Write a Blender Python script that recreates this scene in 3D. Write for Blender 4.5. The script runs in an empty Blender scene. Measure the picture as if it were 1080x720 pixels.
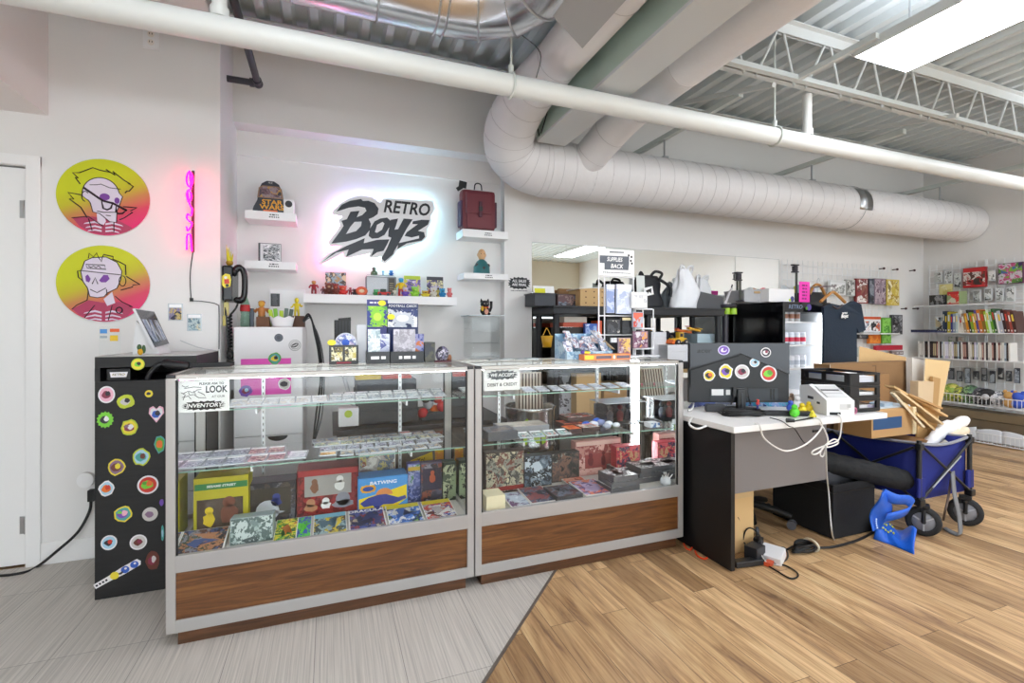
import bpy, bmesh, math, random
from mathutils import Vector, Matrix
R = random.Random(7)
SC = bpy.context.scene
COL = SC.collection
PI = math.pi
# ---- survey of the room: camera at the origin of X/Y, eye height H, walls square to X and Y ----
F, TH, H = 506.6, math.radians(20.85), 1.22
CT, ST = math.cos(TH), math.sin(TH)
def ray(x, y):
    a = (x-540)/F
    return Vector((CT*a+ST, -ST*a+CT, (347-y)/F))
def PY(x, y, v): r = ray(x, y); return Vector((0, 0, H)) + r*(v/r.y)
def PX(x, y, v): r = ray(x, y); return Vector((0, 0, H)) + r*(v/r.x)
def PZ(x, y, v): r = ray(x, y); return Vector((0, 0, H)) + r*((v-H)/r.z)
def rY(x0, y0, x1, y1, v):
    "extent X0, X1, Z0, Z1 of an upright rectangle standing in the plane Y = v"
    m = (x0+x1)/2
    return PY(x0, y0, v).x, PY(x1, y0, v).x, PY(m, y1, v).z, PY(m, y0, v).z

# ---- materials ----
def lin(c):
    c = c/255
    return c/12.92 if c <= .04045 else ((c+.055)/1.055)**2.4
def rgb(h):
    if isinstance(h, str): h = [int(h[i:i+2], 16) for i in (0, 2, 4)]
    return (lin(h[0]), lin(h[1]), lin(h[2]), 1)
_m = {}
def M(col, rough=.55, metal=0., emit=0., bump=0., bscale=40., coat=0.):
    key = (col, rough, metal, emit, bump, bscale, coat)
    if key in _m: return _m[key]
    m = bpy.data.materials.new('mat_%s' % col); m.use_nodes = True
    nt = m.node_tree; p = nt.nodes['Principled BSDF']
    p.inputs['Base Color'].default_value = rgb(col)
    p.inputs['Roughness'].default_value = rough
    p.inputs['Metallic'].default_value = metal
    p.inputs['Coat Weight'].default_value = coat
    if emit:
        p.inputs['Emission Color'].default_value = rgb(col)
        p.inputs['Emission Strength'].default_value = emit
    if bump:
        tc = nt.nodes.new('ShaderNodeTexCoord'); n = nt.nodes.new('ShaderNodeTexNoise'); b = nt.nodes.new('ShaderNodeBump')
        n.inputs['Scale'].default_value = bscale; n.inputs['Detail'].default_value = 4
        b.inputs['Strength'].default_value = bump; b.inputs['Distance'].default_value = .01
        nt.links.new(tc.outputs['Object'], n.inputs['Vector']); nt.links.new(n.outputs['Fac'], b.inputs['Height'])
        nt.links.new(b.outputs['Normal'], p.inputs['Normal'])
    _m[key] = m
    return m
def node_mat(name):
    m = bpy.data.materials.new(name); m.use_nodes = True
    nt = m.node_tree
    return m, nt, nt.nodes['Principled BSDF'], (lambda a, b: nt.links.new(a, b)), (lambda t: nt.nodes.new('ShaderNode'+t))
def ramp(new, stops, const=False):
    r = new('ValToRGB'); cr = r.color_ramp
    if const: cr.interpolation = 'CONSTANT'
    while len(cr.elements) < len(stops): cr.elements.new(.5)
    for e, (p, c) in zip(cr.elements, stops): e.position = p; e.color = rgb(c)
    return r
_a = {}
def art(pal, scale=30., rough=.35, stretch=(1, 1, 1)):
    "printed artwork: blotches of the given inks"
    key = (pal, scale, rough, stretch)
    if key in _a: return _a[key]
    m, nt, p, L, new = node_mat('print_'+pal[0])
    tc = new('TexCoord'); oi = new('ObjectInfo'); mp = new('Mapping'); mp.inputs['Scale'].default_value = stretch
    mul = new('Math'); mul.operation = 'MULTIPLY'; mul.inputs[1].default_value = 37.
    L(oi.outputs['Random'], mul.inputs[0])
    n = new('TexNoise'); n.noise_dimensions = '4D'; n.inputs['Scale'].default_value = scale; n.inputs['Detail'].default_value = 6; n.inputs['Distortion'].default_value = .3
    n.inputs['Roughness'].default_value = .68
    L(tc.outputs['Object'], mp.inputs['Vector']); L(mp.outputs['Vector'], n.inputs['Vector']); L(mul.outputs[0], n.inputs['W'])
    k = len(pal)
    r = ramp(new, [(0 if i == 0 else .34+.32*(i)/k, c) for i, c in enumerate(pal)], True)
    vo = new('TexVoronoi'); vo.voronoi_dimensions = '4D'; vo.inputs['Scale'].default_value = scale*.9; L(mp.outputs['Vector'], vo.inputs['Vector']); L(mul.outputs[0], vo.inputs['W'])
    bw = new('RGBToBW'); L(vo.outputs['Color'], bw.inputs[0]); sub = new('Math'); sub.operation = 'MULTIPLY_ADD'; sub.inputs[1].default_value = .3; L(bw.outputs[0], sub.inputs[0])
    m2 = new('Math'); m2.operation = 'MULTIPLY_ADD'; m2.inputs[1].default_value = .62; m2.inputs[2].default_value = .04; L(n.outputs['Fac'], m2.inputs[0]); L(m2.outputs[0], sub.inputs[2])
    L(sub.outputs[0], r.inputs['Fac']); L(r.outputs['Color'], p.inputs['Base Color'])
    p.inputs['Roughness'].default_value = rough
    _a[key] = m
    return m
def glass_mat(name, tint, refl=1.0):
    m = bpy.data.materials.new(name); m.use_nodes = True
    nt = m.node_tree; nt.nodes.clear()
    o = nt.nodes.new('ShaderNodeOutputMaterial'); t = nt.nodes.new('ShaderNodeBsdfTransparent'); g = nt.nodes.new('ShaderNodeBsdfGlossy')
    mx = nt.nodes.new('ShaderNodeMixShader'); fr = nt.nodes.new('ShaderNodeLayerWeight'); pw = nt.nodes.new('ShaderNodeMath'); pw.operation = 'POWER'; pw.inputs[1].default_value = 4; mm = nt.nodes.new('ShaderNodeMath'); mm.operation = 'MULTIPLY_ADD'; mm.inputs[2].default_value = .02
    t.inputs['Color'].default_value = tint; g.inputs['Roughness'].default_value = .03; fr.inputs['Blend'].default_value = .5; mm.inputs[1].default_value = refl*.5
    nt.links.new(fr.outputs['Facing'], pw.inputs[0]); nt.links.new(pw.outputs[0], mm.inputs[0]); nt.links.new(mm.outputs[0], mx.inputs[0]); nt.links.new(t.outputs[0], mx.inputs[1]); nt.links.new(g.outputs[0], mx.inputs[2]); nt.links.new(mx.outputs[0], o.inputs[0])
    return m
GLASS = glass_mat('clear_glass', (.985, .995, .99, 1), .7)
PLASTIC = glass_mat('clear_plastic', (.975, .985, .985, 1), 1.0)
BAG = glass_mat('clear_sleeve', (.95, .96, .97, 1), 1.3)
GEDGE = M('a8c8bc', .2)
MIRROR = M('f4f6f4', .015, 1.)
WHITE = M('f2f1f0', .5); OFFW = M('e6e4e1', .5); BLACK = M('0c0c0d', .45); DARK = M('26272a', .5); CHROME = M('d6d6d8', .22, 1.)
ALU = M('cfcdca', .32, .55); PAPER = M('f6f6f4', .6); INK = M('17181a', .6); CARD = M('b8905f', .8, 0, 0, .1, 60); STEEL = M('b9bbbd', .28, 1.)
CARD_L = M('d0ac78', .8, 0, 0, .1, 60); CARD_D = M('9a7349', .8, 0, 0, .1, 60); PINK = M('f25ec4', .6); YEL = M('e6d21e', .5); RED = M('c0282c', .5)
BLUE = M('2c5cc4', .5); GREEN = M('5da83a', .5); GREY = M('8d8f92', .5); BROWN = M('6b4226', .6); ORANGE = M('ee7224', .5); LIME = M('b9d52a', .5)
SKIN = M('d8a583', .6); PURPLE = M('5b4596', .5); TEAL = M('2a7f88', .5); NAVY = M('1c2a4a', .6)

# ---- mesh builder ----
class B:
    def __init__(s, T=None):
        s.v = []; s.f = []; s.m = []; s.sm = []; s.mats = []; s.T = T or Matrix()
    def mi(s, m):
        if m not in s.mats: s.mats.append(m)
        return s.mats.index(m)
    def raw(s, vs, fs, m, smooth=False, T=None):
        o = len(s.v); A = s.T @ T if T else s.T
        s.v += [A @ Vector(v) for v in vs]
        k = s.mi(m)
        for f in fs: s.f.append([i+o for i in f]); s.m.append(k); s.sm.append(smooth)
        return s
    def box(s, c, d, m, rot=None, bev=0.):
        x, y, z = d[0]/2, d[1]/2, d[2]/2
        T = Matrix.Translation(c)
        if rot: T = T @ rot
        if bev > 0:
            bm = bmesh.new(); bmesh.ops.create_cube(bm, size=1)
            for v in bm.verts: v.co = Vector((v.co.x*2*x, v.co.y*2*y, v.co.z*2*z))
            bmesh.ops.bevel(bm, geom=bm.edges[:], offset=min(bev, x*.9, y*.9, z*.9), segments=2, profile=.6, affect='EDGES')
            bm.verts.index_update()
            s.raw([v.co.copy() for v in bm.verts], [[v.index for v in f.verts] for f in bm.faces], m, False, T); bm.free()
            return s
        vs = [(-x,-y,-z),(x,-y,-z),(x,y,-z),(-x,y,-z),(-x,-y,z),(x,-y,z),(x,y,z),(-x,y,z)]
        return s.raw(vs, [(3,2,1,0),(4,5,6,7),(0,1,5,4),(1,2,6,5),(2,3,7,6),(3,0,4,7)], m, False, T)
    def bx(s, x0, x1, y0, y1, z0, z1, m, bev=0.):
        return s.box(((x0+x1)/2, (y0+y1)/2, (z0+z1)/2), (abs(x1-x0), abs(y1-y0), abs(z1-z0)), m, None, bev)
    def tube(s, pts, r, m, n=10, closed=False, smooth=True):
        pts = [Vector(p) for p in pts]; N = len(pts)
        rs = r if isinstance(r, (list, tuple)) else [r]*N
        vs = []; fs = []; prev = None
        for i, p in enumerate(pts):
            if closed: t = pts[(i+1) % N]-pts[i-1]
            else: t = pts[min(i+1, N-1)]-pts[max(i-1, 0)]
            if t.length < 1e-9: t = Vector((0, 0, 1))
            t.normalize()
            if prev is None: u = t.cross(Vector((0, 0, 1)) if abs(t.z) < .9 else Vector((1, 0, 0)))
            else:
                u = prev - t*prev.dot(t)
                if u.length < 1e-6: u = t.cross(Vector((1, 0, 0)))
            u.normalize(); prev = u; w = t.cross(u)
            for k in range(n):
                a = 2*PI*k/n
                vs.append(p + (u*math.cos(a)+w*math.sin(a))*rs[i])
        for i in range(N if closed else N-1):
            j = (i+1) % N
            for k in range(n): fs.append((i*n+k, i*n+(k+1) % n, j*n+(k+1) % n, j*n+k))
        s.raw(vs, fs, m, smooth)
        if not closed:
            s.raw(vs[:n], [list(range(n))[::-1]], m); s.raw(vs[-n:], [list(range(n))], m)
        return s
    def cyl(s, p0, p1, r, m, r2=None, n=20, smooth=True): return s.tube([p0, p1], [r, r if r2 is None else r2], m, n, False, smooth)
    def ell(s, c, r, m, rot=None, n=14, k=9):
        if not isinstance(r, (tuple, list)): r = (r, r, r)
        T = Matrix.Translation(c)
        if rot: T = T @ rot
        vs = [(0, 0, -r[2])]
        for i in range(1, k):
            a = -PI/2+PI*i/k
            vs += [(r[0]*math.cos(a)*math.cos(2*PI*j/n), r[1]*math.cos(a)*math.sin(2*PI*j/n), r[2]*math.sin(a)) for j in range(n)]
        vs.append((0, 0, r[2])); e = len(vs)-1
        fs = [(0, 1+(j+1) % n, 1+j) for j in range(n)]
        for i in range(k-2): fs += [(1+i*n+j, 1+i*n+(j+1) % n, 1+(i+1)*n+(j+1) % n, 1+(i+1)*n+j) for j in range(n)]
        fs += [(1+(k-2)*n+j, 1+(k-2)*n+(j+1) % n, e) for j in range(n)]
        return s.raw(vs, fs, m, True, T)
    def lathe(s, prof, m, c=(0, 0, 0), n=24, rot=None, smooth=True):
        T = Matrix.Translation(c)
        if rot: T = T @ rot
        vs = []; fs = []
        for (r, z) in prof: vs += [(max(r, 1e-4)*math.cos(2*PI*j/n), max(r, 1e-4)*math.sin(2*PI*j/n), z) for j in range(n)]
        for i in range(len(prof)-1): fs += [(i*n+j, i*n+(j+1) % n, (i+1)*n+(j+1) % n, (i+1)*n+j) for j in range(n)]
        return s.raw(vs, fs, m, smooth, T)
    def prism(s, poly, d, m, T=None, side=None):
        "polygon in local x,y extruded along local +z by d"
        n = len(poly)
        vs = [(p[0], p[1], 0) for p in poly]+[(p[0], p[1], d) for p in poly]
        s.raw(vs, [list(range(n))[::-1], list(range(n, 2*n))], m, False, T)
        return s.raw(vs, [(i, (i+1) % n, n+(i+1) % n, n+i) for i in range(n)], side or m, False, T)
    def mesh(s, me, m, T=None):
        return s.raw([v.co.copy() for v in me.vertices], [list(p.vertices) for p in me.polygons], m, False, T)
    def text(s, t, size, m, T, d=.0006, shear=0., w=1., align='CENTER', bold=0.): return s.mesh(text_mesh(t, size, d, shear, w, align, bold), m, T)
    def scrawl(s, w, h, n, m, T):
        r = random.Random(int(w*9e4)+n)
        for i in range(n):
            x = -w/2*r.uniform(.7, 1); e = -x
            while x < e-.002: k = h/n*r.uniform(.4, 1.4); s.box((x+k/2, h/2-(i+.5)*h/n, 0), (min(k, e-x), h/n*.5, .0003), m) if not T else s.raw([(x, h/2-(i+.75)*h/n, 0), (min(x+k, e), h/2-(i+.75)*h/n, 0), (min(x+k, e), h/2-(i+.25)*h/n, 0), (x, h/2-(i+.25)*h/n, 0)], [(0, 1, 2, 3)], m, False, T); x += k+h/n*.3
        return s
    def shape(s, polys, d, m, T=None): return s.mesh(shape_mesh(polys, d), m, T)
    def surf(s, fn, nu, nv, m, thick=0., smooth=True, mback=None):
        vs = [Vector(fn(i/nu, j/nv)) for j in range(nv+1) for i in range(nu+1)]
        fs = [(j*(nu+1)+i, j*(nu+1)+i+1, (j+1)*(nu+1)+i+1, (j+1)*(nu+1)+i) for j in range(nv) for i in range(nu)]
        if not thick: return s.raw(vs, fs, m, smooth)
        bm = bmesh.new()
        bv = [bm.verts.new(v) for v in vs]
        for f in fs: bm.faces.new([bv[i] for i in f])
        bm.normal_update(); W = nu+1
        back = [v.co-v.normal*thick for v in bv]; bm.free()
        o = len(vs)
        edge = [j*W for j in range(nv+1)]
        rim = list(range(W))+[j*W+nu for j in range(1, nv+1)]+[nv*W+i for i in range(nu-1, -1, -1)]+[j*W for j in range(nv-1, 0, -1)]
        s.raw(vs+back, fs+[tuple(i+o for i in f[::-1]) for f in fs]+[(rim[i], rim[i-1], rim[i-1]+o, rim[i]+o) for i in range(len(rim))], m, smooth)
        return s
    def build(s, name, parent=None):
        me = bpy.data.meshes.new(name)
        if parent is not None:
            r = parent
            while r.parent: r = r.parent
            A = (Matrix.Translation(r.location) @ r.rotation_euler.to_matrix().to_4x4()).inverted()
            off = Vector((0, 0, 0)); vs = [A @ v for v in s.v]
        else:
            xs = [v.x for v in s.v]; ys = [v.y for v in s.v]; zs = [v.z for v in s.v]
            off = Vector(((min(xs)+max(xs))/2, (min(ys)+max(ys))/2, min(zs))); vs = [v-off for v in s.v]
        me.from_pydata([tuple(v) for v in vs], [], s.f)
        for m in s.mats: me.materials.append(m)
        me.polygons.foreach_set('material_index', s.m); me.polygons.foreach_set('use_smooth', s.sm)
        me.update()
        bm = bmesh.new(); bm.from_mesh(me); bmesh.ops.recalc_face_normals(bm, faces=bm.faces[:]); bm.to_mesh(me); bm.free()
        o = bpy.data.objects.new(name, me); COL.objects.link(o); o.location = off
        if parent is not None: o.parent = parent
        return o
_t = {}
def text_mesh(t, size, d, shear, w, align, bold):
    k = (t, size, d, shear, w, align, bold)
    if k in _t: return _t[k]
    c = bpy.data.curves.new('lettering', 'FONT'); c.body = t; c.size = size; c.extrude = d; c.shear = shear; c.align_x = align; c.align_y = 'CENTER'; c.resolution_u = 3; c.offset = bold
    o = bpy.data.objects.new('lettering', c); me = bpy.data.meshes.new_from_object(o)
    if bold and any(abs(v.co.x)+abs(v.co.y) > size*(len(t)+2) for v in me.vertices): c.offset = 0; me = bpy.data.meshes.new_from_object(o)
    for v in me.vertices: v.co.x *= w
    bpy.data.objects.remove(o); bpy.data.curves.remove(c); _t[k] = me
    return me
def shape_mesh(polys, d):
    c = bpy.data.curves.new('shape', 'CURVE'); c.dimensions = '2D'; c.fill_mode = 'BOTH'; c.extrude = d
    for p in polys:
        sp = c.splines.new('POLY'); sp.points.add(len(p)-1); sp.use_cyclic_u = True
        for q, (x, y) in zip(sp.points, p): q.co = (x, y, 0, 1)
    o = bpy.data.objects.new('shape', c); me = bpy.data.meshes.new_from_object(o)
    bpy.data.objects.remove(o); bpy.data.curves.remove(c)
    return me
def tag(o, label, cat, group=None, kind=None):
    o['label'] = label; o['category'] = cat
    if group: o['group'] = group
    if kind: o['kind'] = kind
    return o
def thing(name, label, cat, loc=(0, 0, 0), group=None):
    o = bpy.data.objects.new(name, None); COL.objects.link(o); o.location = loc; o.empty_display_size = .05
    return tag(o, label, cat, group)
def struct(b, name):
    o = b.build(name); o['kind'] = 'structure'; return o
def one(b, name, label, cat, group=None, kind=None): return tag(b.build(name), label, cat, group, kind)
def dup(root, loc, rz=0., label=None, group=None):
    r = root.copy(); COL.objects.link(r); r.location = loc; r.rotation_euler = (0, 0, rz)
    if label: r['label'] = label
    if group: r['group'] = group
    for ch in list(root.children):
        c = ch.copy(); COL.objects.link(c); c.parent = r
        for g in list(ch.children):
            d = g.copy(); COL.objects.link(d); d.parent = c
    return r
def RX(a): return Matrix.Rotation(math.radians(a), 4, 'X')
def RY(a): return Matrix.Rotation(math.radians(a), 4, 'Y')
def RZ(a): return Matrix.Rotation(math.radians(a), 4, 'Z')
def TR(*p): return Matrix.Translation(Vector(p) if len(p) == 3 else p[0])
FRONT = RX(90)                       # local x,y plane -> upright plane facing -Y (towards the shop floor)
def face(x, y, z, roll=0): return TR(x, y, z) @ FRONT @ RZ(roll)
def lface(x, y, z): return TR(x, y, z) @ RZ(-90) @ FRONT            # upright, facing -X
def rface(x, y, z): return TR(x, y, z) @ RZ(90) @ FRONT             # upright, facing +X
def circle(cx, cy, r, n=24, ry=None): return [(cx+r*math.cos(2*PI*i/n), cy+(ry or r)*math.sin(2*PI*i/n)) for i in range(n)]
def smooth_path(pts, k=6):
    pts = [Vector(p) for p in pts]; out = []
    for i in range(len(pts)-1):
        p0 = pts[max(i-1, 0)]; p1 = pts[i]; p2 = pts[i+1]; p3 = pts[min(i+2, len(pts)-1)]
        for j in range(k):
            t = j/k
            out.append(.5*((2*p1)+(p2-p0)*t+(2*p0-5*p1+4*p2-p3)*t*t+(3*p1-p0-3*p2+p3)*t**3))
    return out+[pts[-1]]
# ================= SETTING =================
def wall_mat(col):
    m, nt, p, L, new = node_mat('painted_plaster')
    tc = new('TexCoord'); n = new('TexNoise'); n.inputs['Scale'].default_value = 60; n.inputs['Detail'].default_value = 3
    b = new('Bump'); b.inputs['Strength'].default_value = .06; b.inputs['Distance'].default_value = .004
    L(tc.outputs['Object'], n.inputs['Vector']); L(n.outputs['Fac'], b.inputs['Height']); L(b.outputs['Normal'], p.inputs['Normal'])
    p.inputs['Base Color'].default_value = rgb(col); p.inputs['Roughness'].default_value = .6
    return m
WALL = wall_mat('e9e7e4')
def wood_floor():
    m, nt, p, L, new = node_mat('plank_floor')
    tc = new('TexCoord'); sp = new('SeparateXYZ'); cb = new('CombineXYZ')
    L(tc.outputs['Object'], sp.inputs[0]); L(sp.outputs['Y'], cb.inputs['X']); L(sp.outputs['X'], cb.inputs['Y'])
    br = new('TexBrick'); br.offset = .37; br.offset_frequency = 2
    for k, v in (('Scale', 1), ('Mortar Size', .0012), ('Mortar Smooth', .1), ('Bias', 0), ('Brick Width', .92), ('Row Height', .122)): br.inputs[k].default_value = v
    br.inputs['Color1'].default_value = (0, 0, 0, 1); br.inputs['Color2'].default_value = (1, 1, 1, 1); br.inputs['Mortar'].default_value = (.5, .5, .5, 1)
    L(cb.outputs[0], br.inputs['Vector'])
    # each plank shifts the grain pattern
    bw = new('RGBToBW'); L(br.outputs['Color'], bw.inputs[0])
    mulv = new('VectorMath'); mulv.operation = 'MULTIPLY_ADD'
    cmb = new('CombineXYZ'); mm = new('Math'); mm.operation = 'MULTIPLY'; mm.inputs[1].default_value = 53.
    L(bw.outputs[0], mm.inputs[0]); L(mm.outputs[0], cmb.inputs['Z']); L(mm.outputs[0], cmb.inputs['X'])
    mulv.inputs[1].default_value = (1.1, 9.5, 1); L(cb.outputs[0], mulv.inputs[0]); L(cmb.outputs[0], mulv.inputs[2])
    n = new('TexNoise'); n.inputs['Scale'].default_value = 1.5; n.inputs['Detail'].default_value = 6; n.inputs['Roughness'].default_value = .6; n.inputs['Distortion'].default_value = 1.1
    L(mulv.outputs[0], n.inputs['Vector'])
    r1 = ramp(new, [(0, '6a5244'), (.33, '937257'), (.42, 'c09c72'), (.55, 'dcb88a'), (.68, 'eacd9f'), (1, 'd6b080')])
    L(n.outputs['Fac'], r1.inputs['Fac'])
    mulf = new('VectorMath'); mulf.operation = 'MULTIPLY_ADD'; mulf.inputs[1].default_value = (2.2, 60, 1)
    L(cb.outputs[0], mulf.inputs[0]); L(cmb.outputs[0], mulf.inputs[2])
    nf = new('TexNoise'); nf.inputs['Scale'].default_value = 2.; nf.inputs['Detail'].default_value = 4; nf.inputs['Distortion'].default_value = .4; L(mulf.outputs[0], nf.inputs['Vector'])
    r2 = ramp(new, [(0, '94806c'), (.36, 'bca488'), (.5, 'f4f2ee'), (1, 'ffffff')]); L(nf.outputs['Fac'], r2.inputs['Fac'])
    mx = new('MixRGB'); mx.blend_type = 'MULTIPLY'; mx.inputs[0].default_value = .55; L(r1.outputs[0], mx.inputs[1]); L(r2.outputs[0], mx.inputs[2])
    tone = ramp(new, [(0, 'b4aaa0'), (.5, 'ece8e2'), (1, 'ffffff')]); L(bw.outputs[0], tone.inputs['Fac'])
    mx2 = new('MixRGB'); mx2.blend_type = 'MULTIPLY'; mx2.inputs[0].default_value = .85; L(mx.outputs[0], mx2.inputs[1]); L(tone.outputs[0], mx2.inputs[2])
    mx3 = new('MixRGB'); mx3.inputs[2].default_value = rgb('5a4330'); L(br.outputs['Fac'], mx3.inputs[0]); L(mx2.outputs[0], mx3.inputs[1])
    L(mx3.outputs[0], p.inputs['Base Color']); p.inputs['Roughness'].default_value = .42
    return m
def tile_floor():
    m, nt, p, L, new = node_mat('grey_linear_tile')
    tc = new('TexCoord'); sp = new('SeparateXYZ'); cb = new('CombineXYZ'); g = new('NewGeometry')
    L(g.outputs['Position'], sp.inputs[0]); L(sp.outputs['Y'], cb.inputs['X']); L(sp.outputs['X'], cb.inputs['Y'])
    ad = new('VectorMath'); ad.inputs[1].default_value = (-2.26+6.1, .66+3.05*2, 0); L(cb.outputs[0], ad.inputs[0])
    br = new('TexBrick'); br.offset = .0; br.offset_frequency = 2
    for k, v in (('Scale', 1), ('Mortar Size', .0012), ('Bias', 0), ('Brick Width', .61), ('Row Height', .305)): br.inputs[k].default_value = v
    br.inputs['Color1'].default_value = (.55, .55, .55, 1); br.inputs['Color2'].default_value = (1, 1, 1, 1); br.inputs['Mortar'].default_value = (.5, .5, .5, 1)
    L(ad.outputs[0], br.inputs['Vector'])
    ms = new('VectorMath'); ms.operation = 'MULTIPLY'; ms.inputs[1].default_value = (1.0, 75, 1); L(cb.outputs[0], ms.inputs[0])
    n = new('TexNoise'); n.inputs['Scale'].default_value = 2.; n.inputs['Detail'].default_value = 5; n.inputs['Roughness'].default_value = .6; L(ms.outputs[0], n.inputs['Vector'])
    r1 = ramp(new, [(0, '979089'), (.38, 'b3ada5'), (.52, 'c5beb5'), (.66, 'd1cac1'), (1, 'ded8cf')]); L(n.outputs['Fac'], r1.inputs['Fac'])
    mx2 = new('MixRGB'); mx2.blend_type = 'MULTIPLY'; mx2.inputs[0].default_value = .18; L(r1.outputs[0], mx2.inputs[1]); L(br.outputs['Color'], mx2.inputs[2])
    mx3 = new('MixRGB'); mx3.inputs[2].default_value = rgb('807b76'); L(br.outputs['Fac'], mx3.inputs[0]); L(mx2.outputs[0], mx3.inputs[1])
    L(mx3.outputs[0], p.inputs['Base Color']); p.inputs['Roughness'].default_value = .5
    return m
WX0, WX1, WY0, WY1, WZ = -3.2, 6.85, -5., 3.73, 3.14
CLW = 3.19; AX = -.587
b = B(); b.bx(WX0-.1, WX1+.1, WY0-.1, WY1+.1, -.1, 0, wood_floor()); struct(b, 'floor')
# grey tile: left of a diagonal joint
def diag(y): return 1.056+(y-2.177)/1.0645
b = B(); tm = tile_floor()
yl = 2.177+(WX0-1.056)*1.0645
for poly in ([(WX0, yl), (diag(CLW), CLW), (WX0, CLW)], [(AX, CLW), (diag(CLW), CLW), (diag(WY1), WY1), (AX, WY1)]): b.prism(poly, .0025, tm, TR(0, 0, .0003))
struct(b, 'floor_tile')
b = B(); d = Vector((1, 1.0645, 0)).normalized(); nrm = Vector((-d.y, d.x, 0))*.006
p0 = Vector((WX0+.02, yl+.02, 0)); p1 = Vector((diag(3.72), 3.72, 0))
b.prism([(p0-nrm)[:2], (p1-nrm)[:2], (p1+nrm)[:2], (p0+nrm)[:2]], .004, M('6f665e', .4, .3), TR(0, 0, .0004)); struct(b, 'trim_1')
# walls
DX0, DX1, DZ = -2.30, -1.452, 2.054
b = B(); b.bx(WX0, DX0, CLW, CLW+.1, 0, WZ, WALL); b.bx(DX1, AX, CLW, CLW+.1, 0, WZ, WALL); b.bx(DX0, DX1, CLW, CLW+.1, DZ, WZ, WALL); struct(b, 'wall_left')
b = B(); b.bx(AX-.1, AX, CLW+.1, WY1, 0, WZ, WALL); struct(b, 'wall_alcove')
b = B(); b.bx(AX-.1, WX1+.1, WY1, WY1+.1, 0, WZ+.1, WALL); struct(b, 'wall_back')
b = B(); b.bx(AX, 1.318, WY1-.012, WY1, 2.405, 2.575, WALL); b.bx(AX, 1.318, 3.575, WY1, 2.575, WZ, WALL); struct(b, 'wall_bulkhead')
b = B(); b.bx(1.318, 1.559, 3.634, WY1, 0, WZ, WALL); struct(b, 'wall_pilaster')
b = B(); b.bx(WX1, WX1+.1, WY0, WY1, 0, WZ+.1, WALL); struct(b, 'wall_right')
b = B(); b.bx(WX0-.1, WX0, WY0, CLW, 0, WZ+.1, WALL); struct(b, 'wall_far_left')
BEIGE = M('d9d2bf', .6)
b = B(); b.bx(WX0, WX1, WY0-.1, WY0, 2.3, WZ+.1, BEIGE); b.bx(WX0, WX1, WY0-.1, WY0, 0, .12, BEIGE)
for x in (WX0+.06, -.7, 1.8, 4.3, WX1-.06): b.bx(x-.06, x+.06, WY0-.1, WY0, .12, 2.3, BEIGE)
struct(b, 'wall_rear')
for i, (x0, x1) in enumerate(((WX0+.12, -.76), (-.64, 1.74), (1.86, 4.24), (4.36, WX1-.12))):  # added storefront panes behind the camera, they let sky light in as fill
    b = B(); fm = M('b9bbbc', .4, .5); y = WY0-.05
    b.bx(x0, x1, y-.02, y+.02, .12, .17, fm); b.bx(x0, x1, y-.02, y+.02, 2.25, 2.3, fm); b.bx(x0, x0+.05, y-.02, y+.02, .17, 2.25, fm); b.bx(x1-.05, x1, y-.02, y+.02, .17, 2.25, fm)
    b.bx(x0+.05, x1-.05, y-.004, y+.004, .17, 2.25, GLASS); struct(b, 'fill_window_%d' % (i+1))
# soffit over the door, running towards the shop front
b = B(); b.bx(WX0, -1.363, 1.0, CLW, 2.328, WZ, WALL); struct(b, 'wall_soffit')
# door with casing
b = B(); b.bx(DX0+.006, DX1-.006, CLW+.012, CLW+.052, .012, DZ-.008, M('efeeec', .4)); door = struct(b, 'door_1')
b = B(); b.bx(DX0, DX1, CLW+.055, CLW+.09, 0, DZ, M('1b1a19')); struct(b, 'door_gap_shade')  # near-black sheet stands in for the shade in the door gap
for z in (1.835, .215):
    b = B(); b.cyl((DX1-.004, CLW+.004, z-.045), (DX1-.004, CLW+.004, z+.045), .008, STEEL, None, 10); b.bx(DX1-.03, DX1-.004, CLW+.008, CLW+.012, z-.045, z+.045, STEEL); b.build('hinge', door)
b = B(); b.lathe([(0, 0), (.03, 0), (.03, .01), (.012, .012), (.012, .04), (.028, .05), (.03, .065), (0, .075)], STEEL, (DX0+.08, CLW+.012, .98), 18, RX(90)); b.build('door_handle', door)
CAS = M('f0efed', .4)
b = B(); b.bx(DX1+.002, DX1+.062, CLW-.016, CLW, 0, DZ+.055, CAS, .004); b.bx(DX0-.06, DX1+.062, CLW-.0155, CLW, DZ+.002, DZ+.056, CAS, .004); b.bx(DX0-.062, DX0-.002, CLW-.016, CLW, 0, DZ+.055, CAS, .004); struct(b, 'trim_2')
b = B(); b.bx(DX1+.062, AX, CLW-.014, CLW, .003, .115, CAS, .004); struct(b, 'baseboard_left')
b = B(); b.bx(AX, 1.318, WY1-.014, WY1, .003, .115, CAS); b.bx(1.559, WX1, WY1-.014, WY1, .003, .115, CAS); struct(b, 'baseboard_back')
# mirror panels on the back wall
mx = [1.56, 2.36, 3.82, 4.43]
for i in range(3):
    b = B(); b.bx(mx[i]+.001, mx[i+1]-.001, WY1-.008, WY1, .75, 1.955, M('b8bdbb', .3)); b.bx(mx[i]+.003, mx[i+1]-.003, WY1-.0095, WY1-.008, .752, 1.951, MIRROR)
    one(b, 'wall_mirror', ['frameless wall mirror panel next to the white pilaster', 'middle frameless wall mirror panel, above the tote bags', 'frameless wall mirror panel beside the back wire grid'][i], 'mirror')
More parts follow.
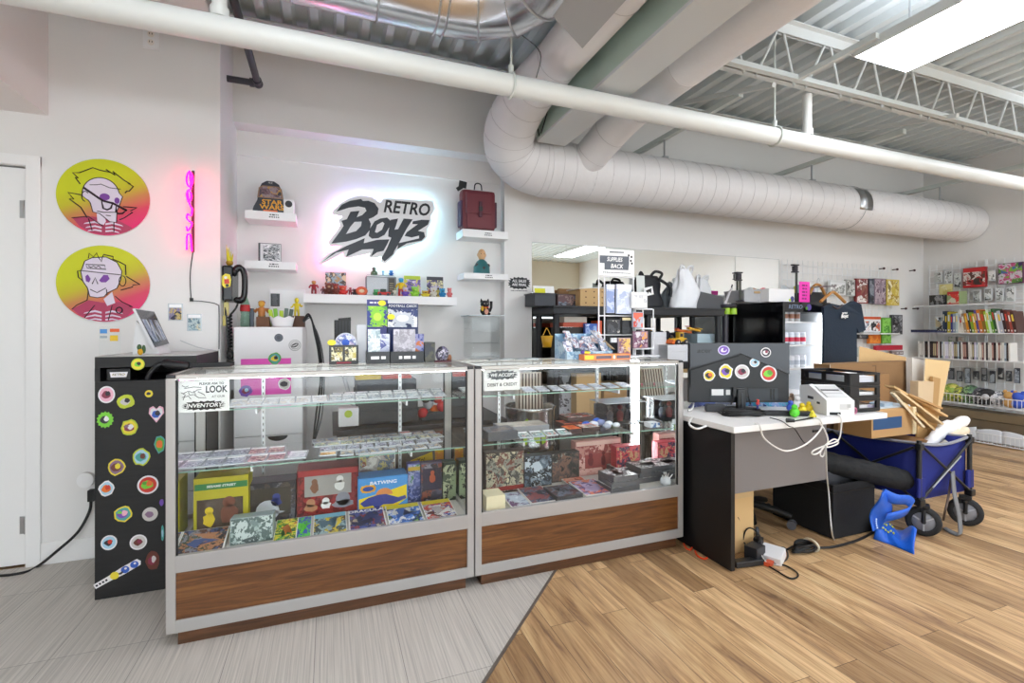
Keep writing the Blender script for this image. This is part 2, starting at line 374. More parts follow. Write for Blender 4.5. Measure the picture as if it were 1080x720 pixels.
# ribbed steel deck
DECK = M('cfd6d6', .5)
b = B(); per = .152; prof = []
x = WX0-.1
while x < WX1+.1:
    prof += [(x, 0), (x+.045, 0), (x+.065, .045), (x+.135, .045)]; x += per
prof.append((x, 0))
vs = []; fs = []
for i, (px, pz) in enumerate(prof): vs += [(px, WY0-.1, WZ+pz), (px, WY1+.1, WZ+pz)]
for i in range(len(prof)-1): fs.append((2*i, 2*i+1, 2*i+3, 2*i+2))
b.raw(vs, fs, DECK); b.bx(WX0-.1, WX1+.1, WY0-.1, WY1+.1, WZ+.05, WZ+.1, DECK); struct(b, 'ceiling')
b = B(); b.bx(AX, WX1, 3.33, 3.37, 3.08, WZ-.002, M('c9cdca', .45)); b.bx(AX, WX1, 3.25, 3.33, 3.08, 3.09, M('c9cdca', .45)); struct(b, 'trim_3')

# ================= OVERHEAD =================
WRAP = M('e4e2e2', .7, 0, 0, .25, 22); PIPE = M('dfe1dd', .35); PIPEG = M('d3d8d2', .35)
# main sprinkler pipe
PYY, PZZ = 2.27, 2.45
t = thing('sprinkler_pipe', 'long white sprinkler main pipe crossing the whole ceiling under the ducts', 'pipe', (0, PYY, PZZ))
b = B(); b.cyl((-3.19, PYY, PZZ), (6.84, PYY, PZZ), .053, PIPE, None, 28); b.build('main_pipe', t)
for x in (2.95, -.42):
    b = B(); b.cyl((x, PYY, PZZ+.04), (x, PYY, WZ-.005 if x < 0 else 2.765), .028, PIPE); b.cyl((x, PYY, PZZ+.045), (x, PYY, PZZ+.085), .036, PIPE); b.build('riser', t)
for x in (.86, 2.66):
    b = B(); b.tube([(x, PYY+.058*math.cos(a), PZZ+.058*math.sin(a)) for a in [2*PI*i/20 for i in range(20)]], .007, PIPEG, 6, True)
    b.cyl((x, PYY, PZZ+.058), (x, PYY, PZZ+.10), .014, PIPEG, None, 8); b.cyl((x, PYY, PZZ+.09), (x, PYY, WZ-.003), .006, PIPEG, None, 8); b.build('hanger', t)
b = B(); b.tube(smooth_path([(.99, PYY-.02, PZZ+.055), (1.02, PYY, PZZ+.2), (1.0, PYY+.2, PZZ+.4)]), .003, M('70736f')); b.build('wire', t)
# wrapped supply duct
t = thing('wrapped_duct', 'large white cloth-wrapped air duct along the back wall with two branches', 'duct', (1.5, 3.3, 2.43))
b = B()
p = []; rr = []
for i in range(80):
    x = 1.5+(6.84-1.5)*i/79; p.append((x, 3.3, 2.43)); rr.append(.205+(.0025 if i % 2 else 0))
b.tube(p, rr, WRAP, 32); SEAM = M('c9c6c6', .7)
for i in range(36): b.tube([(1.72+i*.14, 3.3+.2065*math.cos(a), 2.43+.2065*math.sin(a)) for a in [2*PI*k/28 for k in range(28)]], .0018, SEAM, 4, True)
b.build('trunk_duct', t)
def wraps(b, pts, rs, st):
    for i in range(2, len(pts)-2, st):
        if pts[i].y < 1.6: continue
        d = (pts[i+1]-pts[i-1]).normalized(); u = d.cross(Vector((0, .3, 1))).normalized(); w = d.cross(u); b.tube([pts[i]+(u*math.cos(a)+w*math.sin(a))*(rs[i]+.001) for a in [2*PI*k/24 for k in range(24)]], .0018, SEAM, 4, True)
b = B(); pts = smooth_path([(1.19, -2.5, 2.72), (1.19, 1, 2.72), (1.19, 2.4, 2.72), (1.18, 2.8, 2.70), (1.17, 3.08, 2.62), (1.22, 3.24, 2.52), (1.36, 3.3, 2.45), (1.56, 3.3, 2.43), (1.72, 3.3, 2.43)], 7)
rs = [.125 if q.y < 2.4 else (.125+.055*min(1, (q.y-2.4)/.75) if q.x < 1.2 and q.y < 3.2 else (.18+.03*min(1, max(0, (q.x-1.2)/.3)))) for q in pts]; b.tube(pts, rs, WRAP, 28); wraps(b, pts, rs, 4); b.build('elbow_branch', t)
b = B(); pts = smooth_path([(1.89, -2.5, 2.72), (1.89, 1, 2.72), (1.89, 2.2, 2.72), (1.885, 2.7, 2.68), (1.85, 3.0, 2.58), (1.81, 3.18, 2.48), (1.8, 3.3, 2.43)], 7); b.tube(pts, .125, WRAP, 28); wraps(b, pts, [.125]*len(pts), 6); b.build('straight_branch', t)
b = B(); xl = 4.82
for x in (4.82,):
    b.tube([(x, 3.3+.2085*math.cos(a), 2.43+.2085*math.sin(a)) for a in [2*PI*i/32 for i in range(32)]], .004, STEEL, 6, True)
    vs = []; m_ = STEEL
    b.surf(lambda u, v: (x-.09+.18*u, 3.3+.2095*math.cos(PI*.75+v*1.1), 2.43+.2095*math.sin(PI*.75+v*1.1)), 2, 8, STEEL, .001)
b.build('foil_patch', t)
b = B(); b.cyl((1.5, 3.3, 2.43), (1.53, 3.3, 2.43), .2135, WRAP, None, 32); b.build('seam_band', t)
# boxed beam between the branches
b = B(); b.bx(1.36, 1.58, -2.5, 3.08, 2.53, 2.548, M('cfd2d2', .5)); b.bx(1.36, 1.378, -2.5, 3.08, 2.548, WZ-.002, M('b3c6ba', .5)); b.bx(1.562, 1.58, -2.5, 3.08, 2.548, WZ-.002, M('cfd2d2', .5))
one(b, 'boxed_beam', 'pale boxed beam running between the two white duct branches', 'beam')
b = B(); b.tube(smooth_path([(1.37, 3.05, 2.545), (1.33, 3.0, 2.62), (1.345, 2.94, 2.75), (1.34, 2.85, 2.78), (1.345, 2.86, 2.68), (1.355, 3.0, 2.56)]), .0035, BLACK, 6); one(b, 'loose_wire', 'thin black wire loop hanging at the end of the boxed beam', 'wire')
# silver spiral duct
SIL = M('d6d6da', .24, 1., 0, .12, 9)
t = thing('spiral_duct', 'shiny silver metal duct with seams at the top of the picture', 'duct', (0, 2.2, 2.77))
b = B(); pts = [(-1.2, 2.2, 2.755), (.50, 2.2, 2.755)]; b.cyl(pts[0], pts[1], .15, SIL, None, 40); b.build('straight_run', t)
b = B()
pts = [(.50, 2.2, 2.755), (.66, 2.18, 2.755), (.80, 2.09, 2.755), (.87, 1.95, 2.755), (.885, 1.75, 2.755), (.885, -1.5, 2.755)]
b.tube(pts, .15, SIL, 40, False, True); b.build('elbow', t)
for q, d_ in [((x, 2.2, 2.755), 'x') for x in (-.9, -.52, -.15, .2, .46, .50)]+[((.885, y, 2.755), 'y') for y in (1.75, 1.3, .8)]:
    b = B(); ring = [(q[0], q[1]+.153*math.cos(a), q[2]+.153*math.sin(a)) if d_ == 'x' else (q[0]+.153*math.cos(a), q[1], q[2]+.153*math.sin(a)) for a in [2*PI*i/36 for i in range(36)]]
    b.tube(ring, .005, STEEL, 6, True); b.build('seam', t)
for q, d0 in (((.66, 2.18, 2.755), (.96, -.28)), ((.80, 2.09, 2.755), (.8, -.6)), ((.87, 1.95, 2.755), (.35, -.94))):
    b = B(); dv = Vector((d0[0], d0[1], 0)).normalized(); nv = Vector((-dv.y, dv.x, 0)); b.tube([Vector(q)+nv*.153*math.cos(a)+Vector((0, 0, .153*math.sin(a))) for a in [2*PI*i/36 for i in range(36)]], .005, STEEL, 6, True); b.build('seam', t)
b = B(); b.cyl((.86, 2.1, 2.87), (.86, 2.1, WZ-.003), .004, STEEL, None, 6); b.build('hanger_rod', t)
# grey sheet under the duct
b = B(); b.prism([(1.08, 1.933), (.855, 1.777), (.855, -.2), (1.08, -.2)], .02, M('aaabac', .45), TR(0, 0, 2.5)); b.cyl((.9, 1.0, 2.52), (.9, 1.0, 2.64), .004, STEEL, None, 6); b.cyl((1.03, .4, 2.52), (1.03, .4, WZ), .004, STEEL, None, 6)
one(b, 'sheet_panel', 'flat grey metal panel hung just below the silver duct elbow', 'panel')
# roof joists
JM = M('d5d8d5', .4)
def joist(y, label):
    t = thing('roof_joist', label, 'joist', (3, y, 2.77)); x0, x1 = 1.9 if y > 1 else WX0+.1, 6.84
    if y < 1: x0 = 1.95
    b = B()
    for s in (-1, 1): b.bx(x0, x1, y+s*.008, y+s*.045, 3.125, 3.132, JM); b.bx(x0, x1, y+s*.008, y+s*.013, 3.06, 3.13, JM)
    b.build('top_chord', t); b = B()
    for s in (-1, 1): b.bx(x0, x1, y+s*.008, y+s*.045, 2.772, 2.778, JM); b.bx(x0, x1, y+s*.008, y+s*.013, 2.775, 2.825, JM)
    b.build('bottom_chord', t); x = x0+.1
    while x < x1-.5:
        b = B(); b.cyl((x, y, 2.755), (x+.2, y, 3.11), .008, JM, None, 8); b.build('web_bar', t)
        b = B(); b.cyl((x+.22, y, 3.11), (x+.33, y, 2.755), .008, JM, None, 8); b.build('web_bar', t); x += .42
joist(2.2, 'open-web white steel roof joist in front of the long ceiling light')
# bridging bars and duct struts
def bar(p0, p1, name, label, w=.03, m=JM, cat='strut'):
    p0, p1 = Vector(p0), Vector(p1); d = p1-p0; b = B(); rot = d.to_track_quat('Z', 'Y').to_matrix().to_4x4(); b.box((p0+p1)/2, (w, w, d.length), m, rot); return one(b, name, label, cat)
bar((2.62, 2.24, 2.76), (2.55, 3.32, 3.06), 'bridging_bar', 'white angle bar sloping from the joist to the wall beam, left of the pipe riser')
bar((4.25, 2.1, 2.765), (4.35, 3.3, 3.07), 'bridging_bar', 'white angle bar sloping from joist to wall beam near the right wall')
bar((2.735, 1.7, 2.785), (2.735, 2.15, 2.785), 'bridging_bar', 'short white bar running from the joist to the ceiling light', .03)
def strut(x, y0, label):
    t = thing('duct_strut', label, 'strut', (x, 3.5, 2.9)); b = B(); b.bx(x-.02, x+.02, y0, 3.725, 2.80, 2.84, PIPEG); b.build('channel', t)
    b = B(); b.cyl((x, 3.3, 2.64), (x, 3.3, 2.81), .008, STEEL, None, 8); b.box((x, 3.3, 2.65), (.05, .05, .02), STEEL); b.build('rod', t)
strut(2.62, 2.5, 'grey duct strut and rod between the right branch duct and the pipe'); strut(4.35, 2.5, 'grey duct strut and rod above the middle of the trunk duct'); strut(6.35, 2.5, 'grey duct strut and rod at the far right end of the trunk duct')
# hanging light panels
def light(x0, y1, ln, label):
    t = thing('ceiling_light', label, 'light', (x0+.235, y1-ln/2, 2.75)); w = .47
    b = B(); b.bx(x0, x0+w, y1-ln, y1, 2.76, 2.80, JM); b.bx(x0, x0+.012, y1-ln, y1, 2.748, 2.76, JM); b.bx(x0+w-.012, x0+w, y1-ln, y1, 2.748, 2.76, JM)
    b.build('housing', t)
    b = B(); b.bx(x0+.012, x0+w-.012, y1-ln+.005, y1-.002, 2.75, 2.76, LAMP); b.build('diffuser', t)
    b = B(); b.bx(x0+.05, x0+w-.05, y1-ln+.05, y1-.05, 2.801, 2.806, UPL); b.build('added_uplight', t)  # glowing top face added to throw light up onto the deck
    for yy in (y1-.15, y1-ln+.15):
        b = B(); b.cyl((x0+w/2, yy, 2.80), (x0+w/2, yy, WZ-.003), .005, STEEL, None, 6); b.build('chain', t)
LAMP = M('f2f5ff', .5, 0, 9.); UPL = M('f2f5ff', .5, 0, 4.)
light(2.75, 1.84, 1.3, 'long bright white ceiling light panel hanging below the roof joists')
light(2.75, .4, 1.3, 'bright ceiling light panel in line behind the visible one')
light(4.4, -.4, 1.3, 'bright ceiling light panel reflected in the wall mirror')
light(-.4, 1.35, 1.3, 'bright ceiling light panel over the left showcase, out of view')  # added out of view to brighten the bulkhead wall and tile
light(5.25, 1.9, 1.3, 'bright ceiling light panel near the right wall')  # added just outside the view to brighten the right side
light(2.75, -2.2, 1.3, 'bright ceiling light panel near the shop windows, right row')  # unseen rear panel added for the main fill
light(-.9, -2.2, 1.3, 'bright ceiling light panel near the shop windows, left row')  # its unseen left-hand partner, also added as fill
# black drain pipe and boxes upper left
b = B(); q = PY(272, 88, 3.38); s0 = Vector((AX+.002, q.y, q.z)); ABS = M('37363c', .4)
b.tube([Vector((q.x, 2.45, WZ-.002)), Vector((q.x, 2.45, q.z+.03)), Vector((q.x, 2.48, q.z)), Vector((q.x, q.y, q.z))], .02, ABS, 14); b.tube([s0, Vector((q.x, q.y, q.z))], .02, ABS, 14); b.ell(q, .03, ABS); b.cyl(q-Vector((.045, 0, 0)), q-Vector((.02, 0, 0)), .026, ABS); b.cyl(q-Vector((0, .05, 0)), q-Vector((0, .02, 0)), .026, ABS)
one(b, 'drain_pipe', 'dark grey plastic drain pipe with an elbow in the alcove corner', 'pipe')
b = B(); b.bx(-.79, -.514, 2.4, 2.66, 2.68, WZ-.003, M('dddbd6', .5), .006); one(b, 'ceiling_box', 'square white box fixed to the ceiling above the pipe, top left', 'box')
def outlet(x, y, z, label, name='wall_outlet'):
    t = thing(name, label, 'outlet', (x, y, z)); b = B(); b.box((x, y-.003, z), (.075, .006, .118), WHITE, None, .002); b.build('cover_plate', t)
    for s in (-1, 1):
        b = B(); b.prism(circle(0, 0, .016, 16), .002, M('efe6dc', .4), face(x, y-.006, z+s*.022)); b.box((x-.006, y-.0085, z+s*.022+.003), (.003, .001, .009), BLACK); b.box((x+.006, y-.0085, z+s*.022+.003), (.003, .001, .009), BLACK); b.build('socket', t)
q = PY(159.5, 41, CLW); outlet(q.x, CLW, q.z, 'white outlet high on the left wall, just under the pipe')
t = thing('security_camera', 'small dark dome camera on the right wall at the duct end', 'camera', (0, 0, 0)); q = PX(1024, 241, WX1)
t.location = q; b = B(); b.box((WX1-.006, q.y-.02, q.z-.02), (.012, .12, .1), WHITE); b.build('back_plate', t); b = B(); b.cyl((WX1-.01, q.y, q.z), (WX1-.06, q.y, q.z-.01), .035, BLACK, .03); b.build('lens', t)
# ================= LEFT WALL =================
def wood_mat(dark, mid, light, rough=.35, axis='X', sc=1.):
    m, nt, p, L, new = node_mat('wood_grain'); tc = new('TexCoord'); mp = new('Mapping')
    mp.inputs['Scale'].default_value = (1.3*sc, 22*sc, 22*sc) if axis == 'X' else (14*sc, 14*sc, 1.6*sc)
    n = new('TexNoise'); n.inputs['Scale'].default_value = 1.6; n.inputs['Detail'].default_value = 7; n.inputs['Roughness'].default_value = .62; n.inputs['Distortion'].default_value = 1.6
    L(tc.outputs['Object'], mp.inputs['Vector']); L(mp.outputs['Vector'], n.inputs['Vector'])
    r = ramp(new, [(.25, dark), (.48, mid), (.7, light)]); L(n.outputs['Fac'], r.inputs['Fac']); L(r.outputs['Color'], p.inputs['Base Color']); p.inputs['Roughness'].default_value = rough
    return m
WALNUT = wood_mat('331d0c', '643d1e', '80552b')
KICK = wood_mat('35210f', '54351f', '6b4529')
EBONY = wood_mat('0c0c0d', '121112', '1a191b', .5)
# --- two round skull portraits ---
def disc_mat(z0, r):
    m, nt, p, L, new = node_mat('sunset_print'); tc = new('TexCoord'); mp = new('VectorMath'); mp.operation = 'DOT_PRODUCT'; mp.inputs[1].default_value = (.45/r, 0, -1/r)
    ad = new('Math'); ad.operation = 'MULTIPLY_ADD'; ad.inputs[1].default_value = .5; ad.inputs[2].default_value = 1.0
    L(tc.outputs['Object'], mp.inputs[0]); L(mp.outputs['Value'], ad.inputs[0])
    r_ = ramp(new, [(.28, 'c9cf10'), (.46, 'c6bd20'), (.62, 'c9854a'), (.8, 'd8405f'), (1, 'e0206e')]); L(ad.outputs[0], r_.inputs['Fac']); L(r_.outputs['Color'], p.inputs['Base Color']); p.inputs['Roughness'].default_value = .4
    return m
BONE = M('ded3e2', .5); BONE2 = M('b9a4c4', .5); VIO = M('7a3f9c', .5); LINE = M('2a1622', .5); RASP = M('b23a5e', .5)
def portrait(cpx, cpy, label, lay):
    c = PY(cpx, cpy, CLW-.012); r = .2035
    root = thing('round_wall_print', label, 'wall art', (c.x, CLW, c.z-r), 'round skull prints')
    b = B(); b.T = face(c.x, CLW-.001, c.z); b.prism(circle(0, 0, r, 64), .012, disc_mat(0, r), None, M('d9d9d6', .4)); b.build('disc', root)
    # work in the 1080-wide study of the print: 7.575 px per photo px; 1 photo px = k metres
    kx, kz = r*2/(835-76), r*2/(672-58)
    def P(p, o=(455, 365)): return ((p[0]-o[0])*kx, -(p[1]-o[1])*kz)
    bb = B(); bb.T = face(c.x, CLW-.013, c.z)
    z = 0
    for kind, m, pts, w in lay:
        q = [P(p) for p in pts]; z += .00012
        if kind == 'f': bb.shape([q], .0001, m, TR(0, 0, z))
        else: bb.tube([(x, y, z+.0002) for x, y in q], w, m, 4, kind == 'c')
    bb.build('skeleton_drawing', root)
def arc(cx, cy, rx, ry, a0, a1, n=14): return [(cx+rx*math.cos(math.radians(a0+(a1-a0)*i/n)), cy+ry*math.sin(math.radians(a0+(a1-a0)*i/n))) for i in range(n+1)]
w1 = .0021
ribs = []
for s in (-1, 1):
    for k, (x, y) in enumerate(((0, 575), (0, 605), (0, 632))):
        ribs.append(('f', BONE, [(450+s*15, y), (450+s*70, y-14+k*4), (450+s*(150-k*15), y+6), (450+s*(160-k*15), y+16), (450+s*70, y+2+k*2), (450+s*15, y+14)], 0))
lay1 = [('f', RASP, [(200, 545), (320, 525), (560, 540), (690, 600), (640, 635), (560, 655), (455, 668), (350, 655), (260, 610)], 0)] + ribs + [
 ('f', BONE, [(395, 495), (455, 500), (470, 560), (450, 590), (400, 560)], 0),
 ('f', BONE, arc(430, 345, 150, 135, 170, 350)+[(605, 350), (580, 420), (560, 470), (555, 560), (500, 560), (420, 500), (365, 490), (345, 420), (330, 400)], 0),
 ('f', VIO, arc(460, 362, 42, 28, 0, 360, 16), 0), ('f', VIO, arc(560, 385, 22, 26, 0, 360, 14), 0),
 ('c', LINE, arc(430, 345, 150, 135, 170, 350)+[(605, 350), (580, 420), (560, 470), (555, 560), (500, 560), (420, 500), (365, 490), (345, 420), (330, 400)], w1),
 ('l', LINE, [(265, 275), (225, 225), (250, 230), (205, 190), (260, 185), (365, 135), (420, 150), (500, 160), (470, 140), (545, 180), (525, 150), (620, 215), (670, 240), (650, 235), (695, 258), (660, 300), (640, 300), (625, 318)], w1*1.3),
 ('l', LINE, [(320, 540), (270, 460), (180, 400), (215, 400), (170, 350), (270, 360)], w1*1.3), ('l', LINE, [(580, 540), (620, 520), (690, 470), (670, 462), (725, 430), (610, 430)], w1*1.3),
 ('l', LINE, arc(305, 370, 28, 40, 90, 320), w1), ('l', LINE, [(290, 300), (420, 380), (450, 395), (530, 410), (640, 460)], w1*2.6),
 ('c', LINE, [(435, 395), (525, 405), (510, 450), (480, 465), (448, 455)], w1*2.2), ('c', LINE, [(555, 420), (640, 458), (605, 485), (570, 490), (552, 475)], w1*2.2),
 ('l', LINE, [(340, 275), (400, 270), (430, 262), (500, 285), (590, 290)], w1*.8), ('l', LINE, [(400, 480), (450, 488), (550, 480)], w1), ('l', LINE, [(470, 510), (510, 512)], w1), ('l', LINE, [(330, 545), (345, 590), (360, 640)], w1), ('l', LINE, [(535, 560), (535, 640)], w1), ('l', LINE, [(200, 548), (330, 528), (380, 560), (450, 600)], w1)]
portrait(110, 208, 'round yellow-to-pink skull print with spiky hair and glasses, upper of two', lay1)
lay2 = [('f', RASP, [(200, 575), (330, 500), (450, 520), (600, 510), (700, 570), (640, 630), (540, 660), (440, 672), (330, 650), (260, 620)], 0)] + [(k, m, [(x, y+18) for x, y in p], w) for k, m, p, w in ribs] + [
 ('f', BONE, [(450, 490), (520, 430), (545, 520), (480, 545)], 0),
 ('f', BONE, [(270, 275), (300, 190), (360, 160), (470, 150), (560, 190), (600, 260), (590, 330), (560, 400), (480, 440), (455, 470), (400, 480), (340, 470), (320, 400), (285, 350)], 0),
 ('f', VIO, [(305, 310), (325, 295), (348, 330), (335, 360), (310, 350)], 0), ('f', VIO, [(415, 340), (450, 295), (485, 295), (500, 325), (470, 355), (430, 355)], 0),
 ('c', LINE, [(270, 275), (300, 190), (360, 160), (470, 150), (560, 190), (600, 260), (590, 330), (560, 400), (480, 440), (455, 470), (400, 480), (340, 470), (320, 400), (285, 350)], w1),
 ('l', LINE, [(330, 165), (335, 125), (370, 155), (395, 120), (410, 155), (435, 190), (440, 155)], w1), ('l', LINE, [(445, 150), (450, 130), (530, 145), (525, 165), (590, 190), (630, 210), (632, 290)], w1*1.3),
 ('c', LINE, arc(605, 340, 28, 42, 0, 360, 14), w1), ('l', LINE, [(635, 300), (750, 365), (690, 370), (690, 385), (590, 415)], w1*1.2), ('l', LINE, [(270, 268), (245, 270), (250, 320), (290, 350)], w1*1.2),
 ('c', LINE, [(310, 215), (460, 215), (470, 250), (320, 245)], w1), ('l', LINE, [(280, 268), (590, 290)], w1), ('l', LINE, [(330, 225), (350, 240), (370, 225), (390, 240), (410, 225), (430, 240)], w1),
 ('l', LINE, [(345, 415), (400, 440), (470, 400)], w1), ('l', LINE, [(360, 370), (385, 320), (405, 370)], w1), ('l', LINE, [(200, 575), (240, 540), (320, 500), (330, 420)], w1), ('l', LINE, [(545, 465), (600, 510), (690, 550), (660, 545)], w1), ('l', LINE, [(380, 540), (300, 640)], w1), ('l', LINE, [(520, 540), (490, 660)], w1), ('c', LINE, arc(578, 578, 26, 24, 0, 360, 14), w1*1.4), ('l', LINE, [(475, 410), (480, 460)], w1)]
portrait(110, 299, 'round yellow-to-pink skull print with headphones and purple eyes, lower of two', lay2)
# --- pink neon word standing off the wall ---
NEON = M('ff0860', .4, 0, 6.)
xs = -.72
t = thing('neon_sign', 'pink neon script sign mounted upright on the left wall', 'neon sign', PX(199, 266, xs))
def NP(x, y): return PX(155+x/6, 165+y/6, xs)
b = B()
for pts in ([NP(270+19*math.sin(a), 145-46*math.cos(a)) for a in [2*PI*i/22 for i in range(23)]]+[NP(278, 195), NP(262, 212)],
            [NP(262, 212), NP(252, 240), NP(262, 285), NP(278, 270), NP(278, 232), NP(262, 218), NP(256, 228), NP(270, 300), NP(286, 330)],
            [NP(286, 330), NP(280, 372), NP(258, 365), NP(252, 390), NP(270, 410), NP(284, 420), NP(276, 450), NP(256, 468), NP(252, 440)],
            [NP(252, 590), NP(253, 505), NP(268, 490), NP(276, 505), NP(284, 600)]):
    b.tube(smooth_path(pts, 4), .005, NEON, 8)
b.build('neon_tube', t)
b = B(); a0 = NP(292, 95); a1 = NP(290, 605); b.bx(xs-.003, xs+.006, a0.y-.004, CLW-.001, a0.z-.001, a0.z+.004, DARK); b.box(((a0+a1)/2), (.012, .012, a0.z-a1.z), M('5a2040', .5)); b.bx(xs-.003, xs+.003, a1.y, CLW-.001, a1.z, a1.z+.004, DARK); b.build('backing_rail', t)
b = B(); p = [a1, PY(200.5, 290, CLW-.006), PY(201.5, 314, CLW-.006)]; b.tube(smooth_path(p, 6), .0025, DARK, 6); b.box(PY(202, 316, CLW-.008), (.016, .012, .02), BLACK)
b.tube(smooth_path([PY(203, 317, CLW-.006), PY(216, 318, CLW-.006), PY(229, 321, CLW-.006), PY(231, 328, CLW-.006), PY(231, 368, CLW-.006)], 5), .0025, DARK, 6); b.build('cord', t)
# --- two graded cards on the wall ---
def slab(b, T, w, h, inks, lab='ffffff', th=.006):
    "a graded card: clear case, label strip, printed card"
    b.prism([(-w/2, -h/2), (w/2, -h/2), (w/2, h/2), (-w/2, h/2)], th, M('c4cace', .15, 0, 0, 0, 40, .5), T)
    b.prism([(-w*.42, -h*.45), (w*.42, -h*.45), (w*.42, h*.24), (-w*.42, h*.24)], .0006, art(inks, 55), T @ TR(0, 0, th))
    b.prism([(-w*.42, h*.28), (w*.42, h*.28), (w*.42, h*.45), (-w*.42, h*.45)], .0006, M(lab, .4), T @ TR(0, 0, th))
for (x0, y0, x1, y1), ink, lab in (((177.5, 320, 193, 338), ('4d4668', '8a82a0', 'c8b06a', '2c2a44'), 'purple and gold trading card slab on the left wall, upper of two'), ((197.5, 331, 213, 349), ('7d9aa6', 'b7c6c6', '4f6e7c', 'd9d2b4'), 'pale blue trading card slab on the left wall, lower of two')):
    X0, X1, Z0, Z1 = rY(x0, y0, x1, y1, CLW); b = B(); slab(b, face((X0+X1)/2, CLW-.0005, (Z0+Z1)/2), X1-X0, Z1-Z0, ink); one(b, 'card_slab', lab, 'trading card')
# --- round charger plug and black cable at floor level ---
t = thing('wall_charger', 'round white charger with a black plug at the left wall', 'charger', PY(92, 520, CLW))
b = B(); q = PY(92, 505, CLW); b.prism(circle(0, 0, .036, 24, .04), .025, WHITE, face(q.x, CLW-.0005, q.z), M('dcdad6')); b.build('adapter', t)
q = PY(97, 522, CLW-.02); b = B(); b.box(q, (.03, .035, .06), BLACK, None, .004); b.build('plug', t)
b = B(); pts = [PY(96, 528, CLW-.03), PY(94, 540, CLW-.03), PY(82, 561, CLW-.05), PY(60, 581, CLW-.1)]+[PZ(41, 596, .006)+Vector((0, -.01, 0)), PZ(25, 603.5, .007), PZ(0, 607, .007), PZ(-40, 608, .007)]
b.tube(smooth_path(pts, 8), .007, BLACK, 8); b.build('cable', t)

# ================= BLACK CABINET WITH STICKERS =================
KX0, KX1, KY0, KY1 = -.983, -.592, 2.68, 3.172
cab = thing('sticker_cabinet', 'tall black cabinet covered in stickers against the left wall', 'cabinet', ((KX0+KX1)/2, 2.93, 0))
b = B(); b.bx(KX0, KX1, KY0, KY1, .004, .985, EBONY, .002); b.build('body', cab)
b = B(); b.bx(KX0, KX0+.02, KY0, KY1, .985, 1.045, EBONY); b.bx(KX1-.02, KX1, KY0+.02, KY1, .985, 1.045, EBONY); b.bx(KX0, KX1, KY1-.02, KY1, .985, 1.045, EBONY); b.build('niche_sides', cab)
b = B(); b.bx(KX0, KX1, KY0, KY1, 1.045, 1.094, EBONY, .002); b.bx(KX0, KX1, KY0+.002, KY1, 1.094, 1.097, M('b9b6b2', .3)); b.build('top', cab)
def irregular(w, h, seed, n=14, j=.22):
    r = random.Random(seed); return [(w*(1-j*r.random())*math.cos(2*PI*i/n), h*(1-j*r.random())*math.sin(2*PI*i/n)) for i in range(n)]
def sticker(px, py, w, h, cols, kind, label, roll=0., Y=KY0, parent=None, T=None, seed=1, nm='sticker'):
    "w,h half sizes in photo px; border, fill, accents"
    q = PY(px, py, Y); k = (PY(px+1, py, Y)-q).x; kz = abs((PY(px, py+1, Y)-q).z)
    b = B(); b.T = T or face(q.x, Y-.0003, q.z, roll); W, Hh = w*k, h*kz
    sh = {'c': circle(0, 0, 1, 28), 'i': irregular(1, 1, seed), 'b': [((1 if i % 2 else .84)*math.cos(2*PI*i/28), (1 if i % 2 else .84)*math.sin(2*PI*i/28)) for i in range(28)],
          'h': [(0, -1), (-.95, .1), (-.85, .75), (-.4, .95), (0, .6), (.4, .95), (.85, .75), (.95, .1)], 'r': [(-1, -1), (1, -1), (1, 1), (-1, 1)]}[kind]
    b.prism([(x*W, y*Hh) for x, y in sh], .0005, cols[0]); b.prism([(x*W*.82, y*Hh*.82) for x, y in sh], .0003, cols[1], TR(0, 0, .0005))
    r = random.Random(seed+5)
    for i, c in enumerate(cols[2:]):
        f = [(.62, .5, -.05, .0), (.34, .36, .14, .12), (.26, .2, -.3, .22), (.22, .2, .25, -.34), (.5, .1, 0, -.5)][i % 5]
        b.prism([(x*W*f[0]+f[2]*W, y*Hh*f[1]+f[3]*Hh) for x, y in irregular(1, 1, seed+i, 12, .3)], .0003, c, TR(0, 0, .0008+.0003*i))
    o = b.build(nm, parent or cab); o['label'] = label
    return o
WH = M('ece8ea', .35); PK = M('efb4c8', .4); LG = M('7ed23a', .4); YG = M('c6d233', .4); MAR = M('8c2f4a', .4); LB = M('a9d2e6', .4); TL = M('4fa6a0', .4); OR = M('e8742a', .4); RD = M('d03a2a', .4); BR = M('6a3428', .4); GY = M('cfcac6', .4); DK = M('2a2630', .4); YE = M('ecd83a', .4); BU = M('3360c0', .4); PP = M('7a52b8', .4); MV = M('8a6a86', .4)
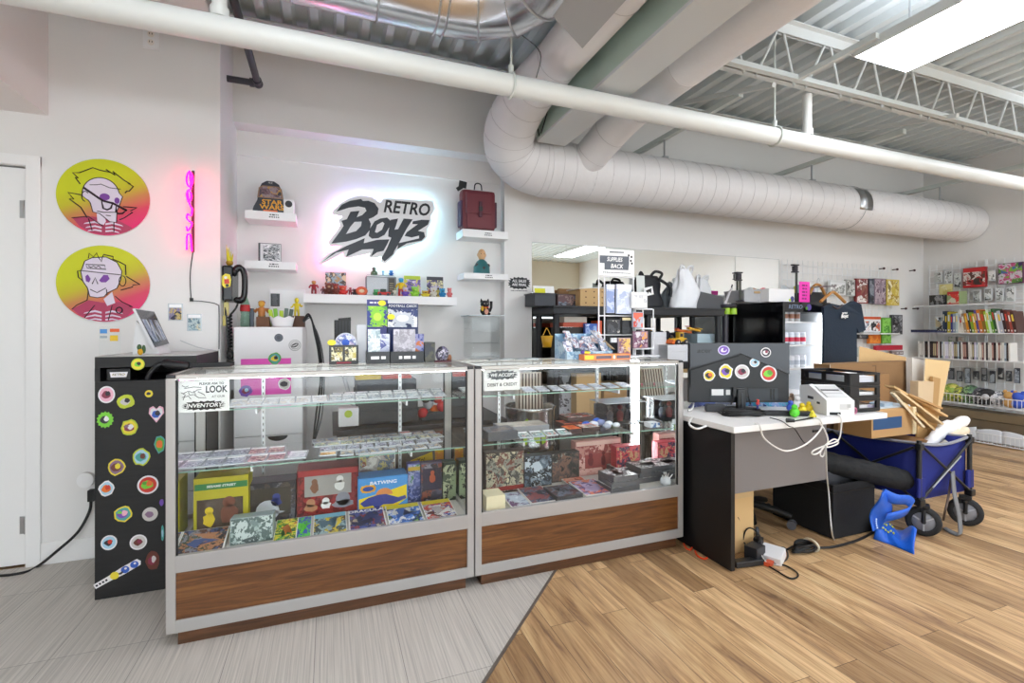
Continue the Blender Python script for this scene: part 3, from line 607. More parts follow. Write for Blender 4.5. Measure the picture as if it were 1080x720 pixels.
for a in ((112.5, 416, 9, 9, (WH, PK, MAR, DK), 'c', 'pink and white round sticker'), (133, 423, 10, 8.5, (YG, YG, GY, DK), 'i', 'yellow-green sticker with a grey figure'), (157, 415, 4.3, 3.8, (YE, YE, DK), 'c', 'tiny yellow oval sticker'),
          (111, 442.5, 9.3, 9, (LG, LG, DK, WH), 'b', 'lime burst sticker'), (136.5, 451, 10.5, 9.5, (YG, YE, MAR, WH, MV), 'i', 'yellow and maroon sticker'), (165, 436.5, 8.5, 9, (PK, WH, BU, DK), 'h', 'pink heart sticker with blue centre'),
          (168.5, 468, 6.5, 10.5, (TL, GREEN, OR), 'i', 'green and orange sticker'), (149, 482, 10, 10, (YG, LB, TL, BR), 'i', 'teal sticker with yellow trim'), (123, 492.5, 10, 9.5, (YE, MV, BR, YE), 'i', 'yellow and mauve sticker'), (112.5, 515, 9.5, 9, (WH, LB, OR, RD), 'i', 'white and orange sticker'),
          (156, 511, 11.3, 9.8, (WH, RD, LG, OR, GREEN), 'c', 'large red oval sticker with green middle'), (130, 542, 11, 9.5, (YE, TL, PP, PK, LG), 'i', 'rainbow cloud sticker'), (158.3, 542, 8.3, 7.3, (GY, GY, MV), 'c', 'grey round sticker'), (170.5, 529.5, 2.5, 4, (PP, PP), 'i', 'small purple sticker'),
          (115, 572, 8.7, 7.8, (WH, LB, DK, RD), 'c', 'pale blue round sticker'), (146, 571.5, 9.2, 8, (WH, GY, BR, MAR), 'c', 'white round sticker with a brown figure'), (161, 591, 8, 12, (BR, BR, MAR, GY), 'i', 'dark brown sticker'), (171.5, 562, 2, 9, (TL, TL, LB), 'i', 'teal sticker half hidden by the counter')):
    sticker(*a, seed=int(a[0]))
sticker(145.5, 384, 7.2, 6.2, (YG, YE, LG, DK), 'c', 'yellow smiley sticker on the top edge', seed=3)
# long strip sticker
q = PY(124, 605, KY0); b = B(); b.T = face(q.x, KY0-.0003, q.z, 27)
b.prism([(-.095, -.011), (-.03, -.012), (.02, -.017), (.09, -.015), (.098, 0), (.09, .017), (.02, .017), (-.03, .012), (-.095, .011)], .0005, WH)
b.prism(circle(-.012, 0, .017, 20), .0003, YE, TR(0, 0, .0005)); b.prism(circle(.032, 0, .016, 20), .0003, BU, TR(0, 0, .0005)); b.prism(circle(.071, 0, .016, 20), .0003, BU, TR(0, 0, .0005))
for i in range(4): b.box((-.085+i*.013, 0, .0007), (.008, .009, .0003), DK)
b.prism(circle(.036, .004, .005, 12), .0003, WH, TR(0, 0, .0008)); b.prism(circle(.075, .004, .005, 12), .0003, WH, TR(0, 0, .0008)); b.shape([arc(-.012, 0, .01, .01, 0, 180)], .0001, DK, TR(0, 0, .0009) @ RZ(180))
b.build('sticker', cab)['label'] = 'long slanted strip sticker with yellow and blue circles'
# things in the niche and on top of the cabinet
X0, X1, Z0, Z1 = rY(113, 389, 138, 400, KY0+.02)
t = thing('card_deck_box', 'small black deck box with a white and yellow logo in the cabinet niche', 'box', ((X0+X1)/2, KY0+.05, .985)); b = B(); b.bx(X0, X1, KY0+.012, KY0+.1, .986, 1.04, BLACK, .003); b.build('box', t)
b = B(); b.T = face((X0+X1)/2, KY0+.0118, 1.012); b.prism([(-.032, .012), (.036, .012), (.03, -.012), (-.028, -.012)], .0004, WH); b.text('RETRO', .014, YE, TR(0, 0, .0006), .0002, .2, 1.1); b.text('RETRO', .0135, DK, TR(0, 0.0005, .0008), .0002, .2, 1.1); b.build('logo', t)
def scanner(px, py, label):
    q = PY(px, py, KY0-.03); t = thing('barcode_scanner', label, 'scanner', (q.x, q.y, .987)); b = B()
    b.tube(smooth_path([(q.x-.035, KY0-.01, .99), (q.x-.02, KY0-.012, 1.02), (q.x+.005, KY0-.01, 1.05), (q.x+.03, KY0-.008, 1.062)], 5), [.011]*8+[.013]*4+[.012]*4, M('1d1d20', .3), 10); b.build('handle', t)
    b = B(); b.tube([(q.x+.025, KY0-.012, 1.064), (q.x+.05, KY0-.012, 1.056), (q.x+.13, KY0-.01, 1.045)], [.016, .02, .018], M('1d1d20', .3), 12); b.build('head', t)
scanner(163, 390, 'black curved hand scanner hooked on the cabinet front beside the showcase')
# payment-method sign, tablet
q = PZ(115, 368, 1.0985); q.y = 2.76
t = thing('payment_sign', 'small white card sign with four coloured payment marks on the black cabinet', 'sign', (PY(115, 362, 2.76).x, 2.76, 1.0975))
X0, X1, Z0, Z1 = rY(104.5, 344, 127, 363, 2.76); b = B(); b.bx(X0, X1, 2.76, 2.764, 1.0975, Z1, PLASTIC); b.bx(X0, X1, 2.764, 2.80, 1.0975, 1.1, M('e9e9e8', .4)); b.build('card', t)
for x0, y0, x1, y1, c in ((105.5, 347, 113, 351.5, '3f86c8'), (116, 346.5, 126, 350, 'd8581c'), (116, 353.5, 124.5, 359.5, 'dcb61e'), (105.5, 354, 113, 356.5, '9aa6ac')):
    a0, a1, c0, c1 = rY(x0, y0, x1, y1, 2.76); b = B(); b.bx(a0, a1, 2.759, 2.76, c0, c1, M(c, .4)); b.build('payment_mark', t)
TLc, TRc, BRc, BLc = PY(142, 325, 2.80), PY(162.5, 328, 3.04), PY(179, 363, 3.04), PY(163.5, 367.5, 2.80)
t = thing('tablet_register', 'tilted tablet register on a white wedge stand on the black cabinet', 'tablet', (BLc.x, 2.92, 1.0975))
nrm = (TRc-TLc).cross(BLc-TLc).normalized(); nrm = nrm if nrm.x > 0 else -nrm
def quadslab(b, c, th, m, inset=0.):
    ctr = sum(c, Vector())/4; c = [p+(ctr-p)*inset for p in c]; k = [p-nrm*th for p in c]
    b.raw(c+k, [(0, 1, 2, 3), (7, 6, 5, 4), (0, 4, 5, 1), (1, 5, 6, 2), (2, 6, 7, 3), (3, 7, 4, 0)], m)
b = B(); quadslab(b, [TLc, TRc, BRc, BLc], .01, M('d9d9db', .35)); b.build('case', t)
b = B(); quadslab(b, [p+nrm*.0012 for p in (TLc, TRc, BRc, BLc)], .001, M('2a2b33', .15), .05); b.build('bezel', t)
sc = [TLc.lerp(BLc, .22), TRc.lerp(BRc, .22), TRc.lerp(BRc, .9), TLc.lerp(BLc, .9)]
b = B(); quadslab(b, [p+nrm*.002 for p in sc], .0006, art(('1f2536', '39465f', '8693ab', 'c4cbd6', '2c3550'), 14, .15, (1, 3, .6)), .14); b.build('screen', t)
b = B(); y0, y1 = 2.83, 3.01; pf = [(BLc.x+.012, 1.0978), (BLc.x-.10, 1.0978), (TLc.x-.005, TLc.z-.06), (TLc.x+.022, TLc.z-.085)]
b.raw([(x, y0, z) for x, z in pf]+[(x, y1, z) for x, z in pf], [(0, 1, 2, 3), (7, 6, 5, 4), (0, 4, 5, 1), (1, 5, 6, 2), (2, 6, 7, 3), (3, 7, 4, 0)], M('dcdcdc', .4)); b.build('wedge_stand', t)
b = B(); b.tube(smooth_path([(BLc.x+.05, 3.02, 1.16), (BLc.x+.12, 3.08, 1.12), (BLc.x+.2, 3.1, 1.10)], 6), .003, M('c9c9c9'), 6); b.build('cable', t)
q = PY(148, 366, 2.74); b = B(); b.ell((q.x, 2.74, 1.113), (.011, .012, .016), M('d9a21c')); b.ell((q.x-.004, 2.74, 1.135), (.009, .01, .014), M('3c5a34')); b.ell((q.x+.012, 2.745, 1.125), (.008, .008, .02), M('3c5a34'))
one(b, 'toy_figurine', 'tiny green and yellow toy beside the tablet stand', 'toy')
# ================= ALCOVE: CABINET, PHONE, SHELVES, SIGN =================
LAM = M('eceaea', .4)
# white filing cabinet
FX0, FX1, FY0, FY1, FZ = -.523, -.150, 3.20, 3.70, 1.233
fc = thing('filing_cabinet', 'tall white drawer cabinet standing in the alcove behind the counter', 'cabinet', ((FX0+FX1)/2, 3.45, 0))
b = B(); b.bx(FX0, FX1, FY0+.02, FY1, .004, FZ, LAM, .003); b.build('carcass', fc)
zz = [.02, .30, .585, FZ-.005]
for i in range(3):
    z0, z1 = zz[i]+.003, zz[i+1]-.003
    b = B(); b.bx(FX0+.003, FX1-.003, FY0, FY0+.019, z0, z1, LAM, .003); d = b.build('drawer', fc)
    if i < 2:
        c = PY(293, 456, FY0).x; b = B(); b.T = face(c, FY0-.0008, z1-.003); b.prism([(x, y) for x, y in arc(0, 0, .055, .03, 180, 360)], .001, BLACK); b.build('handle', d)
q = (FX0+FX1)/2
def front_disc(px, py, r, cols, label, Y=FY0, parent=fc):
    p = PY(px, py, Y); b = B(); b.T = face(p.x, Y-.0005, p.z)
    for i, (f, m) in enumerate(cols): b.prism(circle(0, 0, r*f, 28), .0004, m, TR(0, 0, .0004*i))
    o = b.build('sticker', parent); o['label'] = label; return o, p
front_disc(294, 356, .024, ((1, M('5a5e66')), (.8, M('666a72')), (.5, M('50545c'))), 'dark grey round sticker')
o, p = front_disc(311, 364, .034, ((1, WHITE), (.97, INK), (.9, WHITE), (.7, INK), (.62, WHITE)), 'black and white round logo sticker')
b = B(); b.T = face(p.x, FY0-.003, p.z, 25); b.prism(circle(0, 0, .02, 20, .012), .0004, INK); b.prism([(-.014, -.003), (.014, -.003), (.014, .003), (-.014, .003)], .0006, WHITE); b.build('sticker', fc)['label'] = 'black device drawing on the logo sticker'
X0, X1, Z0, Z1 = rY(254, 378, 307, 416, FY0); t = thing('pink_notice', 'bright pink paper notice taped on the white drawer cabinet', 'notice', ((X0+X1)/2, FY0-.004, Z0))
b = B(); b.bx(X0, X1, FY0-.0025, FY0-.0015, Z0, Z1, PINK); b.build('sheet', t)
b = B(); b.T = face((X0+X1)/2, FY0-.0035, (Z0+Z1)/2)
b.scrawl(.2, .05, 2, M('7c1c5c'), TR(-.02, .05, 0))
b.build('lettering', t)
for px, py, cs, lb in ((290, 378, (GREEN, TL, YE, DK), 'green and yellow sticker'), (259, 412, (PP, PP, MAR, LB), 'purple sticker'), (300, 405, (WHITE, GY, DK), 'white sticker')):
    sticker(px, py, 7.5, 7, cs, 'i', lb, Y=FY0-.004, parent=t, seed=int(px))
# wall phone with handset and curly cord (hung on the short side wall)
BK = M('121214', .25)
t = thing('wall_phone', 'black wall telephone with a hanging handset and twisted cord', 'telephone', (-.55, 3.3, 1.39))
b = B(); b.bx(AX+.001, -.532, 3.222, 3.44, 1.385, 1.595, BK, .012); b.build('body', t)
b = B(); b.T = face(-.561, 3.2215, 1.50); b.prism([(-.022, .03), (-.005, .045), (.018, .04), (.024, .01), (.02, -.03), (-.01, -.04), (-.024, -.02)], .0005, YE); b.prism([(-.012, .01), (.012, .014), (.016, -.012), (-.01, -.016)], .0004, RD, TR(0, 0, .0005)); b.prism(circle(-.004, .022, .008, 12), .0004, WH, TR(0, 0, .0005)); b.prism(circle(.004, -.024, .009, 12), .0004, DK, TR(0, 0, .0005)); b.build('sticker', t)
b = B(); yy = 3.25
hs = [(-.525, yy, 1.562), (-.505, yy, 1.585), (-.483, yy, 1.575), (-.472, yy, 1.54), (-.470, yy, 1.48), (-.474, yy, 1.42), (-.488, yy, 1.395), (-.512, yy, 1.39)]
b.tube(smooth_path(hs, 5), [.02]*8+[.0165]*20+[.02]*8, BK, 12); b.ell((-.522, yy, 1.557), (.016, .026, .026), BK); b.ell((-.508, yy, 1.392), (.022, .028, .02), BK); b.build('handset', t)
b = B(); pts = []
cz = [(-.508, 1.37), (-.52, 1.34), (-.55, 1.30)]
for k in range(70):
    u = k/69; z = 1.30-.2*u; pts.append((-.548+.009*math.cos(k*.9), yy+.012*math.sin(k*.9), z))
b.tube(smooth_path([(x, yy, z) for x, z in cz], 4)+[Vector(p) for p in pts], .0058, BK, 7); b.build('cord', t)
b = B(); b.tube(smooth_path([(-.548, yy, 1.10), (-.53, yy, 1.07), (-.535, yy, 1.05), (-.553, yy, 1.05), (-.56, yy, 1.075), (-.553, yy, 1.10)], 4), .007, BK, 7)
b.tube(smooth_path([(-.555, yy, 1.11), (-.562, yy, 1.2), (-.568, yy, 1.3), (-.575, yy+.01, 1.385)], 4), .0055, BK, 7); b.build('cord', t)
b = B(); q = Vector((-.555, 3.28, 1.596)); r = random.Random(2)
for i in range(9):
    a = r.random()*6.28; b.tube(smooth_path([q+Vector((0, 0, .002)), q+Vector((.012*math.cos(a), .012*math.sin(a), .04)), q+Vector((.018*math.cos(a), .02*math.sin(a), .05+.085*(i/9)))], 4), [.007]*4+[.006, .004, .003, .002, .001], M('d9cc2c', .6), 6)
b.ell(q+Vector((0, 0, .02)), (.02, .02, .018), M('b98a1e')); one(b, 'yellow_ornament', 'spiky yellow ornament standing on the wall phone', 'ornament')
b = B(); b.bx(-.58, -.555, 3.25, 3.27, 1.30, 1.38, M('cfc27a'), .004); b.bx(-.585, -.565, 3.245, 3.265, 1.24, 1.30, M('c9b96a'), .003); one(b, 'paper_tag', 'pale yellow paper tags hanging below the wall phone', 'tag')
# things on the drawer cabinet
CY = 3.34
def XZ(px, py, Y): p = PY(px, py, Y); return p.x, p.z
x, _ = XZ(258.5, 340, CY); GB = glass_mat('green_glass', (.62, .80, .70, 1), 1.2)
t = thing('glass_bottle', 'tall green glass soda bottle with a red label on the drawer cabinet', 'bottle', (x, CY, FZ))
b = B(); b.lathe([(0, 0), (.024, 0), (.027, .01), (.026, .05), (.023, .075), (.027, .11), (.025, .14), (.012, .18), (.010, .205), (.012, .208), (.012, .215), (0, .215)], GB, (x, CY, FZ+.001), 20); b.build('bottle', t)
b = B(); b.lathe([(.0275, .095), (.0278, .115), (.026, .135)], RED, (x, CY, FZ+.001), 20); b.build('label', t)
def boxat(px0, py0, px1, py1, Y, dep, m, name, label, cat, base=None, bev=.002):
    X0, X1, Z0, Z1 = rY(px0, py0, px1, py1, Y); b = B(); b.bx(X0, X1, Y, Y+dep, base if base is not None else Z0, Z1, m, bev); return one(b, name, label, cat), (X0, X1, Z0, Z1)
boxat(270, 334, 284, 342, 3.30, .12, BROWN, 'wooden_box', 'small brown wooden box beside the glass bottle', 'box', FZ+.001)
boxat(263, 325, 267.5, 342, 3.36, .03, M('20263c', .3), 'pen_case', 'dark blue upright pen case behind the glass bottle', 'case', FZ+.001)
t = thing('scalloped_bowl', 'white bowl with a wavy rim on the drawer cabinet', 'bowl', (XZ(298, 340, CY)[0], CY, FZ)); X0, X1, Z0, Z1 = rY(284, 332, 311, 342, CY)
b = B(); cx, r0 = (X0+X1)/2, (X1-X0)/2
b.surf(lambda u, v: (cx+(r0*(.8+.2*v))*math.cos(2*PI*u), CY+.07*(.8+.2*v)*math.sin(2*PI*u), FZ+.001+v*(.062+.006*math.cos(2*PI*u*7))), 56, 5, WHITE, .003); b.prism([(cx+r0*.8*math.cos(2*PI*i/30), CY+.056*math.sin(2*PI*i/30)) for i in range(30)], .003, WHITE, TR(0, 0, FZ+.001)); b.build('bowl', t)
b = B()
for i, (dx, h, m) in enumerate(((-.06, .105, LIME), (-.035, .112, M('7ab52e')), (-.005, .1, LIME), (.02, .115, M('6b7b6e')), (.045, .11, M('56635a')))): b.box((cx+dx, CY+.005, FZ+.004+h/2), (.022, .03, h), m, RY((i-2)*5), .004)
one(b, 'marker_set', 'lime and grey packets standing in the white wavy bowl', 'packets')
def fig(px, ytop, ybase, Y, cols, name, label, kind='stand', base=None, wide=1., group=None, cat='toy'):
    q = PY(px, ybase, Y); top = PY(px, ytop, Y); z0 = base if base is not None else q.z; h = top.z-z0; x = q.x; c = [M(k, .45) if isinstance(k, str) else k for k in cols]
    b = B(); w = h*wide; rr = random.Random(int(px*7+ytop))
    if kind == 'stand':
        for s in (-1, 1): b.tube([(x+s*.07*w, Y, z0+.001), (x+s*.09*w, Y, z0+.2*h), (x+s*.06*w, Y, z0+.44*h)], [.065*w, .055*w, .07*w], c[0], 8); b.ell((x+s*.08*w, Y-.03*w, z0+.03*h), (.06*w, .09*w, .03*h), c[0], None, 8, 5)
        b.tube([(x, Y, z0+.40*h), (x, Y, z0+.55*h), (x, Y, z0+.70*h), (x, Y, z0+.76*h)], [.12*w, .125*w, .15*w, .06*w], c[1], 10)
        for s in (-1, 1): b.tube([(x+s*.14*w, Y, z0+.70*h), (x+s*.22*w, Y-.02*w, z0+.56*h), (x+s*(.2+.1*rr.random())*w, Y-.08*w, z0+(.42+.3*rr.random())*h)], [.05*w, .042*w, .045*w], c[1], 7)
        b.ell((x, Y-.005, z0+.87*h), (.115*w, .115*w, .13*h), c[2], None, 10, 7)
        if len(c) > 3: b.ell((x, Y+.02*w, z0+.93*h), (.125*w, .115*w, .085*h), c[3], None, 10, 6)
    elif kind == 'round':
        b.ell((x, Y, z0+.30*h), (.36*w, .3*w, .30*h), c[0], None, 12, 8); b.ell((x, Y-.03*w, z0+.72*h), (.30*w, .27*w, .28*h), c[1], None, 12, 8)
        for s in (-1, 1): b.ell((x+s*.24*w, Y, z0+.92*h), (.09*w, .07*w, .1*h), c[1], None, 8, 6); b.ell((x+s*.33*w, Y-.1*w, z0+.36*h), (.1*w, .12*w, .15*h), c[0], None, 8, 6); b.ell((x+s*.2*w, Y-.18*w, z0+.09*h), (.13*w, .16*w, .09*h), c[0], None, 8, 6)
        b.ell((x, Y-.24*w, z0+.66*h), (.12*w, .08*w, .1*h), c[2], None, 8, 6)
    elif kind == 'bust':
        b.tube([(x, Y, z0), (x, Y, z0+.3*h), (x, Y, z0+.5*h), (x, Y, z0+.6*h)], [.40*w, .38*w, .24*w, .1*w], c[0], 14); b.ell((x, Y, z0+.78*h), (.2*w, .2*w, .24*h), c[1], None, 12, 8)
        for s in (-1, 1): b.ell((x+s*.19*w, Y, z0+.77*h), (.04*w, .04*w, .07*h), c[1], None, 6, 5)
        b.tube([(x-.3*w, Y-.1*w, z0+.35*h), (x, Y-.32*w, z0+.2*h), (x+.3*w, Y-.1*w, z0+.35*h)], .1*w, c[2], 8)
        for s in (-1, 1): b.ell((x+s*.07*w, Y-.17*w, z0+.8*h), .022*w, DK, None, 6, 5)
    elif kind == 'car':
        b.box((x, Y, z0+.32*h), (w*2.1, .5*w, .36*h), c[0], None, .1*h); b.box((x-.1*w, Y, z0+.68*h), (w*1.0, .42*w, .5*h), c[1], None, .12*h)
        for sx in (-.65, .65):
            for sy in (-1, 1): b.cyl((x+sx*w, Y+sy*.2*w, z0+.19*h), (x+sx*w, Y+sy*.29*w, z0+.19*h), .19*h, DK, None, 12)
    elif kind == 'cluster':
        for i in range(5):
            dx, dz = (rr.random()-.5)*w*.7, rr.random()*.5*h
            b.ell((x+dx, Y+(rr.random()-.5)*.2*w, z0+.22*h+dz), (.2*w, .16*w, .22*h), c[i % len(c)], None, 9, 6)
        b.box((x, Y, z0+.09*h), (w*.8, w*.4, .18*h), c[0], None, .02*h)
    return one(b, name, label, cat, group)
fig(276, 317, 342, 3.37, ('3a6b3a', 'c07a3a', 'd9a23a', '8c2f22'), 'toy_figurine', 'brown and green toy figure between the bottle and the bowl', base=FZ+.001)
fig(313, 314, 334, 3.42, ('e0c81c', 'e8d020', 'f0dc3a'), 'action_figure', 'bright yellow toy figure with arms out on the drawer cabinet', base=FZ+.06, wide=.9)
boxat(306, 333, 321, 342, 3.40, .14, M('5a3b28', .6), 'wooden_tray', 'dark brown tray under the yellow toy figure', 'tray', FZ+.001)
X0, X1, Z0, Z1 = rY(284, 305, 322, 334, 3.715)
t = thing('picture_board', 'large white framed board leaning on the alcove wall', 'picture', ((X0+X1)/2, 3.71, FZ)); b = B(); b.bx(X0, X1, 3.708, 3.728, FZ+.002, Z1, M('e9e8e8', .4), .004); b.bx(X0+.008, X1-.008, 3.707, 3.708, FZ+.01, Z1-.008, M('f4f4f3', .3)); b.build('board', t)
a0, a1, c0, c1 = rY(285.5, 309.5, 295, 323, 3.705); b = B(); b.bx(a0, a1, 3.703, 3.707, c0, c1, M('1c1d1f', .3))
for i in range(6): b.bx(a0+.01, a1-.012-.004*(i % 3), 3.7025, 3.703, c0+.012+i*.013, c0+.015+i*.013, M('8f9194'))
b.build('dark_notice', t)
b = B()
for i, (dx, col) in enumerate(((0, BLACK), (.012, BLACK), (.02, M('4a4a4c')))): b.tube(smooth_path([PY(320, 338+i, 3.3), PY(325+i, 331+i*2, 3.32), PY(329+i, 338+i*3, 3.3), PY(332+i*1.5, 352, 3.28), PY(336+i*2, 372, 3.26), PY(338+i*2, 400, 3.25), PY(333+i*3, 440, 3.25), PY(330, 470, 3.25)], 6), .006 if i < 2 else .004, col, 7)
one(b, 'power_cables', 'black cables drooping down the right side of the white drawer cabinet', 'cable')
# --- floating shelves ---
SHM = M('f3f2f2', .4)
def shelf(x0, x1, z0, z1, yf, label, txt=None):
    t = thing('floating_shelf', label, 'shelf', ((x0+x1)/2, (yf+WY1)/2, z0)); b = B(); b.bx(x0, x1, yf, WY1-.0005, z0, z1, SHM, .002); b.build('board', t)
    if txt:
        b = B(); b.T = face((x0+x1)/2+.02, yf-.0008, (z0+z1)/2); b.scrawl(.07, .03, 2, INK, Matrix()); b.build('price_label', t)
    return t
shelf(-.512, -.208, 1.940, 1.996, 3.53, 'upper left floating shelf, with the dome box', '$75'); shelf(-.515, -.208, 1.616, 1.668, 3.53, 'lower left floating shelf, with the small framed photo', 'SIGNED')
shelf(-.16, .893, 1.398, 1.458, 3.50, 'long white floating shelf of toys below the shop sign')
shelf(.945, 1.312, 1.922, 1.982, 3.53, 'upper right floating shelf, with the maroon backpack', '$80'); shelf(.955, 1.312, 1.604, 1.65, 3.53, 'middle right floating shelf, with the bald bust', '$45')
# dome box and camera
X0, X1, Z0, Z1 = rY(267, 192, 304, 223, 3.58)
t = thing('dome_toy_box', 'dark blue dome-shaped toy box with a window on the upper left shelf', 'toy box', ((X0+X1)/2, 3.62, 1.9965)); W = X1-X0; Hh = Z1-1.9965
dome = [(-.5, 0), (-.48, .12), (-.37, .35), (-.33, .7), (-.24, .9), (-.1, .99), (.1, .99), (.24, .9), (.33, .7), (.37, .35), (.48, .12), (.5, 0)]
b = B(); b.T = face((X0+X1)/2, 3.64, 1.9967); b.prism([(x*W, y*Hh) for x, y in dome], .09, M('1a1d2c', .3)); b.build('box', t)
b = B(); b.T = face((X0+X1)/2, 3.5499, 1.9967); b.prism([(x*W*.74, Hh*(.42+y*.42)) for x, y in [(-.5, .05), (-.44, .8), (-.3, .98), (.3, .98), (.44, .8), (.5, .05)]], .001, M('8c6a4e', .3)); b.prism([(x*W*.66, Hh*(.45+y*.36)) for x, y in [(-.5, .05), (-.44, .8), (-.3, .98), (.3, .98), (.44, .8), (.5, .05)]], .001, art(('3a2c34', '6a4a52', '8d7a80', 'b98a3a', '2a2430'), 30), TR(0, 0, .0008)); b.build('window', t)
b = B(); b.T = face((X0+X1)/2, 3.5495, 1.9967); b.text('STAR', .042, M('e8a31c'), TR(.01, Hh*.31, 0), .0004, 0, 1.25, 'CENTER', .001); b.text('WARS', .042, M('e8a31c'), TR(.01, Hh*.15, 0), .0004, 0, 1.25, 'CENTER', .001); b.box((0, Hh*.035, .0002), (W*.4, Hh*.05, .0006), ORANGE); b.text('PEZ', .016, GY, TR(.0, Hh*.93, 0), .0003); b.build('lettering', t)
X0, X1, Z0, Z1 = rY(299, 210, 310, 224, 3.545)
t = thing('smart_camera', 'white cube camera with a black lens on the upper left shelf', 'camera', ((X0+X1)/2, 3.57, 1.9965)); b = B(); b.bx(X0, X1, 3.543, 3.548+.06, 1.9967, Z1, WHITE, .008); b.build('body', t)
b = B(); b.T = face((X0+X1)/2, 3.543, Z1-.033); b.prism(circle(0, 0, .022, 24), .002, BLACK); b.prism(circle(0, 0, .01, 20), .001, M('2e3440', .1), TR(0, 0, .002)); b.build('lens', t)
X0, X1, Z0, Z1 = rY(272, 256, 296, 275, 3.58)
t = thing('photo_frame', 'small clear-framed black and white photo on the lower left shelf', 'photo', ((X0+X1)/2, 3.6, 1.6685)); b = B(); b.bx(X0, X1, 3.60, 3.615, 1.6686, Z1, M('3c3e42', .3)); b.bx(X0+.012, X1-.002, 3.5985, 3.60, 1.672, Z1-.004, M('d9d9da', .3)); b.build('frame', t)
b = B(); b.bx(X0+.03, X1-.008, 3.5975, 3.5985, 1.676, Z1-.008, art(('1c1d20', 'f2f2f2', '55585c', 'c4c6c8', '2c2e30'), 26, .3, (1, 1, 3))); b.build('photo', t)
# --- toys on the long shelf ---
SY, SB = 3.58, 1.4585
fig(331, 296, 311, SY, ('8c1f2a', 'a02430', 'c08a3a', 'b01f5a'), 'toy_figurine', 'dark red toy figure at the left end of the long shelf', base=SB, wide=1.3)
X0, X1, Z0, Z1 = rY(343, 287, 365, 311, 3.66); b = B(); b.box(((X0+X1)/2, 3.67, SB+.001+(Z1-SB)/2), (X1-X0, .006, Z1-SB), art(('e6dcc8', 'b08a5a', '8fa6b4', '4a3c34', 'd9c4a2'), 24), RX(-6)); one(b, 'art_print', 'small beige and blue print leaning at the back of the long shelf', 'print')
fig(347, 298, 311, SY, ('5a2c20', '7a3c2a', 'c9a888', '4a2418'), 'toy_figurine', 'brown toy figure in front of the beige print', 'round', base=SB, wide=1.0)
fig(341, 302, 311, SY, ('4a2c3a', '6a3c44', '9a6a5a'), 'toy_figurine', 'small dark plum toy left of the brown figure', base=SB, wide=1.3)
fig(354, 299, 311, SY-.03, ('6a2c22', '8c3426', 'b0603a'), 'toy_figurine', 'rust-red toy figure right of the brown figure', 'round', base=SB, wide=.8)
fig(361.5, 301, 311, SY, ('c8302c', 'd9503a', 'e88a6a', '1c1c22'), 'toy_figurine', 'bright red toy with black hair on the long shelf', 'round', base=SB, wide=1.2)
fig(369.5, 303, 311, SY, ('7a1c2c', '8c2434', 'a04450'), 'toy_figurine', 'small crimson toy between the red toy and the round clock toy', base=SB, wide=1.4)
fig(375, 304.5, 311, SY+.02, ('2c2c34', '4a3a3a', '8a3a30'), 'toy_figurine', 'small black toy left of the orange ring toy', 'round', base=SB, wide=1.2)
b = B(); q = PY(381.5, 307.5, SY); b.tube([(q.x+.03*math.cos(a), SY, SB+.033+.022*math.sin(a)) for a in [2*PI*i/20 for i in range(20)]], .011, M('d0603a'), 10, True); b.ell((q.x, SY, SB+.033), (.02, .014, .015), M('f0d8b8')); b.box((q.x, SY, SB+.005), (.03, .03, .01), M('c84a30'))
one(b, 'ring_toy', 'round orange ring toy with a cream middle beside the silver radio', 'toy')
X0, X1, Z0, Z1 = rY(386, 291.5, 418, 311, 3.60)
t = thing('retro_radio', 'silver and dark vintage radio in the middle of the long shelf', 'radio', ((X0+X1)/2, 3.64, SB)); b = B(); b.bx(X0, X1, 3.60, 3.68, SB+.0005, Z1, M('77787c', .4), .004); b.build('case', t)
b = B(); m_ = (X1-X0)*.66
for i in range(26): b.bx(X0+.008+i*m_/26, X0+.008+i*m_/26+.0035, 3.597, 3.60, SB+.008, Z1-.008, M('b9babd', .3, .6))
b.build('speaker_grille', t); b = B(); b.bx(X0+m_+.018, X0+m_+.06, 3.598, 3.60, SB+.02, Z1-.01, M('3a342e', .3))
for i in range(5): b.bx(X0+m_+.024, X0+m_+.054, 3.597, 3.598, SB+.03+i*.016, SB+.033+i*.016, M('c9b98a'))
b.build('tuning_dial', t)
b = B(); b.tube([(X0+.005, 3.64, Z1+.001), (X0+.01, 3.64, Z1+.012), (X1-.01, 3.64, Z1+.012), (X1-.005, 3.64, Z1+.001)], .003, STEEL, 6); b.build('handle', t)
RZt = Z1+.0005
for px, y0, cols, lb, k, wd in ((394.5, 281.5, ('4a6a4a', '5a625c', '9aa09c', '787c7a'), 'grey-green toy bust sitting on the radio', 'bust', 1.1), (404, 284.5, ('3a80c4', '4a94d4', '8cc0e4'), 'thin light-blue toy figure on the radio', 'stand', .9), (412.5, 285, ('1f6ac0', '2c7ad0', '5aa4e0'), 'chunky blue toy figure on the radio', 'round', 1.1), (421, 286, ('b4d02c', 'e0e0e4', '3a4a90'), 'white and lime toy at the right end of the radio', 'round', 1.1)):
    fig(px, y0, 291.5, 3.635 if px < 418 else 3.69, cols, 'toy_figurine', lb, k, base=RZt+.013 if px < 418 else None, wide=wd) if px < 418 else None
fig(396.5, 305, 312, 3.54, ('2c8a4a', '4ab06a', '8cd0a0'), 'toy_figurine', 'small green toy in front of the radio', 'round', base=SB, wide=1.1)
fig(405, 304, 312, 3.53, ('c8281c', '2c3a2c'), 'toy_car', 'red toy car in front of the radio', 'car', base=SB, wide=.8)
fig(416.5, 304, 312, 3.54, ('d8d4c4', 'e8e4d8', '9aa06a'), 'toy_figurine', 'cream toy in front of the right end of the radio', base=SB, wide=1.2)
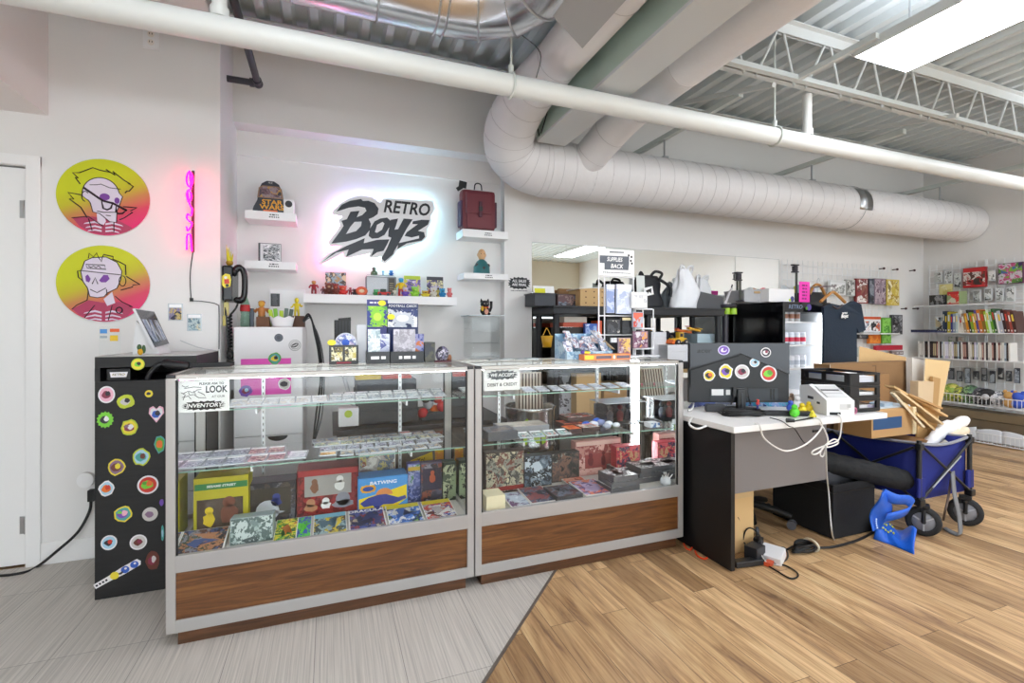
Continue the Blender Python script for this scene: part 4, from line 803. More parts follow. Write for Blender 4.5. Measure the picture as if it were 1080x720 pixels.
fig(423, 293, 311, 3.57, ('d8342c', 'e8c81c', '2c9ad0', '1f80c0'), 'toy_figurine', 'blue, yellow and red toy figure left of the comics', base=SB, wide=1.1)
fig(427.5, 303, 311, 3.53, ('6a4ab0', 'd8c8e0', 'e88a3a'), 'toy_figurine', 'purple and white toy in front of the first comic', 'round', base=SB, wide=1.0)
def standee(px0, py0, px1, py1, Y, inks, label, name='comic_book', cat='comic', base=None, tilt=-6, band=None, scale=26, th=.004, group=None, title=None):
    X0, X1, Z0, Z1 = rY(px0, py0, px1, py1, Y); z0 = base if base is not None else Z0; h = (Z1-z0); w = X1-X0
    t = thing(name, label, cat, ((X0+X1)/2, Y, z0), group); b = B(); b.T = TR((X0+X1)/2, Y, z0+.0015) @ RX(tilt)
    b.box((0, 0, h/2), (w, th, h), WHITE); b.T = b.T @ TR(0, -th/2, 0) @ FRONT
    b.prism([(-w/2+.002, .002), (w/2-.002, .002), (w/2-.002, h-.002), (-w/2+.002, h-.002)], .0004, art(inks, scale))
    r = random.Random(int(px0*3+py0)); 
    for i in range(3): b.prism([(x*w*.2+(r.random()-.5)*w*.45, h*(.25+.4*r.random())+y*h*.16) for x, y in irregular(1, 1, int(px0)+i, 12, .35)], .0003, M(inks[(i*2+1) % len(inks)], .4), TR(0, 0, .0005+.0002*i))
    if band: b.prism([(-w/2+.002, h*.82), (w/2-.002, h*.82), (w/2-.002, h-.002), (-w/2+.002, h-.002)], .0003, M(band, .4), TR(0, 0, .0012))
    if title: b.text(title, h*.13, M('f4f2ea') if band is None or band in ('1c2a4a', '20222a', '2c3c8c') else M('1c1c22'), TR(0, h*.9, .0018), .0002, .15, 1.0 if len(title) < 7 else .85, 'CENTER', .0006)
    b.build('cover', t); return t
standee(426, 290.5, 444, 311, 3.63, ('a884c8', 'd9d04a', 'c8a4d8', '6a5a9a', 'e0d4e8'), 'purple and yellow comic right of the radio on the long shelf', base=SB, band='b8cc3a')
fig(437.5, 302, 311, 3.55, ('8cc43a', '9ad04a', 'b8e06a'), 'toy_figurine', 'lime green toy in front of the first comic', 'round', base=SB, wide=1.1)
fig(448.5, 306.5, 311.5, 3.54, ('d8c83a', 'c8a02c', '5a4a2c'), 'toy_figurine', 'tiny yellow toy between the two comics', 'round', base=SB, wide=1.8)
standee(450, 291.5, 468, 311, 3.63, ('c8c0d0', '8a7ab0', '4a4468', 'd8d0a0', '5a5a6a'), 'grey and violet comic at the right of the long shelf', base=SB, band='3a3c44')
fig(452.5, 305, 312, 3.54, ('5a2c24', '7a3a2a', 'a05a40'), 'toy_figurine', 'small maroon toy in front of the second comic', base=SB, wide=1.2)
fig(457, 303, 312, 3.54, ('d0c8bc', 'e0d8cc', 'b08c6a'), 'toy_figurine', 'cream and tan toy in front of the second comic', 'round', base=SB, wide=.9)
fig(462, 303, 312, 3.56, ('c8a83a', 'd8c06a', '6a4a2c'), 'toy_figurine', 'golden toy figure in front of the second comic', base=SB, wide=.9)
fig(466.5, 304, 312, 3.53, ('1f7ab0', '2c94c8', '3a4a5a'), 'toy_figurine', 'turquoise toy right of the second comic', 'round', base=SB, wide=1.0)
fig(474, 303.5, 312.3, 3.54, ('d06a6a', 'd87c78', 'e0908a'), 'toy_bear', 'pink bear toy at the right end of the long shelf', 'round', base=SB, wide=.75)
# --- backpack, bust, cat, acrylic case on the right ---
X0, X1, Z0, Z1 = rY(487, 197.5, 524, 242, 3.56)
MRN = M('6e2a33', .5, 0, 0, .15, 60); MRD = M('4a1c30', .5)
t = thing('mini_backpack', 'maroon leather backpack with a black tag on the upper right shelf', 'backpack', ((X0+X1)/2, 3.62, 1.983)); w = X1-X0; h = Z1-1.983
b = B(); b.box(((X0+X1)/2, 3.625, 1.984+h*.48), (w*.96, .12, h*.94), MRN, None, .03); b.build('body', t)
b = B(); b.box(((X0+X1)/2-.002, 3.562, 1.984+h*.26), (w*.72, .03, h*.46), MRN, None, .012); b.build('front_pocket', t)
b = B(); b.box(((X0+X1)/2-.002, 3.556, 1.984+h*.62), (w*.76, .034, h*.5), MRN, RX(-3), .014); b.build('flap', t)
b = B(); b.box(((X0+X1)/2, 3.533, 1.984+h*.47), (.026, .012, h*.36), MRD, None, .003); b.box(((X0+X1)/2, 3.526, 1.984+h*.48), (.03, .008, .035), DARK, None, .003); b.build('clasp', t)
b = B(); b.tube(smooth_path([((X0+X1)/2-.03, 3.6, Z1-.01), ((X0+X1)/2-.024, 3.6, Z1+.03), ((X0+X1)/2, 3.6, Z1+.042), ((X0+X1)/2+.024, 3.6, Z1+.03), ((X0+X1)/2+.03, 3.6, Z1-.01)], 5), .005, DARK, 8); b.build('handle', t)
b = B(); b.box((X0+.003, 3.62, 1.984+h*.38), (.02, .09, h*.6), M('3c2444', .5), None, .008); b.box((X1-.003, 3.62, 1.984+h*.4), (.02, .09, h*.6), MRD, None, .008); b.build('side_pockets', t)
b = B(); b.box((X0+.005, 3.55, Z1+.005), (.06, .004, .05), BLACK, RY(8)); b.box((X0-.02, 3.548, Z1-.025), (.05, .004, .03), BLACK, RY(-35)); b.build('tag', t)
fig(508, 263, 288, 3.60, ('2c6a6c', 'd8a97c', '4a3a38'), 'bald_bust', 'bald toy bust in teal on the middle right shelf', 'bust', base=1.651, wide=.85)
X0, X1, Z0, Z1 = rY(497, 333, 527.5, 378, 3.50)
t = thing('acrylic_case', 'clear acrylic display box on the wall under the black cat', 'display case', ((X0+X1)/2, 3.6, 1.0)); b = B()
for x in (X0, X1-.004): b.bx(x, x+.004, 3.5, 3.722, 1.0, Z1, PLASTIC)
for z in (1.0, 1.11, 1.22): b.bx(X0+.004, X1-.004, 3.5, 3.722, z, z+.004, PLASTIC)
b.bx(X0+.004, X1-.004, 3.5, 3.504, 1.004, Z1-.01, PLASTIC); b.build('box', t); b = B(); b.bx(X0-.02, X1+.03, 3.48, 3.725, Z1, Z1+.006, M('c9d2d6', .1)); b.build('lid', t)
lid = Z1+.0065
BC = M('17161a', .35); q = PY(511.5, 333, 3.55)
t = thing('lucky_cat', 'black lucky-cat ornament with raised paw on the acrylic box', 'ornament', (q.x, 3.55, lid)); b = B(); x = q.x
b.ell((x, 3.55, lid+.034), (.04, .032, .034), BC); b.ell((x-.004, 3.54, lid+.085), (.036, .03, .03), BC)
for s in (-1, 1): b.cyl((x-.004+s*.024, 3.545, lid+.1), (x-.004+s*.03, 3.545, lid+.128), .014, BC, .002, 10)
b.tube([(x+.035, 3.545, lid+.03), (x+.046, 3.535, lid+.06), (x+.044, 3.53, lid+.108)], [.011, .01, .012], BC, 10)
for s in (-1, 1): b.ell((x+s*.022, 3.522, lid+.01), (.014, .016, .01), BC)
b.build('body', t)
b = B(); b.tube([(x-.004+.03*math.cos(a), 3.548+.027*math.sin(a), lid+.06) for a in [2*PI*i/16 for i in range(16)]], .005, RD, 6, True); b.ell((x-.004, 3.518, lid+.054), .008, M('d9b02c')); b.build('collar', t)
b = B(); b.ell((x+.002, 3.517, lid+.026), (.018, .006, .022), M('d9a08a')); b.ell((x-.03, 3.52, lid+.05), (.012, .006, .02), M('d9b02c')); b.ell((x-.016, 3.513, lid+.088), .004, GY); b.ell((x+.008, 3.513, lid+.088), .004, GY); b.build('belly_plaque', t)
# --- shop sign with halo light ---
SGX = [PY(330+u/7.714, 240, 3.685).x for u in (0, 1080)]
def SG(x, y):
    p = PY(330+x/7.714, 200+y/7.714, 3.685); return (p.x, p.z)
t = thing('shop_sign', 'shop sign of black slanted letters on a white backlit plate in the alcove', 'sign', (PY(396, 278, 3.685).x, 3.69, PY(396, 278, 3.685).z))
OUT = [(48, 590), (130, 520), (215, 478), (228, 462), (140, 460), (120, 432), (190, 345), (222, 288), (205, 252), (238, 222), (160, 205), (158, 182), (232, 108), (310, 68), (385, 52), (480, 66), (548, 110), (562, 82), (600, 72), (880, 92), (945, 88), (978, 122), (988, 162), (955, 222), (962, 262), (930, 322), (928, 392), (880, 432), (760, 465), (690, 492), (652, 545), (592, 604), (548, 592), (552, 548), (480, 562), (452, 545), (462, 522), (290, 560), (248, 546), (245, 520), (112, 592), (62, 612)]
FY = TR(0, 3.668, 0) @ FRONT
b = B(); b.shape([[SG(*p) for p in OUT]], .004, M('e9eaec', .35), FY); b.build('back_plate', t)
Bo = [(190, 184), (235, 128), (300, 97), (390, 82), (405, 98), (450, 96), (500, 115), (532, 160), (524, 204), (490, 228), (452, 244), (470, 282), (462, 330), (425, 376), (350, 406), (270, 426), (150, 441), (205, 365), (250, 300), (232, 258), (276, 245), (305, 185), (378, 178), (355, 230), (400, 212), (434, 178), (422, 152), (370, 141), (290, 152)]
Bh = [(338, 266), (396, 264), (390, 300), (350, 342), (268, 366), (302, 308)]
Oo = [(500, 262), (545, 240), (600, 232), (630, 258), (618, 310), (580, 372), (530, 398), (478, 402), (452, 380), (460, 325)]; Oh = [(520, 290), (565, 266), (580, 280), (560, 330), (520, 356), (502, 350)]
Yo = [(630, 250), (690, 240), (672, 300), (660, 330), (690, 326), (735, 240), (808, 246), (760, 320), (690, 450), (660, 500), (650, 528), (580, 588), (556, 560), (600, 480), (635, 395), (610, 385), (612, 345)]
Zo = [(810, 262), (880, 250), (945, 252), (930, 290), (850, 340), (900, 350), (908, 388), (880, 418), (760, 440), (685, 486), (690, 440), (760, 424), (860, 400), (860, 378), (800, 392), (742, 380), (760, 350), (850, 285), (805, 284)]
Li = [(72, 592), (160, 520), (270, 462), (360, 425), (420, 398), (412, 440), (520, 412), (620, 408), (600, 450), (572, 500), (520, 512), (470, 548), (492, 486), (400, 490), (268, 550), (290, 490), (190, 515)]
FT = TR(0, 3.6625, 0) @ FRONT; SI = M('2c323a', .35)
for nm, polys in (('letter', [Bo, Bh]), ('letter', [Oo, Oh]), ('letter', [Yo]), ('letter', [Zo]), ('lightning_bolt', [Li])):
    b = B(); b.shape([[SG(*p) for p in q] for q in polys], .0015, SI, FT); b.build(nm, t)
b = B(); c = SG(758, 155); k = (SG(960, 0)[0]-SG(560, 0)[0]); sl = SG(950, 160)[1]-SG(570, 150)[1]
b.T = TR(c[0], 3.6625, c[1]-.004) @ FRONT; b.text('RETRO', .128, M('1c2026', .35), TR(0, 0, 0), .0015, .22, .86, 'CENTER', .003); b.build('letter', t)['label'] = 'upright small black lettering'
def halo(pts, col, st):
    b = B(); ctr = Vector((560, 330, 0)); q = []
    for p in pts:
        v = Vector((p[0], p[1], 0)); v += (ctr-v).normalized()*26; s = SG(v.x, v.y); q.append((s[0], 3.70, s[1]))
    b.tube(q, .004, M(col, .5, 0, st*1.8), 6); b.build('led_strip', t)
halo(OUT[0:5][::-1]+[(52, 600)], 'ff2f86', 16.); halo(OUT[4:13], 'f6c8ff', 14.); halo(OUT[12:19], 'a6b0ff', 17.); halo(OUT[18:24], 'b4e4ff', 15.); halo(OUT[23:31], '84e6ff', 17.); halo(OUT[30:38], 'c0fff2', 14.); halo(OUT[36:42], 'ff6aa6', 13.)
for p in ((300, 300), (700, 300), (560, 480), (880, 140)):
    s = SG(*p); b = B(); b.cyl((s[0], 3.672, s[1]), (s[0], 3.7295, s[1]), .006, STEEL, None, 8); b.build('standoff', t)
# --- ALL SALES ARE FINAL decal on the pilaster ---
def burst_poly(w, h, seed, n=34, j=.25):
    r = random.Random(seed); out = []
    for i in range(n):
        a = 2*PI*i/n; k = 1 if i % 2 else 1-j*(.5+.5*r.random()); c_, s_ = math.cos(a), math.sin(a); e = (abs(c_)**3.2+abs(s_)**3.2)**(-1/3.2); out.append((w*k*e*c_, h*k*e*s_))
    return out
X0, X1, Z0, Z1 = rY(535.5, 292, 559.5, 305, 3.634); t = thing('sales_decal', 'black jagged ALL SALES ARE FINAL decal on the white pilaster', 'decal', ((X0+X1)/2, 3.633, Z0))
b = B(); b.T = face((X0+X1)/2, 3.6335, (Z0+Z1)/2); b.prism(burst_poly((X1-X0)/2, (Z1-Z0)/2, 4), .0005, M('2a2b2e')); b.build('burst', t)
b = B(); b.T = face((X0+X1)/2, 3.6328, (Z0+Z1)/2); b.text('ALL SALES', .030, WHITE, TR(0, .017, 0), .0002, .15, .9, 'CENTER', .0006); b.text('ARE FINAL', .030, WHITE, TR(0, -.014, 0), .0002, .15, .9, 'CENTER', .0006); b.scrawl(.16, .012, 1, M('4a4b4e'), TR(0, -.062, 0)); b.build('lettering', t)
# ================= GLASS SHOWCASES =================
SY0, SY1, ST_ = 2.17, 2.67, 1.045
DECKZ, SH2, SH1 = .335, .652, .868
LED = M('f4f8ff', .5, 0, 20.)
def showcase(x0, x1, label):
    t = thing('glass_showcase', label, 'display counter', ((x0+x1)/2, 2.42, 0))
    def part(nm, fn, par=t):
        b = B(); fn(b); return b.build(nm, par)
    part('kick_board', lambda b: b.bx(x0+.035, x1-.035, SY0+.02, SY1-.03, .004, .0585, KICK))
    part('front_panel', lambda b: b.bx(x0+.03, x1-.03, SY0+.008, SY0+.022, .104, .290, WALNUT))
    part('side_panels', lambda b: (b.bx(x0+.006, x0+.018, SY0+.03, SY1-.03, .104, .29, WALNUT), b.bx(x1-.018, x1-.006, SY0+.03, SY1-.03, .104, .29, WALNUT)))
    part('deck', lambda b: b.bx(x0+.018, x1-.018, SY0+.022, SY1-.01, .315, DECKZ-.001, M('c9c4bc', .5)))
    part('back_panel', lambda b: b.bx(x0+.03, x1-.03, SY1-.022, SY1-.008, .06, .315, WALNUT))
    part('lower_rail', lambda b: (b.bx(x0+.03, x1-.03, SY0, SY0+.022, .288, .352, M('aba7a4', .35, .25), .002), b.bx(x0+.002, x0+.02, SY0+.03, SY1-.03, .288, .352, ALU), b.bx(x1-.02, x1-.002, SY0+.03, SY1-.03, .288, .352, ALU)))
    part('bottom_rail', lambda b: (b.bx(x0+.03, x1-.03, SY0, SY0+.022, .0587, .106, M('aaa7a4', .35, .25), .002), b.bx(x0+.002, x0+.02, SY0+.03, SY1-.03, .0587, .106, ALU), b.bx(x1-.02, x1-.002, SY0+.03, SY1-.03, .0587, .106, ALU)))
    for px, py in ((x0, SY0), (x1-.032, SY0), (x0, SY1-.03), (x1-.032, SY1-.03)):
        part('corner_post', lambda b: (b.bx(px, px+.032, py, py+.03, .0587, ST_-.012, M('aeaaa6', .35, .25), .003), b.bx(px+(.0325 if px == x0 else -.007), px+(.0385 if px == x0 else -.0005), py+.004, py+.012, .353, ST_-.02, BLACK)))
    for px in (x0, x1-.032): part('corner_cap', lambda b: b.bx(px+.002, px+.03, SY0-.001, SY0+.03, ST_-.0118, ST_+.001, M('2b2b2d', .3), .004))
    TF = M('aaa59e', .3, .6); part('top_frame', lambda b: (b.bx(x0+.032, x1-.032, SY0, SY0+.02, ST_-.018, ST_, TF, .002), b.bx(x0+.002, x1-.002, SY1-.02, SY1, ST_-.018, ST_, TF, .002), b.bx(x0, x0+.02, SY0+.03, SY1-.021, ST_-.018, ST_, TF, .002), b.bx(x1-.02, x1, SY0+.03, SY1-.021, ST_-.018, ST_, TF, .002)))
    part('top_glass', lambda b: b.bx(x0+.021, x1-.021, SY0+.021, SY1-.021, ST_-.007, ST_-.001, GLASS))
    part('front_glass', lambda b: b.bx(x0+.034, x1-.034, SY0+.010, SY0+.0145, .353, ST_-.019, GLASS))
    for a, s in ((x0+.010, 1), (x1-.010, -1)):
        part('mirror_end', lambda b: (b.bx(a-.002, a+.002, SY0+.031, SY1-.031, .353, ST_-.019, M('9a9c9c', .4)), b.bx(min(a+s*.0022, a+s*.0032), max(a+s*.0022, a+s*.0032), SY0+.031, SY1-.031, .353, ST_-.02, MIRROR)))
    for fx in (.23, .77):
        x = x0+(x1-x0)*fx; part('shelf_standard', lambda b: (b.bx(x-.008, x+.008, SY1-.045, SY1-.03, DECKZ, ST_-.019, M('d9dadb', .3, .4)), [b.bx(x-.002, x+.002, SY1-.0455, SY1-.045, z_*.03+.36, z_*.03+.372, BLACK) for z_ in range(21)]))
        for z, d in ((SH1, .24), (SH2, .38)): part('shelf_bracket', lambda b: b.bx(x-.004, x+.004, SY1-.045-d, SY1-.046, z-.022, z-.001, M('d9dadb', .3, .4)))
    for z, d in ((SH1, .25), (SH2, .40)):
        part('glass_shelf', lambda b: (b.bx(x0+.02, x1-.02, SY1-.035-d, SY1-.047, z, z+.005, GLASS), b.bx(x0+.02, x1-.02, SY1-.0365-d, SY1-.035-d, z, z+.005, M('8fb5a4', .15))))
    part('led_strip', lambda b: (b.bx(x0+.04, x1-.04, SY0+.024, SY0+.034, ST_-.022, ST_-.0185, LED)))
    part('door_track', lambda b: (b.bx(x0+.034, x1-.034, SY1-.028, SY1-.004, DECKZ, DECKZ+.02, ALU), b.bx(x0+.034, x1-.034, SY1-.028, SY1-.004, ST_-.045, ST_-.019, ALU)))
    return t
C1 = showcase(-.580, .636, 'long glass showcase counter with walnut base, left of two, under the shop sign')
C2 = showcase(.642, 1.852, 'long glass showcase counter with walnut base, right of two, beside the desk')
# vertical lamp at the back right corner of the right showcase
t = thing('tube_lamp', 'bright upright white lamp tube inside the back of the right showcase', 'lamp', (1.82, 2.60, DECKZ)); b = B(); b.bx(1.814, 1.830, 2.598, 2.606, DECKZ+.001, 1.02, LED); b.build('tube', t); b = B(); b.bx(1.806, 1.836, 2.606, 2.618, DECKZ+.001, 1.02, ALU); b.build('channel', t)
# --- signs taped inside the front glass ---
GYf = SY0+.0165
def glass_sign(px0, py0, px1, py1, label):
    X0, X1, Z0, Z1 = rY(px0, py0, px1, py1, GYf); t = thing('paper_sign', label, 'sign', ((X0+X1)/2, GYf, Z0)); b = B(); b.bx(X0, X1, GYf, GYf+.001, Z0, Z1, PAPER); b.build('sheet', t)
    return t, (X0+X1)/2, (Z0+Z1)/2, X1-X0, Z1-Z0
t, cx, cz, w, h = glass_sign(187.5, 401, 242, 434, 'white paper sign reading ASK TO LOOK AT OUR INVENTORY inside the left showcase glass')
b = B(); b.T = face(cx, GYf-.0004, cz); b.text('PLEASE ASK TO', h*.1, INK, TR(w*.15, h*.39, 0), .0001, 0, 1, 'CENTER', .0003); b.text('LOOK', h*.3, INK, TR(w*.24, h*.2, 0), .0001, 0, .72, 'CENTER', .001); b.text('AT OUR', h*.1, INK, TR(w*.28, h*-.03, 0), .0001); b.prism(burst_poly(w*.43, h*.15, 9, 40, .3), .0001, INK, TR(0, -h*.3, 0)); b.text('INVENTORY', h*.17, PAPER, TR(0, -h*.3, .0003), .0001, .2, 1.05, 'CENTER', .0006)
b.build('lettering', t)
b = B(); b.T = face(cx, GYf-.0004, cz)
for pts in ([(-.42, .36), (-.36, .30), (-.30, .34)], [(-.40, .1), (-.3, .18), (-.2, .12), (-.14, .2), (-.05, .22)], [(-.3, .15), (-.28, .05), (-.16, .06), (-.2, .18)], [(-.42, -.02), (-.3, .02), (-.25, -.08)], [(-.12, .15), (.0, .05), (.04, -.06), (-.1, -.05), (-.18, .04)], [(-.38, .26), (-.2, .3), (-.05, .28)], [(-.44, .14), (-.36, .06), (-.4, -.1)]): b.tube([(x*w, y*h, .0002) for x, y in pts], .0011, INK, 4)
b.build('hand_drawing', t)
t, cx, cz, w, h = glass_sign(510.5, 388.5, 548.5, 411.5, 'white paper sign reading DEBIT & CREDIT inside the right showcase glass')
b = B(); b.T = face(cx, GYf-.0004, cz); b.prism(burst_poly(w*.45, h*.22, 14, 36, .3), .0001, INK, TR(0, h*.2, 0)); b.text('WE ACCEPT', h*.2, PAPER, TR(0, h*.2, .0003), .0001, .15, 1.05, 'CENTER', .0005); b.text('DEBIT & CREDIT', h*.2, INK, TR(0, -h*.24, 0), .0001, 0, 1.0, 'CENTER', .0003); b.build('lettering', t)
# --- cards on the glass shelves ---
def flat_card(inks, w, h, lab='eef0f0', th=.006):
    b = B(); slab(b, Matrix(), w, h, inks, lab, th); return b
def copies(proto, spots, label, cat, group):
    for i, (x, y, z, rx, rz) in enumerate(spots):
        o = proto if i == 0 else proto.copy()
        if i: COL.objects.link(o)
        o.location = (x, y, z); o.rotation_euler = (math.radians(rx), 0, math.radians(rz)); tag(o, label, cat, group)
INKS = [('4a5a74', '8a98a8', 'c8b48a', '2a3448', '9aa8b4'), ('7a4a54', 'c08a8a', 'e0c8b8', '4a2a38', 'a87a8a'), ('5a6a5a', '9ab09a', 'd8d0a0', '2c3a34', '7a8a94'), ('8a92a4', 'b8bcc8', '5a6278', 'd8dce4', '3a4054'), ('a85a3a', 'e0a860', '5a3a2c', 'd8c8a8', '8a7a6a')]
rr = random.Random(11)
def grid_cards(pxs, rows, z, w, h, inks, label, group, rx=0, lab='eef0f0', name='card_slab', lift=0.):
    spots = []
    for y in rows:
        for p in pxs: spots.append((PY(p, 480, y).x, y, z+lift, rx, rr.uniform(-4, 4)))
    b = flat_card(inks, w, h, lab); o = b.build(name); o.data.transform(Matrix.Translation(o.location)); copies(o, spots, label, 'trading card', group)
S2 = SH2+.0055
grid_cards((204, 226, 248), (2.335,), S2, .078, .13, INKS[3], 'silver-grey graded card slab in the front left rows of the left showcase middle shelf', 'grey slabs, middle shelf left')
grid_cards((212, 233, 254), (2.485,), S2, .078, .13, INKS[3], 'silver-grey graded card slab in the back left row of the left showcase middle shelf', 'grey slabs, back row')
grid_cards((272, 292), (2.335, 2.475), S2, .076, .125, INKS[1], 'pinkish graded card slab on the middle shelf of the left showcase', 'pink slabs, middle shelf')
grid_cards((314,), (2.34,), S2, .082, .13, ('c8ccd0', 'e0e2e4', 'a8acb4', 'd0d4da', 'b4b8c0'), 'pale blank-looking card case right of the pink slabs on the middle shelf', 'pale case')
grid_cards((346,), (2.31,), S2, .075, .06, ('d8a850', 'e8c888', 'a87830', 'c8903a', 'f0d8a0'), 'gold-coloured flat case on the middle shelf of the left showcase', 'gold case')
for k, (y, p0, st, n) in enumerate(((2.295, 366, 15.2, 7), (2.40, 344, 14.4, 9), (2.505, 338, 13.6, 10), (2.59, 336, 13, 10))):
    grid_cards([p0+st*i for i in range(n)], (y,), S2, .058, .082, INKS[(0, 3, 2, 0)[k]], 'small sleeved trading card, %s row on the left showcase middle shelf' % ('front', 'second', 'third', 'back')[k], 'sleeved cards, %s row' % ('front', 'second', 'third', 'back')[k], name='trading_card', lab='a8b0b4')
grid_cards((427,), (2.60,), S2+.007, .06, .05, ('b83a2c', 'd86a4a', '8a2a20', 'e09080', 'c04a38'), 'small red card lying on the back row of sleeved cards', 'red card')
S1 = SH1+.0055
grid_cards((252, 269, 286, 303, 320, 337), (2.455,), S1, .074, .105, ('d0d4d6', 'eceeee', 'b4b8c0', 'e0d8c8', 'c4c8d0'), 'white-labelled card case on the top shelf of the left showcase, left stretch', 'cases, top shelf left', rx=10, lift=.012)
grid_cards([354+13.5*i for i in range(9)], (2.46,), S1, .062, .10, ('a8b4bc', 'd8dcde', '8a98a4', 'e4e4dc', 'c0ccd0'), 'pale sleeved card on the top shelf of the left showcase, right stretch', 'cases, top shelf right', rx=10, lift=.012, name='trading_card')
grid_cards([356+13*i for i in range(9)], (2.57,), S1, .06, .095, ('98a8b0', 'c8d0d4', 'e8ece8', '7a8a94', 'b8c4c8'), 'pale sleeved card in the back row of the left showcase top shelf', 'cases, top shelf back', rx=8, lift=.01, name='trading_card')
# --- boxed toys and comics ---
def pack(px0, py0, px1, py1, Y, dep, base, side, inks, label, name='toy_box', cat='toy box', title=None, tcol='f4f0e4', window=None, band=None, scale=22, tilt=0., toys=None, tsize=.12, ty=.88, bev=.0015, group=None):
    X0, X1, Z0, Z1 = rY(px0, py0, px1, py1, Y); z0 = base if base is not None else Z0; h = Z1-z0; w = X1-X0; cx = (X0+X1)/2
    sm = M(side, .4) if isinstance(side, str) else side
    t = thing(name, label, cat, (cx, Y+dep/2, z0), group); T = TR(cx, Y, z0+.0012) @ RX(tilt)
    b = B(); b.T = T; b.box((0, dep/2, h/2), (w, dep, h), sm, None, bev); b.build('box', t)
    b = B(); b.T = T @ TR(0, -.0002, 0) @ FRONT
    if inks: b.prism([(-w*.48, h*.03), (w*.48, h*.03), (w*.48, h*.97), (-w*.48, h*.97)], .0005, art(inks, scale) if not isinstance(inks, bpy.types.Material) else inks)
    if band: b.prism([(-w*.48, h*band[1]), (w*.48, h*band[1]), (w*.48, h*band[2]), (-w*.48, h*band[2])], .0005, M(band[0], .35), TR(0, 0, .0006))
    if inks or band: b.build('front_print', t)
    if window:
        x0, x1, y0, y1, c = window; b = B(); b.T = T @ TR(0, -.0013, 0) @ FRONT; b.prism([(w*x0, h*y0), (w*x1, h*y0), (w*x1, h*y1), (w*x0, h*y1)], .0005, M(c, .15))
        for fx, fy, fw, fh, fc in (toys or ()):
            r = random.Random(int(px0+fx*90)); b.prism([(w*(fx+x*fw), h*(fy+y*fh)) for x, y in irregular(1, 1, int(px0+fx*50), 14, .3)], .0012, M(fc, .4), TR(0, 0, .0004)); b.prism(circle(w*fx, h*(fy+fh*1.05), w*fw*.6, 14), .0012, M(fc, .4), TR(0, 0, .0004))
        b.build('window', t)
    if title:
        b = B(); b.T = T @ TR(0, -.0024, 0) @ FRONT; b.text(title, h*tsize, M(tcol, .4), TR(0, h*ty, 0), .0003, .1, min(1.2, 1.55*w/(h*tsize*len(title))), 'CENTER', .0005); b.build('lettering', t)
    return t
D = DECKZ
pack(204, 503, 262, 566, 2.40, .13, D, 'c8bc1e', None, 'yellow header toy box with window at the left end of the left showcase deck', title='SESAME STREET', tcol='eaf4ea', tsize=.055, ty=.845, band=('3a8a4a', .79, .9), window=(-.44, .40, .1, .62, '5a4a3c'), toys=((-.22, .26, .13, .15, 'e8c81c'), (.14, .33, .2, .2, '7a4228')))
pack(257, 509, 312, 555, 2.45, .12, D, '22222c', ('3a3a44', '6a6a70', '2a2a34', '4a4038', '1c1c26'), 'black toy box with a blue and white figure right of the yellow box', window=(-.4, .4, .16, .86, '4c463f'), toys=((.12, .5, .13, .12, '2c3a8a'), (-.05, .24, .38, .05, 'd8dce4')))
pack(313, 494, 378, 553, 2.46, .14, D, '7a1c1e', ('8a2226', 'a02a2c', '6a181c', '94282a'), 'red window box with two figures in the middle of the left showcase deck', band=('a8282c', .86, .98), window=(-.38, .38, .42, .86, 'a8a4a0'), toys=((-.22, .6, .08, .13, '8a5a40'), (.19, .6, .1, .14, 'e4e2de'), (.24, .2, .2, .1, '8a8a94'), (-.28, .18, .12, .1, 'b8805a'), (-.04, .2, .1, .09, 'ecebe8')))
pack(379, 478, 417, 548, 2.585, .05, D, 'e2dfd8', ('dcd8d0', 'b4aca4', '9a5a44', 'c8b878', '747c88', 'e4e0d8'), 'tall white box with a round print behind the blue and yellow vehicle box', scale=14)
t = pack(377.5, 503, 430, 548, 2.41, .12, D, '3a90d4', M('4a9adc', .3), 'bright blue and yellow toy vehicle box in the left showcase', title='BATWING', tcol='f4f8fc', tsize=.14, ty=.84)
X0, X1, Z0, Z1 = rY(377.5, 503, 430, 548, 2.41); w, h = X1-X0, Z1-D; b = B(); b.T = TR((X0+X1)/2, 2.4085, D) @ FRONT
b.prism([(-w*.48, h*.05), (w*.2, h*.05), (w*.48, h*.3), (w*.48, h*.72), (0, h*.55), (-w*.48, h*.42)], .0004, M('ecd01e', .35)); b.prism([(x*w, y*h) for x, y in ((-.46, .3), (-.3, .44), (-.1, .5), (.05, .5), (.3, .36), (.45, .4), (.47, .3), (.2, .18), (0, .2), (-.16, .08), (-.2, .2), (-.38, .18))], .0004, M('36408c', .35), TR(0, 0, .0004)); b.prism([(x*w, y*h) for x, y in arc(.02, .48, .17, .2, 0, 180)], .0004, M('d88a4a', .35), TR(0, 0, .0003))
b.prism(burst_poly(w*.16, h*.12, 3, 24, .2), .0004, M('e8a81c', .35), TR(-w*.3, h*.7, .0002)); b.prism(circle(-w*.3, h*.7, w*.11, 20, h*.07), .0004, M('2c4a9a', .35), TR(0, 0, .0006)); b.build('front_print', t)
pack(430, 489, 444, 545, 2.47, .05, D, '6a6ab0', ('5a6aa8', '8a94c8', '3a4a80', 'a8b0d0', '4a8a5a'), 'narrow violet-blue carded toy right of the vehicle box', band=('c8a83a', .82, .92))
pack(444, 488, 467, 548, 2.45, .05, D, '5a5470', ('3a3a4a', '5a5a70', '8a4a3a', '2a2a38', '9090a0'), 'dark violet blister-carded figure near the right end of the left showcase', toys=((.02, .6, .16, .14, 'b8583a'),), window=(-.42, .42, .3, .86, '34344a'))
